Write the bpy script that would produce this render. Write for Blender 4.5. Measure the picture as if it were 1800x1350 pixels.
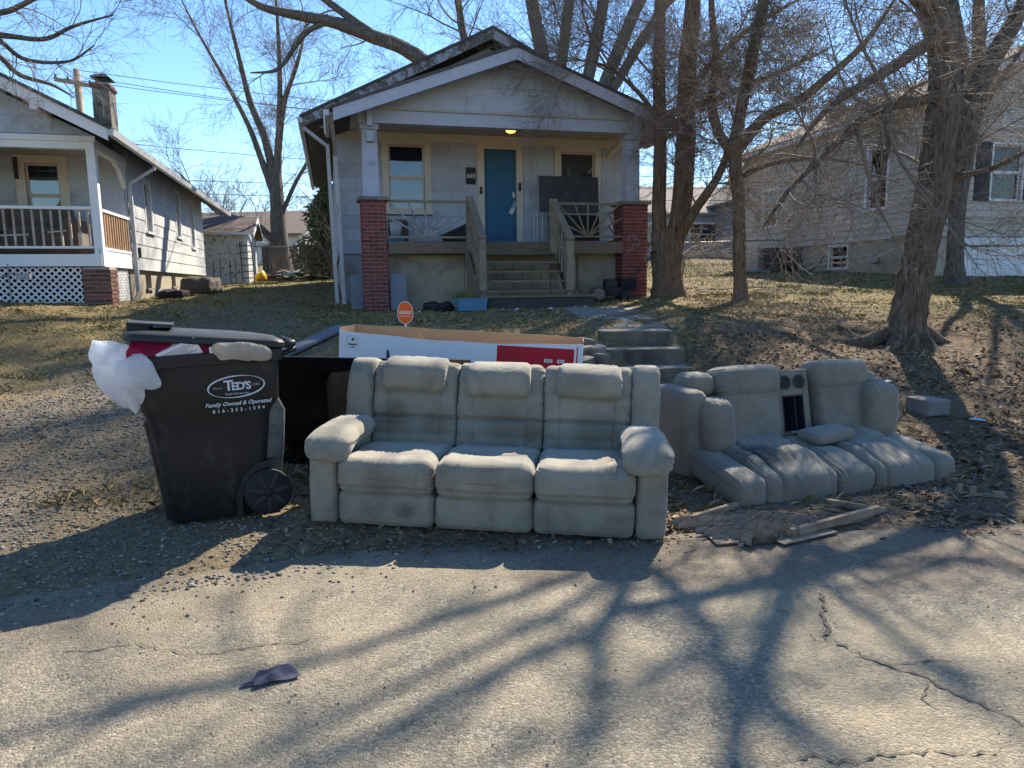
import bpy, math, random
import numpy as np
from mathutils import Vector, Matrix, Euler, noise as mnoise

for o in list(bpy.data.objects):
    bpy.data.objects.remove(o)
SC = bpy.context.scene
COL = SC.collection
R = math.radians

# ------------------------------------------------------------ camera, sky, sun
cam = bpy.data.cameras.new('camera')
cam.sensor_width = 36.0
cam.lens = 25.0
cam.clip_start = 0.05
cam.clip_end = 900.0
cam_o = bpy.data.objects.new('camera', cam)
COL.objects.link(cam_o)
_p, _r = R(8.0), R(0.7)
_fw = Vector((0, math.cos(_p), -math.sin(_p)))
_up0 = Vector((0, math.sin(_p), math.cos(_p)))
_rt = Vector((1, 0, 0)) * math.cos(_r) - _up0 * math.sin(_r)
_up = _up0 * math.cos(_r) + Vector((1, 0, 0)) * math.sin(_r)
cam_o.matrix_world = Matrix(((_rt.x, _up.x, -_fw.x, 0), (_rt.y, _up.y, -_fw.y, 0), (_rt.z, _up.z, -_fw.z, 1.45), (0, 0, 0, 1)))
SC.camera = cam_o

SUN_AZ, SUN_EL = R(25.0), R(42.0)      # azimuth measured from +Y towards +X
world = bpy.data.worlds.new('World')
SC.world = world
world.use_nodes = True
wn, wl = world.node_tree.nodes, world.node_tree.links
wn.clear()
sky = wn.new('ShaderNodeTexSky')
sky.sky_type = 'NISHITA'
sky.sun_disc = False
sky.sun_elevation = SUN_EL
sky.sun_rotation = SUN_AZ
sky.altitude = 250
sky.air_density = 1.0
sky.dust_density = 0.1
sky.ozone_density = 3.0
bg = wn.new('ShaderNodeBackground')
bg.inputs[1].default_value = 0.098
wo = wn.new('ShaderNodeOutputWorld')
hsv = wn.new('ShaderNodeHueSaturation')
hsv.inputs['Saturation'].default_value = 1.14
wl.new(sky.outputs[0], hsv.inputs['Color'])
wl.new(hsv.outputs[0], bg.inputs[0])
wl.new(bg.outputs[0], wo.inputs[0])

sl = bpy.data.lights.new('sun', 'SUN')
sl.energy = 4.6
sl.angle = R(0.53)
sl.color = (1.0, 0.91, 0.76)
so = bpy.data.objects.new('sun', sl)
COL.objects.link(so)
sdir = Vector((math.sin(SUN_AZ) * math.cos(SUN_EL), math.cos(SUN_AZ) * math.cos(SUN_EL), math.sin(SUN_EL)))
so.rotation_euler = sdir.to_track_quat('Z', 'Y').to_euler()
so.location = sdir * 60

SC.view_settings.view_transform = 'Standard'
SC.view_settings.look = 'None'
SC.view_settings.gamma = 1.0
SC.view_settings.use_curve_mapping = False
SC.view_settings.exposure = 1.35

# ------------------------------------------------------------ street frame
AL = R(14.0)                            # the houses stand turned 14 degrees to the view axis
EX = Vector((math.cos(AL), math.sin(AL), 0))
EY = Vector((-math.sin(AL), math.cos(AL), 0))
def fromF(x, y, z=0.0):
    return EX * x + EY * y + Vector((0, 0, z))
def toF(x, y):
    return x * EX.x + y * EX.y, x * EY.x + y * EY.y

# ------------------------------------------------------------ mesh helpers
class MB:
    def __init__(s, off=(0, 0, 0)):
        s.v = []; s.f = []; s.off = Vector(off)
    def add(s, vs, fs):
        n = len(s.v)
        s.v.extend([tuple(p) for p in vs])
        s.f.extend([tuple(i + n for i in f) for f in fs])
        return s
    def box(s, x0, x1, y0, y1, z0, z1):
        return s.add([(x0, y0, z0), (x1, y0, z0), (x1, y1, z0), (x0, y1, z0), (x0, y0, z1), (x1, y0, z1), (x1, y1, z1), (x0, y1, z1)],
              [(3, 2, 1, 0), (4, 5, 6, 7), (0, 1, 5, 4), (1, 2, 6, 5), (2, 3, 7, 6), (3, 0, 4, 7)])
    def bar(s, a, b, w, h, upv=(0, 0, 1)):
        a = Vector(a); b = Vector(b); d = (b - a).normalized(); u = Vector(upv)
        if abs(d.dot(u)) > 0.98: u = Vector((0, 1, 0))
        sd = d.cross(u).normalized() * (w / 2); u2 = sd.cross(d).normalized() * (h / 2)
        vs = [a - sd - u2, a + sd - u2, a + sd + u2, a - sd + u2, b - sd - u2, b + sd - u2, b + sd + u2, b - sd + u2]
        return s.add(vs, [(0, 1, 2, 3), (7, 6, 5, 4), (4, 5, 1, 0), (5, 6, 2, 1), (6, 7, 3, 2), (7, 4, 0, 3)])
    def prism(s, poly, y0, y1, axis='y'):
        n = len(poly)
        if axis == 'y':
            a = [(p[0], y0, p[1]) for p in poly]; b = [(p[0], y1, p[1]) for p in poly]
        elif axis == 'x':
            a = [(y0, p[0], p[1]) for p in poly]; b = [(y1, p[0], p[1]) for p in poly]
        else:
            a = [(p[0], p[1], y0) for p in poly]; b = [(p[0], p[1], y1) for p in poly]
        fs = [tuple(range(n)), tuple(range(2 * n - 1, n - 1, -1))]
        fs += [((i + 1) % n, i, n + i, n + (i + 1) % n) for i in range(n)]
        return s.add(a + b, fs)
    def tube(s, path, rad, n=8, cap=True):
        path = [Vector(p) for p in path]
        if not hasattr(rad, '__len__'): rad = [rad] * len(path)
        vs = []; m = len(path); ref = None
        for i, p in enumerate(path):
            d = (path[min(i + 1, m - 1)] - path[max(i - 1, 0)]).normalized()
            if ref is None:
                ref = Vector((0, 0, 1)) if abs(d.z) < 0.9 else Vector((1, 0, 0))
            a = d.cross(ref).normalized(); b = d.cross(a).normalized(); ref = a.cross(d)
            for k in range(n):
                t = 2 * math.pi * k / n
                vs.append(p + (a * math.cos(t) + b * math.sin(t)) * rad[i])
        fs = []
        for i in range(m - 1):
            for k in range(n):
                k2 = (k + 1) % n
                fs.append((i * n + k, (i + 1) * n + k, (i + 1) * n + k2, i * n + k2))
        if cap:
            fs.append(tuple(range(n))); fs.append(tuple(range(m * n - 1, (m - 1) * n - 1, -1)))
        return s.add(vs, fs)
    def lathe(s, prof, n=16, c=(0, 0, 0), axis='z', cap=True):
        vs = []; m = len(prof)
        for (r, h) in prof:
            for k in range(n):
                t = 2 * math.pi * k / n
                if axis == 'z': vs.append((c[0] + r * math.cos(t), c[1] + r * math.sin(t), c[2] + h))
                elif axis == 'y': vs.append((c[0] + r * math.cos(t), c[1] + h, c[2] + r * math.sin(t)))
                else: vs.append((c[0] + h, c[1] + r * math.cos(t), c[2] + r * math.sin(t)))
        fs = []
        for i in range(m - 1):
            for k in range(n):
                k2 = (k + 1) % n
                fs.append((i * n + k, i * n + k2, (i + 1) * n + k2, (i + 1) * n + k))
        if cap:
            fs.append(tuple(range(n - 1, -1, -1))); fs.append(tuple(range((m - 1) * n, m * n)))
        return s.add(vs, fs)
    def build(s, name, mat, parent=None, smooth=False, label=None):
        o = s.off
        vs = [(p[0] - o.x, p[1] - o.y, p[2] - o.z) for p in s.v]
        return mobj(name, vs, s.f, mat, parent, smooth, label)

def mobj(name, vs, fs, mat, parent=None, smooth=False, label=None):
    me = bpy.data.meshes.new(name)
    me.from_pydata([tuple(v) for v in vs], [], fs)
    me.update()
    fix_normals(me)
    if smooth:
        me.polygons.foreach_set('use_smooth', [True] * len(me.polygons))
    if mat: me.materials.append(mat)
    return link(name, me, parent, label)

import bmesh
def fix_normals(me):
    bm = bmesh.new(); bm.from_mesh(me)
    bmesh.ops.recalc_face_normals(bm, faces=bm.faces)
    bm.to_mesh(me); bm.free()

def link(name, me, parent=None, label=None, loc=None, rot=None, scale=None):
    ob = bpy.data.objects.new(name, me)
    COL.objects.link(ob)
    if parent: ob.parent = parent
    if loc is not None: ob.location = loc
    if rot is not None: ob.rotation_euler = rot
    if scale is not None: ob.scale = scale
    if label: ob['label'] = label
    return ob

def npmesh(name, V, Fq, mat, parent=None, smooth=True, col=None):
    """fast mesh from numpy arrays: V (n,3), Fq (m,k)"""
    me = bpy.data.meshes.new(name)
    V = np.asarray(V, np.float32); Fq = np.asarray(Fq, np.int32)
    k = Fq.shape[1]; m = Fq.shape[0]
    me.vertices.add(len(V)); me.vertices.foreach_set('co', V.ravel())
    me.loops.add(m * k); me.loops.foreach_set('vertex_index', Fq.ravel())
    me.polygons.add(m)
    me.polygons.foreach_set('loop_start', np.arange(0, m * k, k, dtype=np.int32))
    me.polygons.foreach_set('loop_total', np.full(m, k, np.int32))
    if smooth: me.polygons.foreach_set('use_smooth', np.ones(m, bool))
    me.update(calc_edges=True)
    if col is not None:
        a = me.color_attributes.new('Col', 'FLOAT_COLOR', 'POINT')
        c = np.ones((len(V), 4), np.float32); c[:, :3] = col
        a.data.foreach_set('color', c.ravel())
    if mat: me.materials.append(mat)
    return link(name, me, parent)

def tag(o, label, cat, group=None):
    o['label'] = label; o['category'] = cat
    if group: o['group'] = group
    return o
def thing(name, label, cat, loc=(0, 0, 0), rot=(0, 0, 0), group=None):
    e = bpy.data.objects.new(name, None)
    e.empty_display_size = 0.2
    COL.objects.link(e)
    e.location = loc; e.rotation_euler = rot
    return tag(e, label, cat, group)
def setting(o, kind='structure'):
    o['kind'] = kind
    return o

UNIT = {}
def unit_box(mat):
    k = mat.name
    if k not in UNIT:
        b = MB().box(-.5, .5, -.5, .5, -.5, .5)
        me = bpy.data.meshes.new('piece_' + k); me.from_pydata(b.v, [], b.f); me.update(); me.materials.append(mat)
        UNIT[k] = me
    return UNIT[k]
def piece(name, mat, parent, c, size, rot=None):
    """one small box piece sharing mesh data; c is its centre in the parent's space"""
    return link(name, unit_box(mat), parent, None, c, rot, size)

def clip_poly(poly, a, b, c):
    """keep the part of poly (x,z) with a*x + b*z <= c"""
    out = []
    n = len(poly)
    for i in range(n):
        p, q = poly[i], poly[(i + 1) % n]
        dp, dq = a * p[0] + b * p[1] - c, a * q[0] + b * q[1] - c
        if dp <= 0: out.append(p)
        if (dp < 0 < dq) or (dq < 0 < dp):
            t = dp / (dp - dq)
            out.append((p[0] + (q[0] - p[0]) * t, p[1] + (q[1] - p[1]) * t))
    return out
def minus(rect, holes):
    rs = [rect]
    for (hx0, hx1, hz0, hz1) in holes:
        nr = []
        for (x0, x1, z0, z1) in rs:
            if hx1 <= x0 or hx0 >= x1 or hz1 <= z0 or hz0 >= z1:
                nr.append((x0, x1, z0, z1)); continue
            if hx0 > x0: nr.append((x0, hx0, z0, z1))
            if hx1 < x1: nr.append((hx1, x1, z0, z1))
            a, b = max(x0, hx0), min(x1, hx1)
            if hz0 > z0: nr.append((a, b, z0, hz0))
            if hz1 < z1: nr.append((a, b, hz1, z1))
        rs = nr
    return [r for r in rs if r[1] - r[0] > .02 and r[3] - r[2] > .02]

# ------------------------------------------------------------ materials
MATS = {}
def N(nt, t, **kw):
    n = nt.nodes.new(t)
    for k, v in kw.items(): setattr(n, k, v)
    return n
def mixc(nt, fac, a, b, mode='MIX'):
    m = N(nt, 'ShaderNodeMix', data_type='RGBA', blend_type=mode)
    for sock, val in ((m.inputs[0], fac), (m.inputs[6], a), (m.inputs[7], b)):
        if hasattr(val, 'links') or isinstance(val, bpy.types.NodeSocket): nt.links.new(val, sock)
        elif isinstance(val, (int, float)): sock.default_value = val
        else: sock.default_value = (*val, 1) if len(val) == 3 else val
    return m.outputs[2]
def ramp(nt, fac, stops):
    r = N(nt, 'ShaderNodeValToRGB')
    e = r.color_ramp.elements
    while len(e) < len(stops): e.new(0.5)
    for el, (p, c) in zip(e, stops):
        el.position = p
        el.color = (c, c, c, 1) if isinstance(c, (int, float)) else (*c, 1)
    nt.links.new(fac, r.inputs[0])
    return r.outputs[0]
def noise_tex(nt, vec, scale, detail=4, rough=.55, dist=0.0, stretch=None):
    if stretch:
        mp = N(nt, 'ShaderNodeMapping'); mp.inputs['Scale'].default_value = stretch
        nt.links.new(vec, mp.inputs[0]); vec = mp.outputs[0]
    n = N(nt, 'ShaderNodeTexNoise')
    n.inputs['Scale'].default_value = scale; n.inputs['Detail'].default_value = detail
    n.inputs['Roughness'].default_value = rough; n.inputs['Distortion'].default_value = dist
    nt.links.new(vec, n.inputs['Vector'])
    return n.outputs['Fac']
def base_mat(name):
    m = bpy.data.materials.new(name); m.use_nodes = True
    nt = m.node_tree; nt.nodes.clear()
    out = N(nt, 'ShaderNodeOutputMaterial'); b = N(nt, 'ShaderNodeBsdfPrincipled')
    nt.links.new(b.outputs[0], out.inputs[0])
    MATS[name] = m
    return m, nt, b
def bumped(nt, b, h, strength, dist=.01):
    bp = N(nt, 'ShaderNodeBump'); bp.inputs['Strength'].default_value = strength; bp.inputs['Distance'].default_value = dist
    nt.links.new(h, bp.inputs['Height']); nt.links.new(bp.outputs[0], b.inputs['Normal'])
def mat(name, c1, c2=None, rough=.8, scale=6, bump=.25, bscale=60, bdist=.004, dirt=None, dscale=1.2, dlo=.5, dhi=.75,
        vary=0.0, stretch=None, bstretch=None, spec=.3, metal=0.0, coord='world', alpha=None, trans=None, dust=None, dust_amt=0.5):
    """painted, wooden, plastic ... surface: two tones by noise, a dirt layer, per-piece variation, fine relief"""
    m, nt, b = base_mat(name)
    L = nt.links
    if coord == 'world': vec = N(nt, 'ShaderNodeNewGeometry').outputs['Position']
    else: vec = N(nt, 'ShaderNodeTexCoord').outputs['Object']
    c2 = c2 or tuple(x * .8 for x in c1)
    f = ramp(nt, noise_tex(nt, vec, scale, 5, .6, .2, stretch), [(.3, 0), (.7, 1)])
    col = mixc(nt, f, c1, c2)
    if vary:
        oi = N(nt, 'ShaderNodeObjectInfo')
        mr = N(nt, 'ShaderNodeMapRange'); mr.inputs[3].default_value = 1 - vary; mr.inputs[4].default_value = 1 + vary
        L.new(oi.outputs['Random'], mr.inputs[0])
        hs = N(nt, 'ShaderNodeHueSaturation'); L.new(mr.outputs[0], hs.inputs['Value']); L.new(col, hs.inputs['Color'])
        col = hs.outputs[0]
    if dirt:
        d = ramp(nt, noise_tex(nt, vec, dscale, 8, .65, .4), [(dlo, 0), (dhi, 1)])
        col = mixc(nt, d, col, dirt)
    if dust:
        g = N(nt, 'ShaderNodeNewGeometry'); sx = N(nt, 'ShaderNodeSeparateXYZ'); L.new(g.outputs['True Normal'], sx.inputs[0])
        up = ramp(nt, sx.outputs[2], [(.2, 0), (.95, dust_amt)])
        col = mixc(nt, up, col, dust)
    L.new(col, b.inputs['Base Color'])
    b.inputs['Roughness'].default_value = rough
    b.inputs['Specular IOR Level'].default_value = spec
    b.inputs['Metallic'].default_value = metal
    if trans: b.inputs['Transmission Weight'].default_value = trans
    if bump:
        bumped(nt, b, noise_tex(nt, vec, bscale, 4, .6, 0, bstretch), bump, bdist)
    return m

def glass_mat(name, tint=(.02, .022, .025), rough=.04):
    m, nt, b = base_mat(name)
    vec = N(nt, 'ShaderNodeNewGeometry').outputs['Position']
    b.inputs['Base Color'].default_value = (*tint, 1)
    b.inputs['Roughness'].default_value = rough
    b.inputs['Specular IOR Level'].default_value = .9
    bumped(nt, b, noise_tex(nt, vec, 1.8, 2), .12, .03)
    return m
def clear_glass(name):
    m, nt, b = base_mat(name)
    tr = N(nt, 'ShaderNodeBsdfTransparent'); gl = N(nt, 'ShaderNodeBsdfGlossy'); gl.inputs['Roughness'].default_value = .03
    vec = N(nt, 'ShaderNodeNewGeometry').outputs['Position']
    bp = N(nt, 'ShaderNodeBump'); bp.inputs['Strength'].default_value = .1; bp.inputs['Distance'].default_value = .03
    nt.links.new(noise_tex(nt, vec, 1.5, 2), bp.inputs['Height']); nt.links.new(bp.outputs[0], gl.inputs['Normal'])
    tr.inputs[0].default_value = (.78, .82, .84, 1)
    mx = N(nt, 'ShaderNodeMixShader')
    fr = N(nt, 'ShaderNodeFresnel'); fr.inputs['IOR'].default_value = 1.9
    nt.links.new(fr.outputs[0], mx.inputs[0]); nt.links.new(tr.outputs[0], mx.inputs[1]); nt.links.new(gl.outputs[0], mx.inputs[2])
    out = [n for n in nt.nodes if n.type == 'OUTPUT_MATERIAL'][0]
    nt.links.new(mx.outputs[0], out.inputs[0])
    return m
def col_mat(name, rough=.9, trans=0.0, mul=1.0):
    m, nt, b = base_mat(name)
    a = N(nt, 'ShaderNodeAttribute', attribute_name='Col')
    nt.links.new(a.outputs['Color'], b.inputs['Base Color'])
    b.inputs['Roughness'].default_value = rough
    b.inputs['Specular IOR Level'].default_value = .2
    return m

M = {}
M['siding'] = mat('siding_grey', (.43, .475, .545), (.385, .425, .49), .75, 3, .25, 40, .004, (.22, .21, .195), 1.6, .52, .80, vary=.09)
M['wallgrey'] = mat('wall_backing', (.14, .15, .17), None, .8)
M['bluetrim'] = mat('trim_blue_grey', (.44, .475, .555), (.39, .42, .50), .7, 5, .3, 50, .004, (.17, .16, .15), 3.5, .60, .72)
M['peel'] = mat('peeling_fascia', (.36, .37, .41), (.30, .31, .335), .8, 4, .5, 35, .006, (.12, .10, .085), 5, .46, .54)
M['cream'] = mat('trim_cream', (.60, .56, .48), (.54, .50, .43), .7, 4, .2, 40, .003, (.30, .26, .2), 2.5, .6, .85)
M['white'] = mat('white_paint', (.78, .78, .77), (.70, .70, .69), .6, 4, .2, 40, .003, (.38, .36, .32), 2.2, .62, .9)
M['whitewood'] = mat('white_siding', (.56, .56, .55), (.48, .48, .475), .7, 3, .3, 40, .004, (.42, .40, .36), 2.0, .6, .85, vary=.05)
M['ceil'] = mat('porch_ceiling', (.46, .43, .37), None, .8, 3)
M['bluedoor'] = mat('door_blue', (.010, .11, .235), (.009, .095, .20), .45, 5, .1, 40, .003, (.02, .05, .09), 3, .6, .9, spec=.4)
M['brick'] = mat('brick_red', (.24, .062, .052), (.165, .046, .042), .85, 14, .5, 90, .004, (.10, .04, .035), 8, .5, .8, vary=.28)
M['mortar'] = mat('mortar', (.40, .34, .31), (.30, .25, .23), .95, 20, .5, 120, .004)
M['brickbrown'] = mat('brick_brown', (.165, .075, .055), (.11, .055, .045), .85, 14, .5, 90, .004, vary=.3)
M['concrete'] = mat('concrete', (.25, .235, .215), (.18, .17, .155), .9, 5, .5, 70, .005, (.09, .085, .075), 2.5, .5, .75, dust=(.34, .30, .25), dust_amt=.5)
M['stepdark'] = mat('concrete_steps', (.21, .18, .135), (.135, .115, .09), .95, 6, .6, 60, .006, (.065, .057, .045), 3.5, .45, .7, dust=(.40, .34, .26), dust_amt=.75)
M['found'] = mat('foundation_cream', (.42, .36, .26), (.33, .29, .22), .9, 4, .4, 60, .005, (.20, .17, .13), 1.8, .5, .72)
M['foundblue'] = mat('foundation_blue', (.32, .35, .41), (.27, .29, .33), .9, 4, .4, 50, .005, (.22, .19, .14), 2.6, .5, .66)
M['deckwood'] = mat('deck_wood', (.235, .18, .125), (.135, .105, .078), .9, 5, .5, 60, .004, stretch=(1, 4, 9), bstretch=(.5, 2, 6), vary=.15)
M['railwood'] = mat('rail_wood', (.29, .235, .165), (.19, .155, .112), .9, 8, .4, 60, .004, vary=.15)
M['sunburst'] = mat('sunburst_paint', (.40, .40, .41), (.28, .26, .24), .8, 9, .3, 60, .003, (.15, .13, .11), 7, .52, .6)
M['rawwood'] = mat('raw_wood', (.46, .29, .17), (.34, .20, .11), .8, 6, .4, 60, .003, (.22, .12, .06), 3, .5, .8, stretch=(6, 6, 1), vary=.15)
M['balwood'] = mat('baluster_paint', (.50, .44, .36), (.36, .28, .20), .8, 8, .4, 60, .003, (.28, .2, .13), 6, .5, .62, vary=.12)
M['soffit'] = mat('soffit_boards', (.20, .18, .13), (.15, .135, .10), .9, 6, .3)
M['gutter'] = mat('gutter_white', (.55, .56, .58), (.46, .46, .47), .5, 3, .15, 30, .003, (.26, .24, .2), 4, .56, .75)
M['shingle'] = mat('roof_shingle', (.105, .095, .09), (.07, .065, .062), .95, 12, .6, 120, .006, vary=.15)
M['shinglebrown'] = mat('roof_shingle_brown', (.19, .14, .115), (.14, .105, .09), .95, 12, .6, 90, .006, vary=.12)
M['tan'] = mat('siding_tan', (.46, .415, .36), (.43, .39, .335), .65, 2, .15, 30, .003, vary=.035)
M['tanfound'] = mat('foundation_tan', (.42, .37, .28), (.35, .31, .24), .95, 3, .5, 60, .006, (.13, .115, .09), 1.5, .55, .8)
M['shutter'] = mat('shutter_dark', (.035, .037, .045), None, .6, 4, .15)
M['vinyl'] = mat('vinyl_white', (.70, .70, .72), (.64, .64, .66), .45, 3, .1)
M['garagedoor'] = mat('garage_door', (.78, .78, .80), (.72, .72, .74), .55, 3, .15, vary=.02)
M['glass'] = glass_mat('window_glass')
M['paneclear'] = clear_glass('pane_glass')
M['blind'] = mat('blind_cream', (.40, .37, .30), (.34, .31, .25), .7, 2, .05, vary=.05)
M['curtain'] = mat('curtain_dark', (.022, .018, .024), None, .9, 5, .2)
M['blackpl'] = mat('bin_plastic', (.016, .016, .017), (.011, .011, .012), .46, 5, .35, 220, .002, (.075, .07, .062), 5.0, .52, .86, spec=.35, coord='obj')
M['lidpl'] = mat('lid_plastic', (.022, .022, .024), (.017, .017, .019), .5, 5, .4, 200, .003, (.06, .057, .05), 4.0, .5, .85, spec=.4, coord='obj')
M['dustpl'] = mat('dusty_plastic', (.16, .155, .14), (.075, .072, .066), .75, 14, .4, 160, .003, (.03, .03, .03), 9, .55, .75, coord='obj')
M['rubber'] = mat('wheel_rubber', (.018, .018, .020), (.026, .026, .028), .75, 20, .4, 120, .003, coord='obj')
M['print'] = mat('white_print', (.62, .63, .66), (.50, .51, .53), .7, 30, .0)
M['darkmetal'] = mat('dark_metal', (.03, .03, .032), (.05, .045, .04), .6, 8, .3, 60, .003, metal=.3)
M['galv'] = mat('galvanised', (.30, .31, .32), (.24, .24, .25), .5, 8, .2, metal=.5)
M['greypanel'] = mat('grey_panel', (.22, .25, .29), (.18, .21, .24), .7, 4, .2)
M['bluebin'] = mat('blue_bin', (.10, .24, .40), (.085, .21, .35), .6, 4, .15, dirt=(.16, .2, .24), dscale=3, dlo=.55, dhi=.8)
M['blacktop'] = mat('black_tabletop', (.028, .028, .031), (.048, .048, .052), .42, 7, .2, 30, .003, (.085, .085, .088), 5, .55, .8, spec=.4)
M['tarp'] = mat('tarp_brown', (.10, .085, .068), (.075, .065, .052), .9, 4, .6, 14, .02)
M['plank'] = mat('plank_grey', (.20, .20, .215), (.14, .14, .15), .9, 6, .4, 50, .004, stretch=(1, 1, 1))
M['chim'] = mat('chimney_stucco', (.23, .20, .165), (.13, .118, .10), .95, 9, .8, 26, .015, (.07, .065, .058), 4, .48, .62, vary=.2)
M['polewood'] = mat('pole_wood', (.38, .29, .21), (.28, .21, .15), .9, 5, .4, 40, .005, stretch=(6, 6, .6))
M['orange'] = mat('sign_orange', (.74, .115, .012), (.70, .105, .011), .5, 3, .0)
M['signwhite'] = mat('sign_white', (.75, .72, .70), None, .5, 3, .0)
M['cardwhite'] = mat('carton_white', (.74, .74, .77), (.69, .69, .72), .55, 4, .1, 30, .003, (.40, .40, .43), 2.5, .6, .9)
M['cardred'] = mat('carton_red', (.48, .012, .028), (.42, .010, .024), .5, 4, .1, 30, .003)
M['cardbrown'] = mat('carton_brown', (.60, .37, .19), (.53, .32, .16), .85, 5, .2, 40, .003, stretch=(1, 1, 14))
M['paperbrown'] = mat('honeycomb_paper', (.36, .305, .24), (.27, .22, .17), .95, 10, .3, 60, .003, (.34, .16, .08), 2.6, .60, .74)
M['strip'] = mat('strip_wood', (.36, .265, .175), (.24, .17, .115), .85, 8, .4, 60, .003, (.08, .06, .045), 4, .5, .7)
M['litterwhite'] = mat('litter_white', (.62, .63, .66), (.52, .53, .56), .6, 12, .3, 60, .003)
M['tvblack'] = mat('tv_black', (.006, .006, .007), None, .35, 4, .0, spec=.4)
M['yellow'] = mat('yellow_plastic', (.66, .40, .012), None, .5, 4, .1)
M['plaque'] = mat('plaque_dark', (.022, .024, .028), None, .6, 4, .1)
# ------------------------------------------------------------ ground
CTRL = np.array([
 # road level and the far side of the street
 (-30, -3, .0), (-8, 0, .0), (0, -2, .0), (8, -2, .0), (30, -2, .0), (-3, 2.5, -.01), (0, 2.5, -.01), (4, 2.8, -.01), (9, 3.0, -.01), (-8, 1.5, -.01),
 (-30, -8, .3), (0, -8, .35), (30, -8, .35), (-20, -18, 2.2), (20, -18, 2.2), (0, -18, 2.2),
 # verge
 (-2.4, 3.25, .005), (-.9, 3.66, .0), (.95, 3.82, .0), (2.9, 3.9, .0), (5, 4.1, .01), (-4, 3.2, .03), (-6, 3.0, .06),
 (-1.2, 4.2, .055), (-.2, 4.1, .02), (.85, 3.95, .0), (-1.85, 4.4, .05), (-1.7, 5.3, .10), (0, 5.0, .07), (1.4, 4.6, .04), (2.3, 4.8, .05), (3.2, 5.1, .06),
 (2.2, 5.6, .09), (3.9, 5.2, .09), (5.5, 5.2, .14), (7, 5, .15), (-1.4, 6.2, .13), (.5, 6.1, .12), (1.4, 6.7, .13), (3.9, 6.6, .19), (5.5, 6.6, .3), (7.5, 6.8, .4),
 # left: drive and the neighbour's mound
 (-3.2, 4.6, .14), (-4.8, 6.6, .46), (-5.2, 5.0, .25), (-3.2, 6.4, .36), (-5.6, 8.0, .62), (-3.9, 7.5, .56), (-2.2, 7.2, .38), (-2.6, 8.6, .66), (-7.9, 11, 1.19), (-7.4, 11, 1.17), (-7.0, 11.3, 1.10), (-6.6, 9.0, .92), (-4.3, 9.6, .74), (-9, 9, 1.05), (-12, 11, 1.2), (-6.6, 12.4, 1.12), (-5.6, 11.3, .98),
 # yard in front of the house
 (-2.4, 9.5, .80), (-1.4, 9.0, .82), (-.6, 8.4, .76), (0, 7.8, .60), (0, 9.5, .88), (.7, 7.0, .3), (.85, 8.0, .66), (1.5, 9.0, .86), (1.5, 11, .95), (-3.2, 10.5, .93), (-4.5, 12, .98),
 (-2.9, 13.4, .93), (-1, 13.2, .96), (1.5, 13.2, 1.02), (3.2, 14.5, 1.14), (4.26, 13.3, 1.08), (2.4, 12.5, 1.04),
 # right bank and lawn
 (1.5, 7.15, .06), (1.5, 7.55, .18), (1.5, 7.95, .36), (1.5, 8.35, .54), (1.5, 8.62, .76), (2.35, 7.6, .34), (2.2, 8.8, .80), (3.0, 8.6, .74), (3.2, 7.6, .50), (4.87, 8.8, .63), (6.0, 8.6, .72), (4.8, 7.4, .40), (4.8, 10.8, .93), (7.8, 11.5, 1.02), (9.3, 15, 1.30), (6.5, 14, 1.18), (9, 9.5, .85), (13, 9, .8), (13, 16.5, 1.34), (16, 18, 1.4), (12, 13, 1.15),
 # between and behind the houses
 (-4.2, 14.5, 1.05), (-6.8, 14.5, 1.17), (-7.5, 15, 1.2), (-6.5, 17.5, 1.25), (-8.2, 19, 1.32), (-5, 20, 1.35), (-9.8, 23, 1.45), (-7.5, 24, 1.55), (-9.5, 27, 1.62), (-10, 30, 1.9), (-8, 31, 2.0), (-3, 30, 1.9), (2, 22, 1.5), (5, 18, 1.3),
 (8.0, 19.5, 1.62), (9.5, 21, 1.66), (8.5, 24.5, 1.78), (7, 28, 2.0), (12, 32, 2.3), (3, 34, 2.2), (-14, 34, 2.2), (-25, 30, 2.0), (-20, 15, 1.3), (30, 30, 2.2), (25, 15, 1.3),
 (0, 60, 3.6), (-40, 60, 3.4), (40, 60, 3.6), (0, 110, 5.0), (-80, 110, 5), (80, 110, 5), (-60, 10, .6), (60, 10, .8),
], float)
def _tps():
    P = CTRL[:, :2]; n = len(P)
    d2 = ((P[:, None] - P[None]) ** 2).sum(-1)
    K = np.where(d2 > 0, .5 * d2 * np.log(d2 + 1e-12), 0) + np.eye(n) * .02
    A = np.zeros((n + 3, n + 3)); A[:n, :n] = K; A[:n, n] = 1; A[:n, n + 1:] = P; A[n, :n] = 1; A[n + 1:, :n] = P.T
    return np.linalg.solve(A, np.r_[CTRL[:, 2], 0, 0, 0])
_W = _tps()
def hgt(x, y):
    x = np.asarray(x, float); y = np.asarray(y, float); sh = x.shape
    q = np.stack([x.ravel(), y.ravel()], 1)
    r = np.hypot(q[:, 0], q[:, 1] - 20)
    lim = 100.0
    s = np.where(r > lim, lim / np.maximum(r, 1), 1.0)      # far ground keeps the height of the rim
    q = np.stack([q[:, 0] * s, 20 + (q[:, 1] - 20) * s], 1)
    out = np.empty(len(q))
    for i in range(0, len(q), 20000):
        c = q[i:i + 20000]
        d2 = ((c[:, None] - CTRL[None, :, :2]) ** 2).sum(-1)
        out[i:i + 20000] = (.5 * d2 * np.log(d2 + 1e-12)) @ _W[:-3] + _W[-3] + c @ _W[-2:]
    return out.reshape(sh)
def H(x, y):
    return float(hgt(np.array([x]), np.array([y]))[0])
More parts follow.
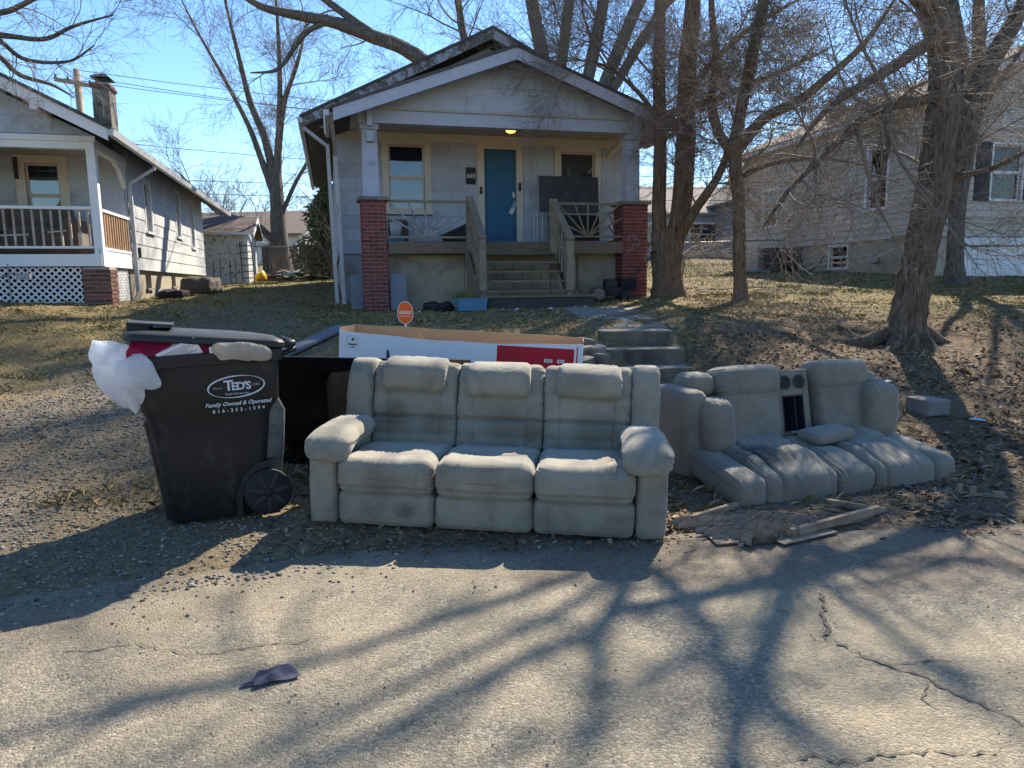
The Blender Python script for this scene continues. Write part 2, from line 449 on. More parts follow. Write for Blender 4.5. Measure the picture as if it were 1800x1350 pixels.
def vnoise(x, y, s, seed=0):
    """cheap smooth value noise on arrays"""
    x = x * s + seed * 17.3; y = y * s + seed * 9.1
    xi = np.floor(x); yi = np.floor(y); fx = x - xi; fy = y - yi
    fx = fx * fx * (3 - 2 * fx); fy = fy * fy * (3 - 2 * fy)
    def hsh(a, b):
        v = np.sin(a * 127.1 + b * 311.7) * 43758.5453
        return v - np.floor(v)
    return (hsh(xi, yi) * (1 - fx) + hsh(xi + 1, yi) * fx) * (1 - fy) + (hsh(xi, yi + 1) * (1 - fx) + hsh(xi + 1, yi + 1) * fx) * fy
def edge_y(x):
    """where the broken edge of the asphalt runs"""
    return np.interp(x, [-40, -6, -2.4, -.9, .95, 2.9, 6, 40], [-5, 2.2, 3.1, 3.62, 3.84, 3.95, 4.2, 8.0])
def smooth(a, lo, hi):
    t = np.clip((a - lo) / (hi - lo), 0, 1)
    return t * t * (3 - 2 * t)
def ground_z(x, y):
    x = np.asarray(x, float); y = np.asarray(y, float)
    z = hgt(x, y)
    e = edge_y(x)
    n = vnoise(x, y, 2.3, 1) - .5 + .6 * (vnoise(x, y, 6.5, 2) - .5) + .3 * (vnoise(x, y, 17, 3) - .5)
    off = smooth(y - e, -.3, .5)
    zz = z + n * (.012 + .028 * smooth(y - e, .3, 3)) * smooth(y - e, -.6, .3) + (y - e > -.6) * .0
    zz = zz * off + (1 - off) * (-.035 + .0 * z)
    zz = zz + off * .012 - (1 - off) * 0
    near = (y < e - .3) & (y > -6.0)
    zz = np.where(near, -.05, zz)
    back = smooth(-y, 5.5, 7.5)
    zz = zz * (1 - back) + np.where(y < -5, z, 0) * back
    return zz
def GZ(x, y):
    return float(ground_z(np.array([x]), np.array([y]))[0])

def drive_mask(x, y):
    cx = np.interp(y, [2, 3.5, 5, 7, 9, 12, 16], [-2.6, -2.7, -3.0, -3.5, -3.8, -4.6, -5.4])
    hw = np.interp(y, [2, 3.5, 5, 8, 12, 16], [2.6, 2.2, 1.8, 1.5, 1.1, .8])
    w = np.abs(x - cx) / hw + .6 * (vnoise(x, y, 1.1, 7) - .5) + .5 * (vnoise(x, y, 4.5, 8) - .5)
    return (1 - smooth(w, .55, 1.25)) * (.45 + .55 * smooth(vnoise(x, y, .8, 9), .25, .6)) * (1 - .3 * smooth(y, 7, 10)) * (1 - smooth(y, 14, 18))
def dirt_mask(x, y):
    a = smooth(x, 1.6, 3.0) * (1 - smooth(y, 8.8, 10.8))
    b = (1 - smooth(y, 5.2, 6.6)) * smooth(x, -1.4, -.4)
    n = vnoise(x, y, 1.3, 5)
    return np.clip(np.maximum(a, b) + .5 * (n - .5), 0, 1)
def green_mask(x, y):
    n = vnoise(x, y, .9, 11) * .6 + vnoise(x, y, 2.7, 12) * .4
    g = .16 + .55 * (n - .5)
    g = g + .5 * smooth(x, 3.5, 6) * smooth(y, 9.5, 11) + .35 * (1 - smooth(x, -3, -1)) * smooth(y, 6, 8) + .3 * smooth(y, 17, 22)
    g = g + .55 * np.exp(-((x - 4.2) ** 2 / 3 + (y - 6.0) ** 2 / .35))
    return np.clip(g, 0, 1)

def axis_pts(segs):
    out = []
    for a, b, st in segs:
        n = max(1, int(round((b - a) / st)))
        out += list(np.linspace(a, b, n, endpoint=False))
    out.append(segs[-1][1])
    return np.array(out)
gx = axis_pts([(-320, -80, 40), (-80, -30, 6), (-30, -12, 1.0), (-12, -6, .2), (-6, 6.5, .065), (6.5, 12, .2), (12, 30, 1.0), (30, 80, 6), (80, 320, 40)])
gy = axis_pts([(-60, -20, 5), (-20, -4, .8), (-4, 2.6, .5), (2.6, 8, .05), (8, 15, .11), (15, 25, .35), (25, 50, 1.0), (50, 120, 6), (120, 420, 40)])
GX, GY = np.meshgrid(gx, gy)
Zg = ground_z(GX, GY)
nx, ny = len(gx), len(gy)
idx = np.arange(nx * ny).reshape(ny, nx)
Fg = np.stack([idx[:-1, :-1], idx[:-1, 1:], idx[1:, 1:], idx[1:, :-1]], -1).reshape(-1, 4)
cm = np.stack([drive_mask(GX, GY), green_mask(GX, GY), dirt_mask(GX, GY)], -1).reshape(-1, 3)

m, nt, b = base_mat('yard_ground'); L = nt.links
pos = N(nt, 'ShaderNodeNewGeometry').outputs['Position']
at = N(nt, 'ShaderNodeAttribute', attribute_name='Col')
sp = N(nt, 'ShaderNodeSeparateColor'); L.new(at.outputs['Color'], sp.inputs[0])
n1 = noise_tex(nt, pos, 3.2, 6, .65, .3); n2 = noise_tex(nt, pos, 22, 5, .7, .5); n3 = noise_tex(nt, pos, 75, 3, .6)
straw = mixc(nt, ramp(nt, n2, [(.35, 0), (.68, 1)]), (.125, .09, .048), (.36, .265, .14))
green = mixc(nt, ramp(nt, n2, [(.35, 0), (.7, 1)]), (.07, .064, .022), (.19, .165, .055))
col = mixc(nt, ramp(nt, n1, [(.30, 0.0), (.62, .8)]), straw, green)
gf = N(nt, 'ShaderNodeMath', operation='MULTIPLY'); L.new(sp.outputs[1], gf.inputs[0]); L.new(ramp(nt, n1, [(.25, .3), (.6, 1.0)]), gf.inputs[1])
col = mixc(nt, gf.outputs[0], straw, green)
dirt = mixc(nt, ramp(nt, n2, [(.32, 0), (.7, 1)]), (.075, .055, .038), (.25, .178, .115))
dirt = mixc(nt, ramp(nt, n3, [(.55, 0), (.75, .6)]), dirt, (.36, .275, .185))
col = mixc(nt, sp.outputs[2], col, dirt)
vo = N(nt, 'ShaderNodeTexVoronoi'); vo.inputs['Scale'].default_value = 60; vo.inputs['Randomness'].default_value = 1
L.new(pos, vo.inputs['Vector'])
sv = N(nt, 'ShaderNodeSeparateColor'); L.new(vo.outputs['Color'], sv.inputs[0])
grav = mixc(nt, ramp(nt, sv.outputs[0], [(.0, 0), (1, 1)]), (.07, .06, .05), (.31, .265, .205))
grav = mixc(nt, ramp(nt, n1, [(.38, 0), (.6, .85)]), grav, (.17, .135, .09))
col = mixc(nt, sp.outputs[0], col, grav)
L.new(col, b.inputs['Base Color']); b.inputs['Roughness'].default_value = .95; b.inputs['Specular IOR Level'].default_value = .15
hb = N(nt, 'ShaderNodeMath', operation='ADD'); L.new(n2, hb.inputs[0]); L.new(n3, hb.inputs[1])
bumped(nt, b, hb.outputs[0], .9, .02)
M['ground'] = m
ground = setting(npmesh('ground', np.stack([GX, GY, Zg], -1).reshape(-1, 3), Fg, m, None, True, cm))

# ---- road
m, nt, b = base_mat('asphalt'); L = nt.links
pos = N(nt, 'ShaderNodeNewGeometry').outputs['Position']
vo = N(nt, 'ShaderNodeTexVoronoi'); vo.inputs['Scale'].default_value = 95; L.new(pos, vo.inputs['Vector'])
sv = N(nt, 'ShaderNodeSeparateColor'); L.new(vo.outputs['Color'], sv.inputs[0])
n1 = noise_tex(nt, pos, 1.1, 7, .6, .4); n2 = noise_tex(nt, pos, 9, 6, .7); n3 = noise_tex(nt, pos, 160, 3, .6)
agg = mixc(nt, ramp(nt, sv.outputs[0], [(0, 0), (.55, .35), (1, 1)]), (.095, .086, .072), (.37, .33, .255))
agg = mixc(nt, ramp(nt, n2, [(.35, 0), (.75, .65)]), agg, (.31, .255, .172))
agg = mixc(nt, ramp(nt, n1, [(.40, 0), (.72, .75)]), agg, (.36, .29, .185))
n4 = noise_tex(nt, pos, 2.4, 8, .7, .8)
agg = mixc(nt, ramp(nt, n4, [(.54, 0), (.70, .55)]), agg, (.10, .088, .072))
n5 = noise_tex(nt, pos, 46, 3, .6)
agg = mixc(nt, ramp(nt, n5, [(.64, 0), (.70, .7)]), agg, (.07, .062, .055))
at = N(nt, 'ShaderNodeAttribute', attribute_name='Col'); sr = N(nt, 'ShaderNodeSeparateColor'); L.new(at.outputs['Color'], sr.inputs[0])
dm = N(nt, 'ShaderNodeMath', operation='MULTIPLY'); L.new(sr.outputs[0], dm.inputs[0]); L.new(ramp(nt, n4, [(.3, .2), (.55, 1.0)]), dm.inputs[1])
agg = mixc(nt, dm.outputs[0], agg, mixc(nt, ramp(nt, n5, [(.4, 0), (.65, 1)]), (.20, .155, .11), (.11, .085, .062)))
L.new(agg, b.inputs['Base Color']); b.inputs['Roughness'].default_value = .85; b.inputs['Specular IOR Level'].default_value = .3
ha = N(nt, 'ShaderNodeMath', operation='MULTIPLY_ADD'); L.new(vo.outputs['Distance'], ha.inputs[0]); ha.inputs[1].default_value = -.8; L.new(n2, ha.inputs[2])
hb = N(nt, 'ShaderNodeMath', operation='ADD'); L.new(ha.outputs[0], hb.inputs[0]); L.new(n3, hb.inputs[1])
bumped(nt, b, hb.outputs[0], 1.0, .006)
M['asphalt'] = m
rx = axis_pts([(-120, -30, 15), (-30, -6, 2), (-6, 8, .1), (8, 30, 2), (30, 120, 15)])
ry = np.r_[np.linspace(-6, 1.5, 12), np.linspace(1.7, 4.6, 40)]
RX, RYo = np.meshgrid(rx, ry)
RY = RYo + (edge_y(RX) - 3.7) * smooth(RYo, -4, 3)
RZ = .003 * (vnoise(RX, RY, 3, 21) - .5) * 2 - .028 * smooth(RY - edge_y(RX), .05, .4)
idx = np.arange(RX.size).reshape(RX.shape)
Fr = np.stack([idx[:-1, :-1], idx[:-1, 1:], idx[1:, 1:], idx[1:, :-1]], -1).reshape(-1, 4)
rdirt = smooth(RY - edge_y(RX) + .9 * (vnoise(RX, RY, 1.4, 51) - .5) + .4 * (vnoise(RX, RY, 5, 52) - .5) + .25 * smooth(RX, .8, 2.2), -.75, .15)
road = setting(npmesh('road', np.stack([RX, RY, RZ], -1).reshape(-1, 3), Fr, M['asphalt'], None, True, np.repeat(rdirt.reshape(-1, 1), 3, 1)))
M['crack'] = mat('crack_dirt', (.06, .05, .04), (.20, .165, .125), .95, 20, .6, 120, .006)
def crack(pts, w, seed):
    rnd = random.Random(seed); vs = []; fs = []
    P = [Vector((x, y, 0)) for x, y in pts]; line = []
    for a, c in zip(P[:-1], P[1:]):
        n = max(2, int((c - a).length / .018))
        for i in range(n): line.append(a.lerp(c, i / n))
    j = 0.0
    for i, p in enumerate(line):
        d = (line[min(i + 1, len(line) - 1)] - line[max(i - 1, 0)]).normalized(); s = Vector((-d.y, d.x, 0))
        j = j * .7 + rnd.uniform(-.014, .014)
        ww = w * rnd.choice((.12, .3, .5, .8, 1.1, 1.3)) * rnd.uniform(.6, 1.1) * min(1, i / 4, (len(line) - 1 - i) / 4 + .05)
        vs += [p + s * (j - ww) + Vector((0, 0, .0048)), p + s * (j + ww) + Vector((0, 0, .0048))]
    fs = [(2 * i, 2 * i + 1, 2 * i + 3, 2 * i + 2) for i in range(len(line) - 1)]
    mobj('crack_fill', vs, fs, M['crack'], road)
crack([(1.45, 3.2), (1.27, 2.75), (1.39, 2.51), (1.50, 2.42), (1.58, 2.29), (1.66, 2.15), (1.9, 1.9)], .010, 3)
crack([(1.39, 2.51), (1.52, 2.56), (1.7, 2.52)], .004, 13)
crack([(1.30, 2.9), (1.16, 2.98), (1.05, 2.95)], .003, 14)
crack([(1.5, 2.42), (1.42, 2.3), (1.44, 2.18)], .004, 15)
crack([(.75, 1.98), (.92, 2.0), (1.05, 1.98), (1.52, 2.03)], .006, 4)
crack([(-2.1, 2.6), (-1.6, 2.75), (-1.2, 2.66), (-.75, 2.8)], .004, 5)
# ------------------------------------------------------------ house helpers (street-frame coordinates x, y, z)
def bx(mb, orient, plane, a0, a1, n0, n1, z0, z1):
    """box on a wall: a along the wall, n outwards from its plane"""
    if orient == 'front': mb.box(a0, a1, plane - n1, plane - n0, z0, z1)
    elif orient == 'right': mb.box(plane + n0, plane + n1, a0, a1, z0, z1)
    else: mb.box(plane - n1, plane - n0, a0, a1, z0, z1)
    return mb
def wpos(orient, plane, a, n, z):
    return {'front': (a, plane - n, z), 'right': (plane + n, a, z), 'left': (plane - n, a, z)}[orient]
def siding(root, off, orient, plane, a0, a1, z0, z1, course, pw, holes, mt, name='siding_panel', th=.016, tilt=1.6, seed=1):
    rnd = random.Random(seed); k = 0; z = z0
    while z < z1 - .02:
        zt = min(z + course, z1)
        a = a0 - (pw * rnd.choice((.5, .33, .7)) if k % 2 else 0)
        while a < a1:
            for (x0, x1, y0, y1) in minus((max(a, a0), min(a + pw, a1), z, zt), holes):
                c = wpos(orient, plane, (x0 + x1) / 2, th / 2 + .004 + rnd.uniform(0, .002), (y0 + y1) / 2)
                c = tuple(c[i] - off[i] for i in range(3))
                t = R(tilt + rnd.uniform(-.3, .3))
                w, h = x1 - x0 - .005, y1 - y0 + .004
                if orient == 'front': piece(name, mt, root, c, (w, th, h), (-t, 0, 0))
                else: piece(name, mt, root, c, (th, w, h), (0, -t if orient == 'right' else t, 0))
            a += pw
        z = zt; k += 1
def wall(root, off, orient, plane, a0, a1, z0, z1, holes, mt, depth=.14, name='wall'):
    mb = MB(off)
    for (x0, x1, y0, y1) in minus((a0, a1, z0, z1), holes):
        bx(mb, orient, plane, x0, x1, -depth, 0, y0, y1)
    return mb.build(name, mt, root)
def window(root, off, orient, plane, a0, a1, z0, z1, tw, trim, sash, mid=.5, back=None, backz=None, sill=True, glass=None, th=.035):
    """trim > sash, pane; behind the glass a curtain or blind"""
    mb = MB(off); z2 = z1 + tw
    bx(mb, orient, plane, a0 - tw, a0, -.02, th, z0 - .002, z1)
    bx(mb, orient, plane, a1, a1 + tw, -.02, th, z0 - .002, z1)
    bx(mb, orient, plane, a0 - tw, a1 + tw, -.02, th + .004, z1 + .001, z2)
    if sill: bx(mb, orient, plane, a0 - tw * 1.1, a1 + tw * 1.1, -.02, th + .035, z0 - tw * .7, z0 - .003)
    w = mb.build('window', trim, root)
    sm = MB(off); s = .04; zm = z0 + (z1 - z0) * mid
    for (p0, p1, n) in ((z0, zm, -.055), (zm + .0, z1, -.03)):
        bx(sm, orient, plane, a0, a0 + s, n - .03, n, p0, p1); bx(sm, orient, plane, a1 - s, a1, n - .03, n, p0, p1)
        bx(sm, orient, plane, a0 + s, a1 - s, n - .03, n, p0, p0 + s); bx(sm, orient, plane, a0 + s, a1 - s, n - .03, n, p1 - s * .8, p1)
    sm.build('sash', sash, w)
    for (p0, p1, n) in ((z0 + s, zm - s * .8, -.07), (zm + s, z1 - s * .8, -.045)):
        bx(MB(off), orient, plane, a0 + s - .004, a1 - s + .004, n - .006, n, p0 - .004, p1 + .004).build('pane', glass or M['paneclear'], w)
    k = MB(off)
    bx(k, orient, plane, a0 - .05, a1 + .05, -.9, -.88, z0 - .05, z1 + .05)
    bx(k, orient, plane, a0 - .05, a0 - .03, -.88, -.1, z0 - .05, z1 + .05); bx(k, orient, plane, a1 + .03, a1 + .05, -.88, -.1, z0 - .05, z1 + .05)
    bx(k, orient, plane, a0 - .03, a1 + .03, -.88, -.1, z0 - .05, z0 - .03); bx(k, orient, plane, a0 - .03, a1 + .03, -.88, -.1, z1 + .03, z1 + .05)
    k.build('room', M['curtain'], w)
    if back:
        lo, hi = backz or (z0, z1)
        if back == 'blind':
            z = hi
            while z > lo:
                bx(MB(off), orient, plane, a0 + .02, a1 - .02, -.128, -.11, z - .068, z).build('blind_slat', M['blind'], w); z -= .07
        else:
            bx(MB(off), orient, plane, a0 + .01, a1 - .01, -.135, -.115, lo, hi).build('curtain', back, w)
    return w
def brick_pier(root, off, x0, x1, y0, y1, z0, z1, faces, mt, mortar, bl=.2, bh=.059, gap=.014, seed=0, taper=0.0):
    """mortar core with separate bricks on the faces that show"""
    rnd = random.Random(seed); g = .014
    pm = MB(off).box(x0 + g, x1 - g, y0 + g, y1 - g, z0, z1).build('pier_core', mortar, root)
    z = z0; k = 0
    while z + bh <= z1 + .004:
        for f in faces:
            a0, a1 = (x0, x1) if f == 'front' else (y0 + .1, y1)
            if f == 'front' and k % 2: st = a0 - bl * .5
            else: st = a0 if f == 'front' else a0 - (bl * .5 if k % 2 == 0 else 0)
            a = st
            while a < a1 - .01:
                s, e = max(a, a0), min(a + bl, a1); a += bl + gap
                if a1 - e < .05: e, a = a1, a1
                if e - s < .03: continue
                pr = rnd.uniform(-.004, .003)
                if f == 'front': c, sz = ((s + e) / 2, y0 + .05 + pr, z + bh / 2), (e - s, .1, bh)
                elif f == 'left': c, sz = (x0 + .05 + pr, (s + e) / 2, z + bh / 2), (.1, e - s, bh)
                else: c, sz = (x1 - .05 - pr, (s + e) / 2, z + bh / 2), (.1, e - s, bh)
                piece('brick', mt, pm, tuple(c[i] - off[i] for i in range(3)), sz, (0, 0, R(rnd.uniform(-.5, .5))))
        z += bh + gap; k += 1
    return pm
def roof_slope(root, off, xa, za, xe, ze, y0, y1, th, mt, name='roof_slope'):
    d = Vector((xe - xa, 0, ze - za)).normalized(); n = Vector((-d.z, 0, d.x))
    if n.z < 0: n = -n
    p = [(xa, za), (xe, ze), (xe + n.x * th, ze + n.z * th), (xa, za + th / max(.3, n.z))]
    return MB(off).prism(p, y0, y1).build(name, mt, root)
def fascia(root, off, xa, za, xe, ze, h, y0, y1, mt, name='rake_board', cut=True):
    """sloping board; its top edge runs from (xa,za) to (xe,ze)"""
    return MB(off).prism([(xa, za), (xe, ze), (xe, ze - h), (xa, za - h)], y0, y1).build(name, mt, root)
def gable_siding(root, off, plane, tri, z0, course, pw, mt, seed=2, th=.018):
    """tri = (xl, xr, zbase, xa, za)"""
    xl, xr, zb, xa, za = tri; rnd = random.Random(seed); z = z0; k = 0
    mb = MB(off).prism([(xl, zb), (xr, zb), (xa, za)], plane, plane + .1)
    mb.build('gable_wall', mt, root)
    sl, sr = (za - zb) / (xa - xl), (zb - za) / (xr - xa)
    while z < za:
        x = xl - rnd.uniform(0, pw)
        while x < xr:
            p = [(x + .003, z), (x + pw - .003, z), (x + pw - .003, z + course - .004), (x + .003, z + course - .004)]
            p = clip_poly(p, -sl, 1, zb - sl * xl) if len(p) > 2 else []
            p = clip_poly(p, -sr, 1, zb - sr * xr) if len(p) > 2 else []
            if len(p) > 2:
                MB(off).prism(p, plane - th - rnd.uniform(0, .004), plane - .002).build('siding_panel', mt, root)
            x += pw
        z += course; k += 1
def text_mesh(body, size, mt, parent, mat4, name='lettering', spacing=1.0, shear=0.0, extrude=.0012, bold=0.0, align='CENTER'):
    cu = bpy.data.curves.new('t', 'FONT'); cu.body = body; cu.size = size; cu.align_x = align; cu.align_y = 'CENTER'
    cu.space_character = spacing; cu.shear = shear; cu.extrude = extrude; cu.offset = bold; cu.resolution_u = 3
    ob = bpy.data.objects.new('t', cu); COL.objects.link(ob)
    dg = bpy.context.evaluated_depsgraph_get(); dg.update()
    me = bpy.data.meshes.new_from_object(ob.evaluated_get(dg))
    bpy.data.objects.remove(ob); bpy.data.curves.remove(cu)
    me.transform(mat4); me.materials.clear(); me.materials.append(mt)
    return link(name, me, parent)
FRONT = Matrix.Rotation(R(90), 4, 'X')     # text standing up, facing -y

# ------------------------------------------------------------ grey bungalow
def bungalow():
    off = (3.6, 16.0, 1.0)
    root = thing('bungalow', 'grey bungalow with blue front door, brick porch piers and sunburst porch rails', 'house', fromF(*off), (0, 0, AL))
    XL, XR, ZC = .2, 7.0, 4.72
    wl_, dr, wr = (1.30, 2.08, 3.08, 4.45), (3.40, 4.14, 2.36, 4.42), (5.19, 6.02, 2.98, 4.41)
    wall(root, off, 'front', 16.0, XL, XR, 2.14, ZC, [wl_, dr, wr], M['wallgrey'])
    wall(root, off, 'left', XL, 16.14, 25.5, 2.14, 4.85, [], M['siding'], -.0 + .14)
    wall(root, off, 'right', XR, 16.14, 25.5, 2.14, 4.85, [], M['siding'])
    MB(off).box(XL, XR, 25.36, 25.5, 2.14, 4.85).build('wall', M['siding'], root)
    MB(off).box(XL + .03, XR - .03, 16.02, 25.4, .6, 2.138).build('foundation', M['foundblue'], root)
    siding(root, off, 'front', 16.0, XL, XR, 2.14, ZC - .02, .27, .61, [(1.16, 2.22, 2.96, 4.53), (3.25, 4.30, 2.2, 4.53), (5.03, 6.18, 2.88, 4.53), (XL, XR, 4.53, 4.8)], M['siding'], seed=5, tilt=3.2)
    siding(root, off, 'left', XL, 16.0, 25.5, 2.14, 4.7, .27, 1.6, [], M['siding'], seed=6)
    MB(off).box(XL, XR, 15.955, 15.998, 4.53, 4.70).build('frieze_board', M['cream'], root)
    window(root, off, 'front', 16.0, *wl_, .14, M['cream'], M['cream'], .5, M['curtain'], (3.85, 4.45))
    window(root, off, 'front', 16.0, *wr, .15, M['cream'], M['cream'], .5, 'blind')
    # door
    d = MB(off).box(3.405, 4.135, 16.02, 16.06, 2.365, 4.415).build('door', M['bluedoor'], root)
    for (a0, a1) in ((3.47, 3.72), (3.82, 4.07)):
        for (z0, z1) in ((2.50, 3.05), (3.15, 3.85), (3.95, 4.30)):
            MB(off).box(a0, a1, 16.005, 16.0198, z0, z1).build('door_panel', M['bluedoor'], d)
            pm = MB(off)
            for q in ((a0 - .02, a1 + .02, z0 - .02, z0 - .003), (a0 - .02, a1 + .02, z1 + .003, z1 + .02), (a0 - .02, a0 - .003, z0 - .003, z1 + .003), (a1 + .003, a1 + .02, z0 - .003, z1 + .003)):
                pm.box(q[0], q[1], 16.008, 16.0195, q[2], q[3])
            pm.build('moulding', M['bluedoor'], d)
    MB(off).box(4.05, 4.11, 15.985, 16.0195, 3.38, 3.50).build('lock', M['litterwhite'], d)
    MB(off).lathe([(.03, 0), (.032, -.03), (.022, -.06)], 12, (4.08, 16.019, 3.30), 'y').build('door_knob', M['galv'], d)
    MB(off).prism([(3.95, 3.05), (4.03, 3.0), (4.10, 3.12), (4.02, 3.17)], 15.965, 15.969).build('hang_tag', M['litterwhite'], d)
    MB(off).prism([(4.02, 3.17), (4.10, 3.12), (4.15, 3.27), (4.09, 3.32)], 15.962, 15.966).build('hang_tag', mat('tag_blue', (.12, .18, .36), (.35, .4, .5), .6, 30, 0), d)
    t = MB(off); t.box(3.25, 3.40, 15.95, 16.02, 2.31, 4.42); t.build('door_casing', M['cream'], root)
    t = MB(off); t.box(4.14, 4.29, 15.95, 16.02, 2.31, 4.42); t.build('door_casing', M['cream'], root)
    MB(off).box(3.25, 4.29, 15.948, 16.02, 4.421, 4.529).build('door_casing', M['cream'], root)
    MB(off).box(3.29, 3.345, 15.925, 15.949, 3.44, 3.60).build('doorbell', M['shutter'], root)
    MB(off).box(4.18, 4.24, 15.925, 15.949, 3.52, 3.70).build('doorbell', M['shutter'], root)
    pq = MB(off).box(2.99, 3.205, 15.945, 15.978, 3.655, 4.01).build('number_plaque', M['plaque'], root)
    text_mesh('603', .125, M['print'], pq, Matrix.Translation((3.098 - off[0], 15.944 - off[1], 3.825 - off[2])) @ FRONT, 'numerals', 1.0, bold=.003)
    # porch: ceiling, beam, columns, piers
    MB(off).box(XL + .02, XR - .02, 13.95, 15.99, 4.70, 4.74).build('porch_ceiling', M['ceil'], root)
    MB(off).box(.62, 6.55, 14.0, 14.2, 4.46, 4.74).build('beam', M['bluetrim'], root)
    MB(off).box(.55, 6.62, 13.955, 13.999, 4.695, 4.765).build('beam_moulding', M['bluetrim'], root)
    for (x0, x1, sd) in ((.60, 1.07, 1), (5.90, 6.45, 2)):
        brick_pier(root, off, x0, x1, 14.0, 14.52, .80, 3.05, ('front', 'left'), M['brick'], M['mortar'], seed=sd)
        MB(off).box(x0 - .06, x1 + .05, 13.94, 14.58, 3.053, 3.115).build('pier_cap', M['concrete'], root)
        xm = (x0 + x1) / 2 - .02; w0, w1 = .15, .135
        c = MB(off)
        c.add([(xm - w0, 14.1, 3.117), (xm + w0, 14.1, 3.117), (xm + w0, 14.4, 3.117), (xm - w0, 14.4, 3.117), (xm - w1, 14.11, 4.459), (xm + w1, 14.11, 4.459), (xm + w1, 14.38, 4.459), (xm - w1, 14.38, 4.459)],
              [(3, 2, 1, 0), (4, 5, 6, 7), (0, 1, 5, 4), (1, 2, 6, 5), (2, 3, 7, 6), (3, 0, 4, 7)])
        co = c.build('column', M['bluetrim'], root)
        MB(off).box(xm - .17, xm + .17, 14.06, 14.43, 4.36, 4.457).build('column_cap', M['bluetrim'], co)
        MB(off).box(xm - .05, xm + .05, 13.84, 13.952, 4.38, 4.90).build('bracket', M['bluetrim'], root)
        MB(off).box(xm - .06, xm + .06, 13.95, 14.098, 4.12, 4.30).build('bracket_block', M['bluetrim'], root)
    MB(off).bar((6.3, 15.9, 4.35), (6.3, 14.5, 4.66), .09, .12).build('brace', M['cream'], root)
    # porch gable and roof
    gable_siding(root, off, 14.0, (.45, 6.75, 4.745, 3.56, 5.72), 4.77, .40, 1.25, M['siding'], 3)
    ax, az = 3.53, 5.80
    for s, mt in ((-1, M['bluetrim']), (1, M['bluetrim'])):
        xe = ax + s * 3.37; ze = az - .365 * 3.37
        fascia(root, off, ax, az, xe, ze, .215, 13.47, 13.5, mt)
        roof_slope(root, off, ax, az + .004, ax + s * 3.42, az + .004 - .365 * 3.42, 13.44, 16.0, .045, M['shingle'], 'porch_roof_slope')
        MB(off).prism([(ax, az - .03), (xe - s * .03, ze - .03), (xe - s * .03, ze - .05), (ax, az - .05)], 13.501, 13.99).build('soffit', M['soffit'], root)
        # main roof
        mx, mz = 3.54, 6.78; ex_ = mx + s * 3.95; ez = mz - .491 * 3.95
        fascia(root, off, mx, mz, ex_, ez, .19, 15.47, 15.5, M['peel'])
        roof_slope(root, off, mx, mz + .004, mx + s * 4.0, mz + .004 - .491 * 4.0, 15.44, 26.0, .05, M['shingle'])
        MB(off).prism([(mx, mz - .03), (ex_ - s * .02, ez - .03), (ex_ - s * .02, ez - .055), (mx, mz - .055)], 15.501, 25.9).build('roof_deck', M['soffit'], root)
        y = 15.75
        while y < 25.8:      # rafter tails under the eave
            x0 = XL if s < 0 else XR
            MB(off).prism([(ex_ - s * .03, ez - .056), (x0 - s * .0, mz - .491 * abs(x0 - mx) - .056), (x0, mz - .491 * abs(x0 - mx) - .17), (ex_ - s * .03, ez - .14)], y, y + .055).build('rafter_tail', M['soffit'], root)
            y += .42
        g = MB(off)
        gx_ = ex_ + s * .01
        g.prism([(gx_, ez - .02), (gx_ + s * .11, ez - .02), (gx_ + s * .08, ez - .12), (gx_, ez - .12)], 15.45, 26.0)
        g.build('gutter', M['gutter'], root)
        px = ax + s * 3.44; pz = az - .365 * 3.44
        MB(off).prism([(px, pz - .01), (px + s * .10, pz - .01), (px + s * .07, pz - .11), (px, pz - .11)], 13.46, 15.4).build('gutter', M['gutter'], root)
    gable_siding(root, off, 16.0, (-.1, 7.2, 4.76, 3.54, 6.55), 4.8, .35, 1.3, M['siding'], 9)
    MB(off).box(2.95, 3.35, 15.96, 15.981, 6.02, 6.16).build('gable_vent', M['shutter'], root)
    # downspouts at the corner
    d1 = MB(off)
    d1.bar((-.42, 15.62, 4.66), (.04, 15.72, 4.32), .07, .055); d1.bar((.045, 15.72, 4.36), (.10, 15.72, 1.02), .075, .06, (0, 1, 0)); d1.bar((.10, 15.72, 1.06), (.02, 15.45, .95), .075, .06)
    d1.build('downspout', M['gutter'], root)
    d2 = MB(off)
    d2.bar((.12, 13.6, 4.5), (.20, 15.5, 4.1), .07, .055); d2.bar((.19, 15.5, 4.14), (.24, 15.5, 1.05), .08, .06, (0, 1, 0)); d2.bar((.24, 15.5, 1.09), (.28, 15.25, .95), .08, .06)
    d2.build('downspout', M['gutter'], root)
    # deck
    for (a, b_) in ((1.09, 2.60), (2.603, 4.44), (4.443, 5.98)):
        MB(off).box(a, b_, 14.0, 14.045, 2.06, 2.285).build('rim_joist', M['deckwood'], root)
    y = 14.05
    while y < 15.95:
        MB(off).box(1.09, 6.9, y, y + .135, 2.245, 2.284).build('deck_board', M['deckwood'], root); y += .14
    # foundation wall under the porch: cream render left, blocks behind the stairs, ply on the right
    MB(off).box(1.05, 2.62, 14.40, 14.5, .6, 2.05).build('porch_foundation', M['found'], root)
    MB(off).box(4.46, 5.92, 14.40, 14.5, .6, 2.05).build('porch_foundation', M['found'], root)
    MB(off).box(2.62, 4.46, 14.44, 14.5, .6, 2.05).build('porch_foundation', M['mortar'], root)
    z = .75; k = 0
    while z < 2.0:
        x = 2.63 - (.2 if k % 2 else 0)
        while x < 4.45:
            a, b_ = max(x, 2.63), min(x + .39, 4.45); x += .405
            if b_ - a > .05: piece('block', M['found'], root, ((a + b_) / 2 - off[0], 14.42 - off[1], z + .095 - off[2]), (b_ - a, .05, .185))
        z += .2; k += 1
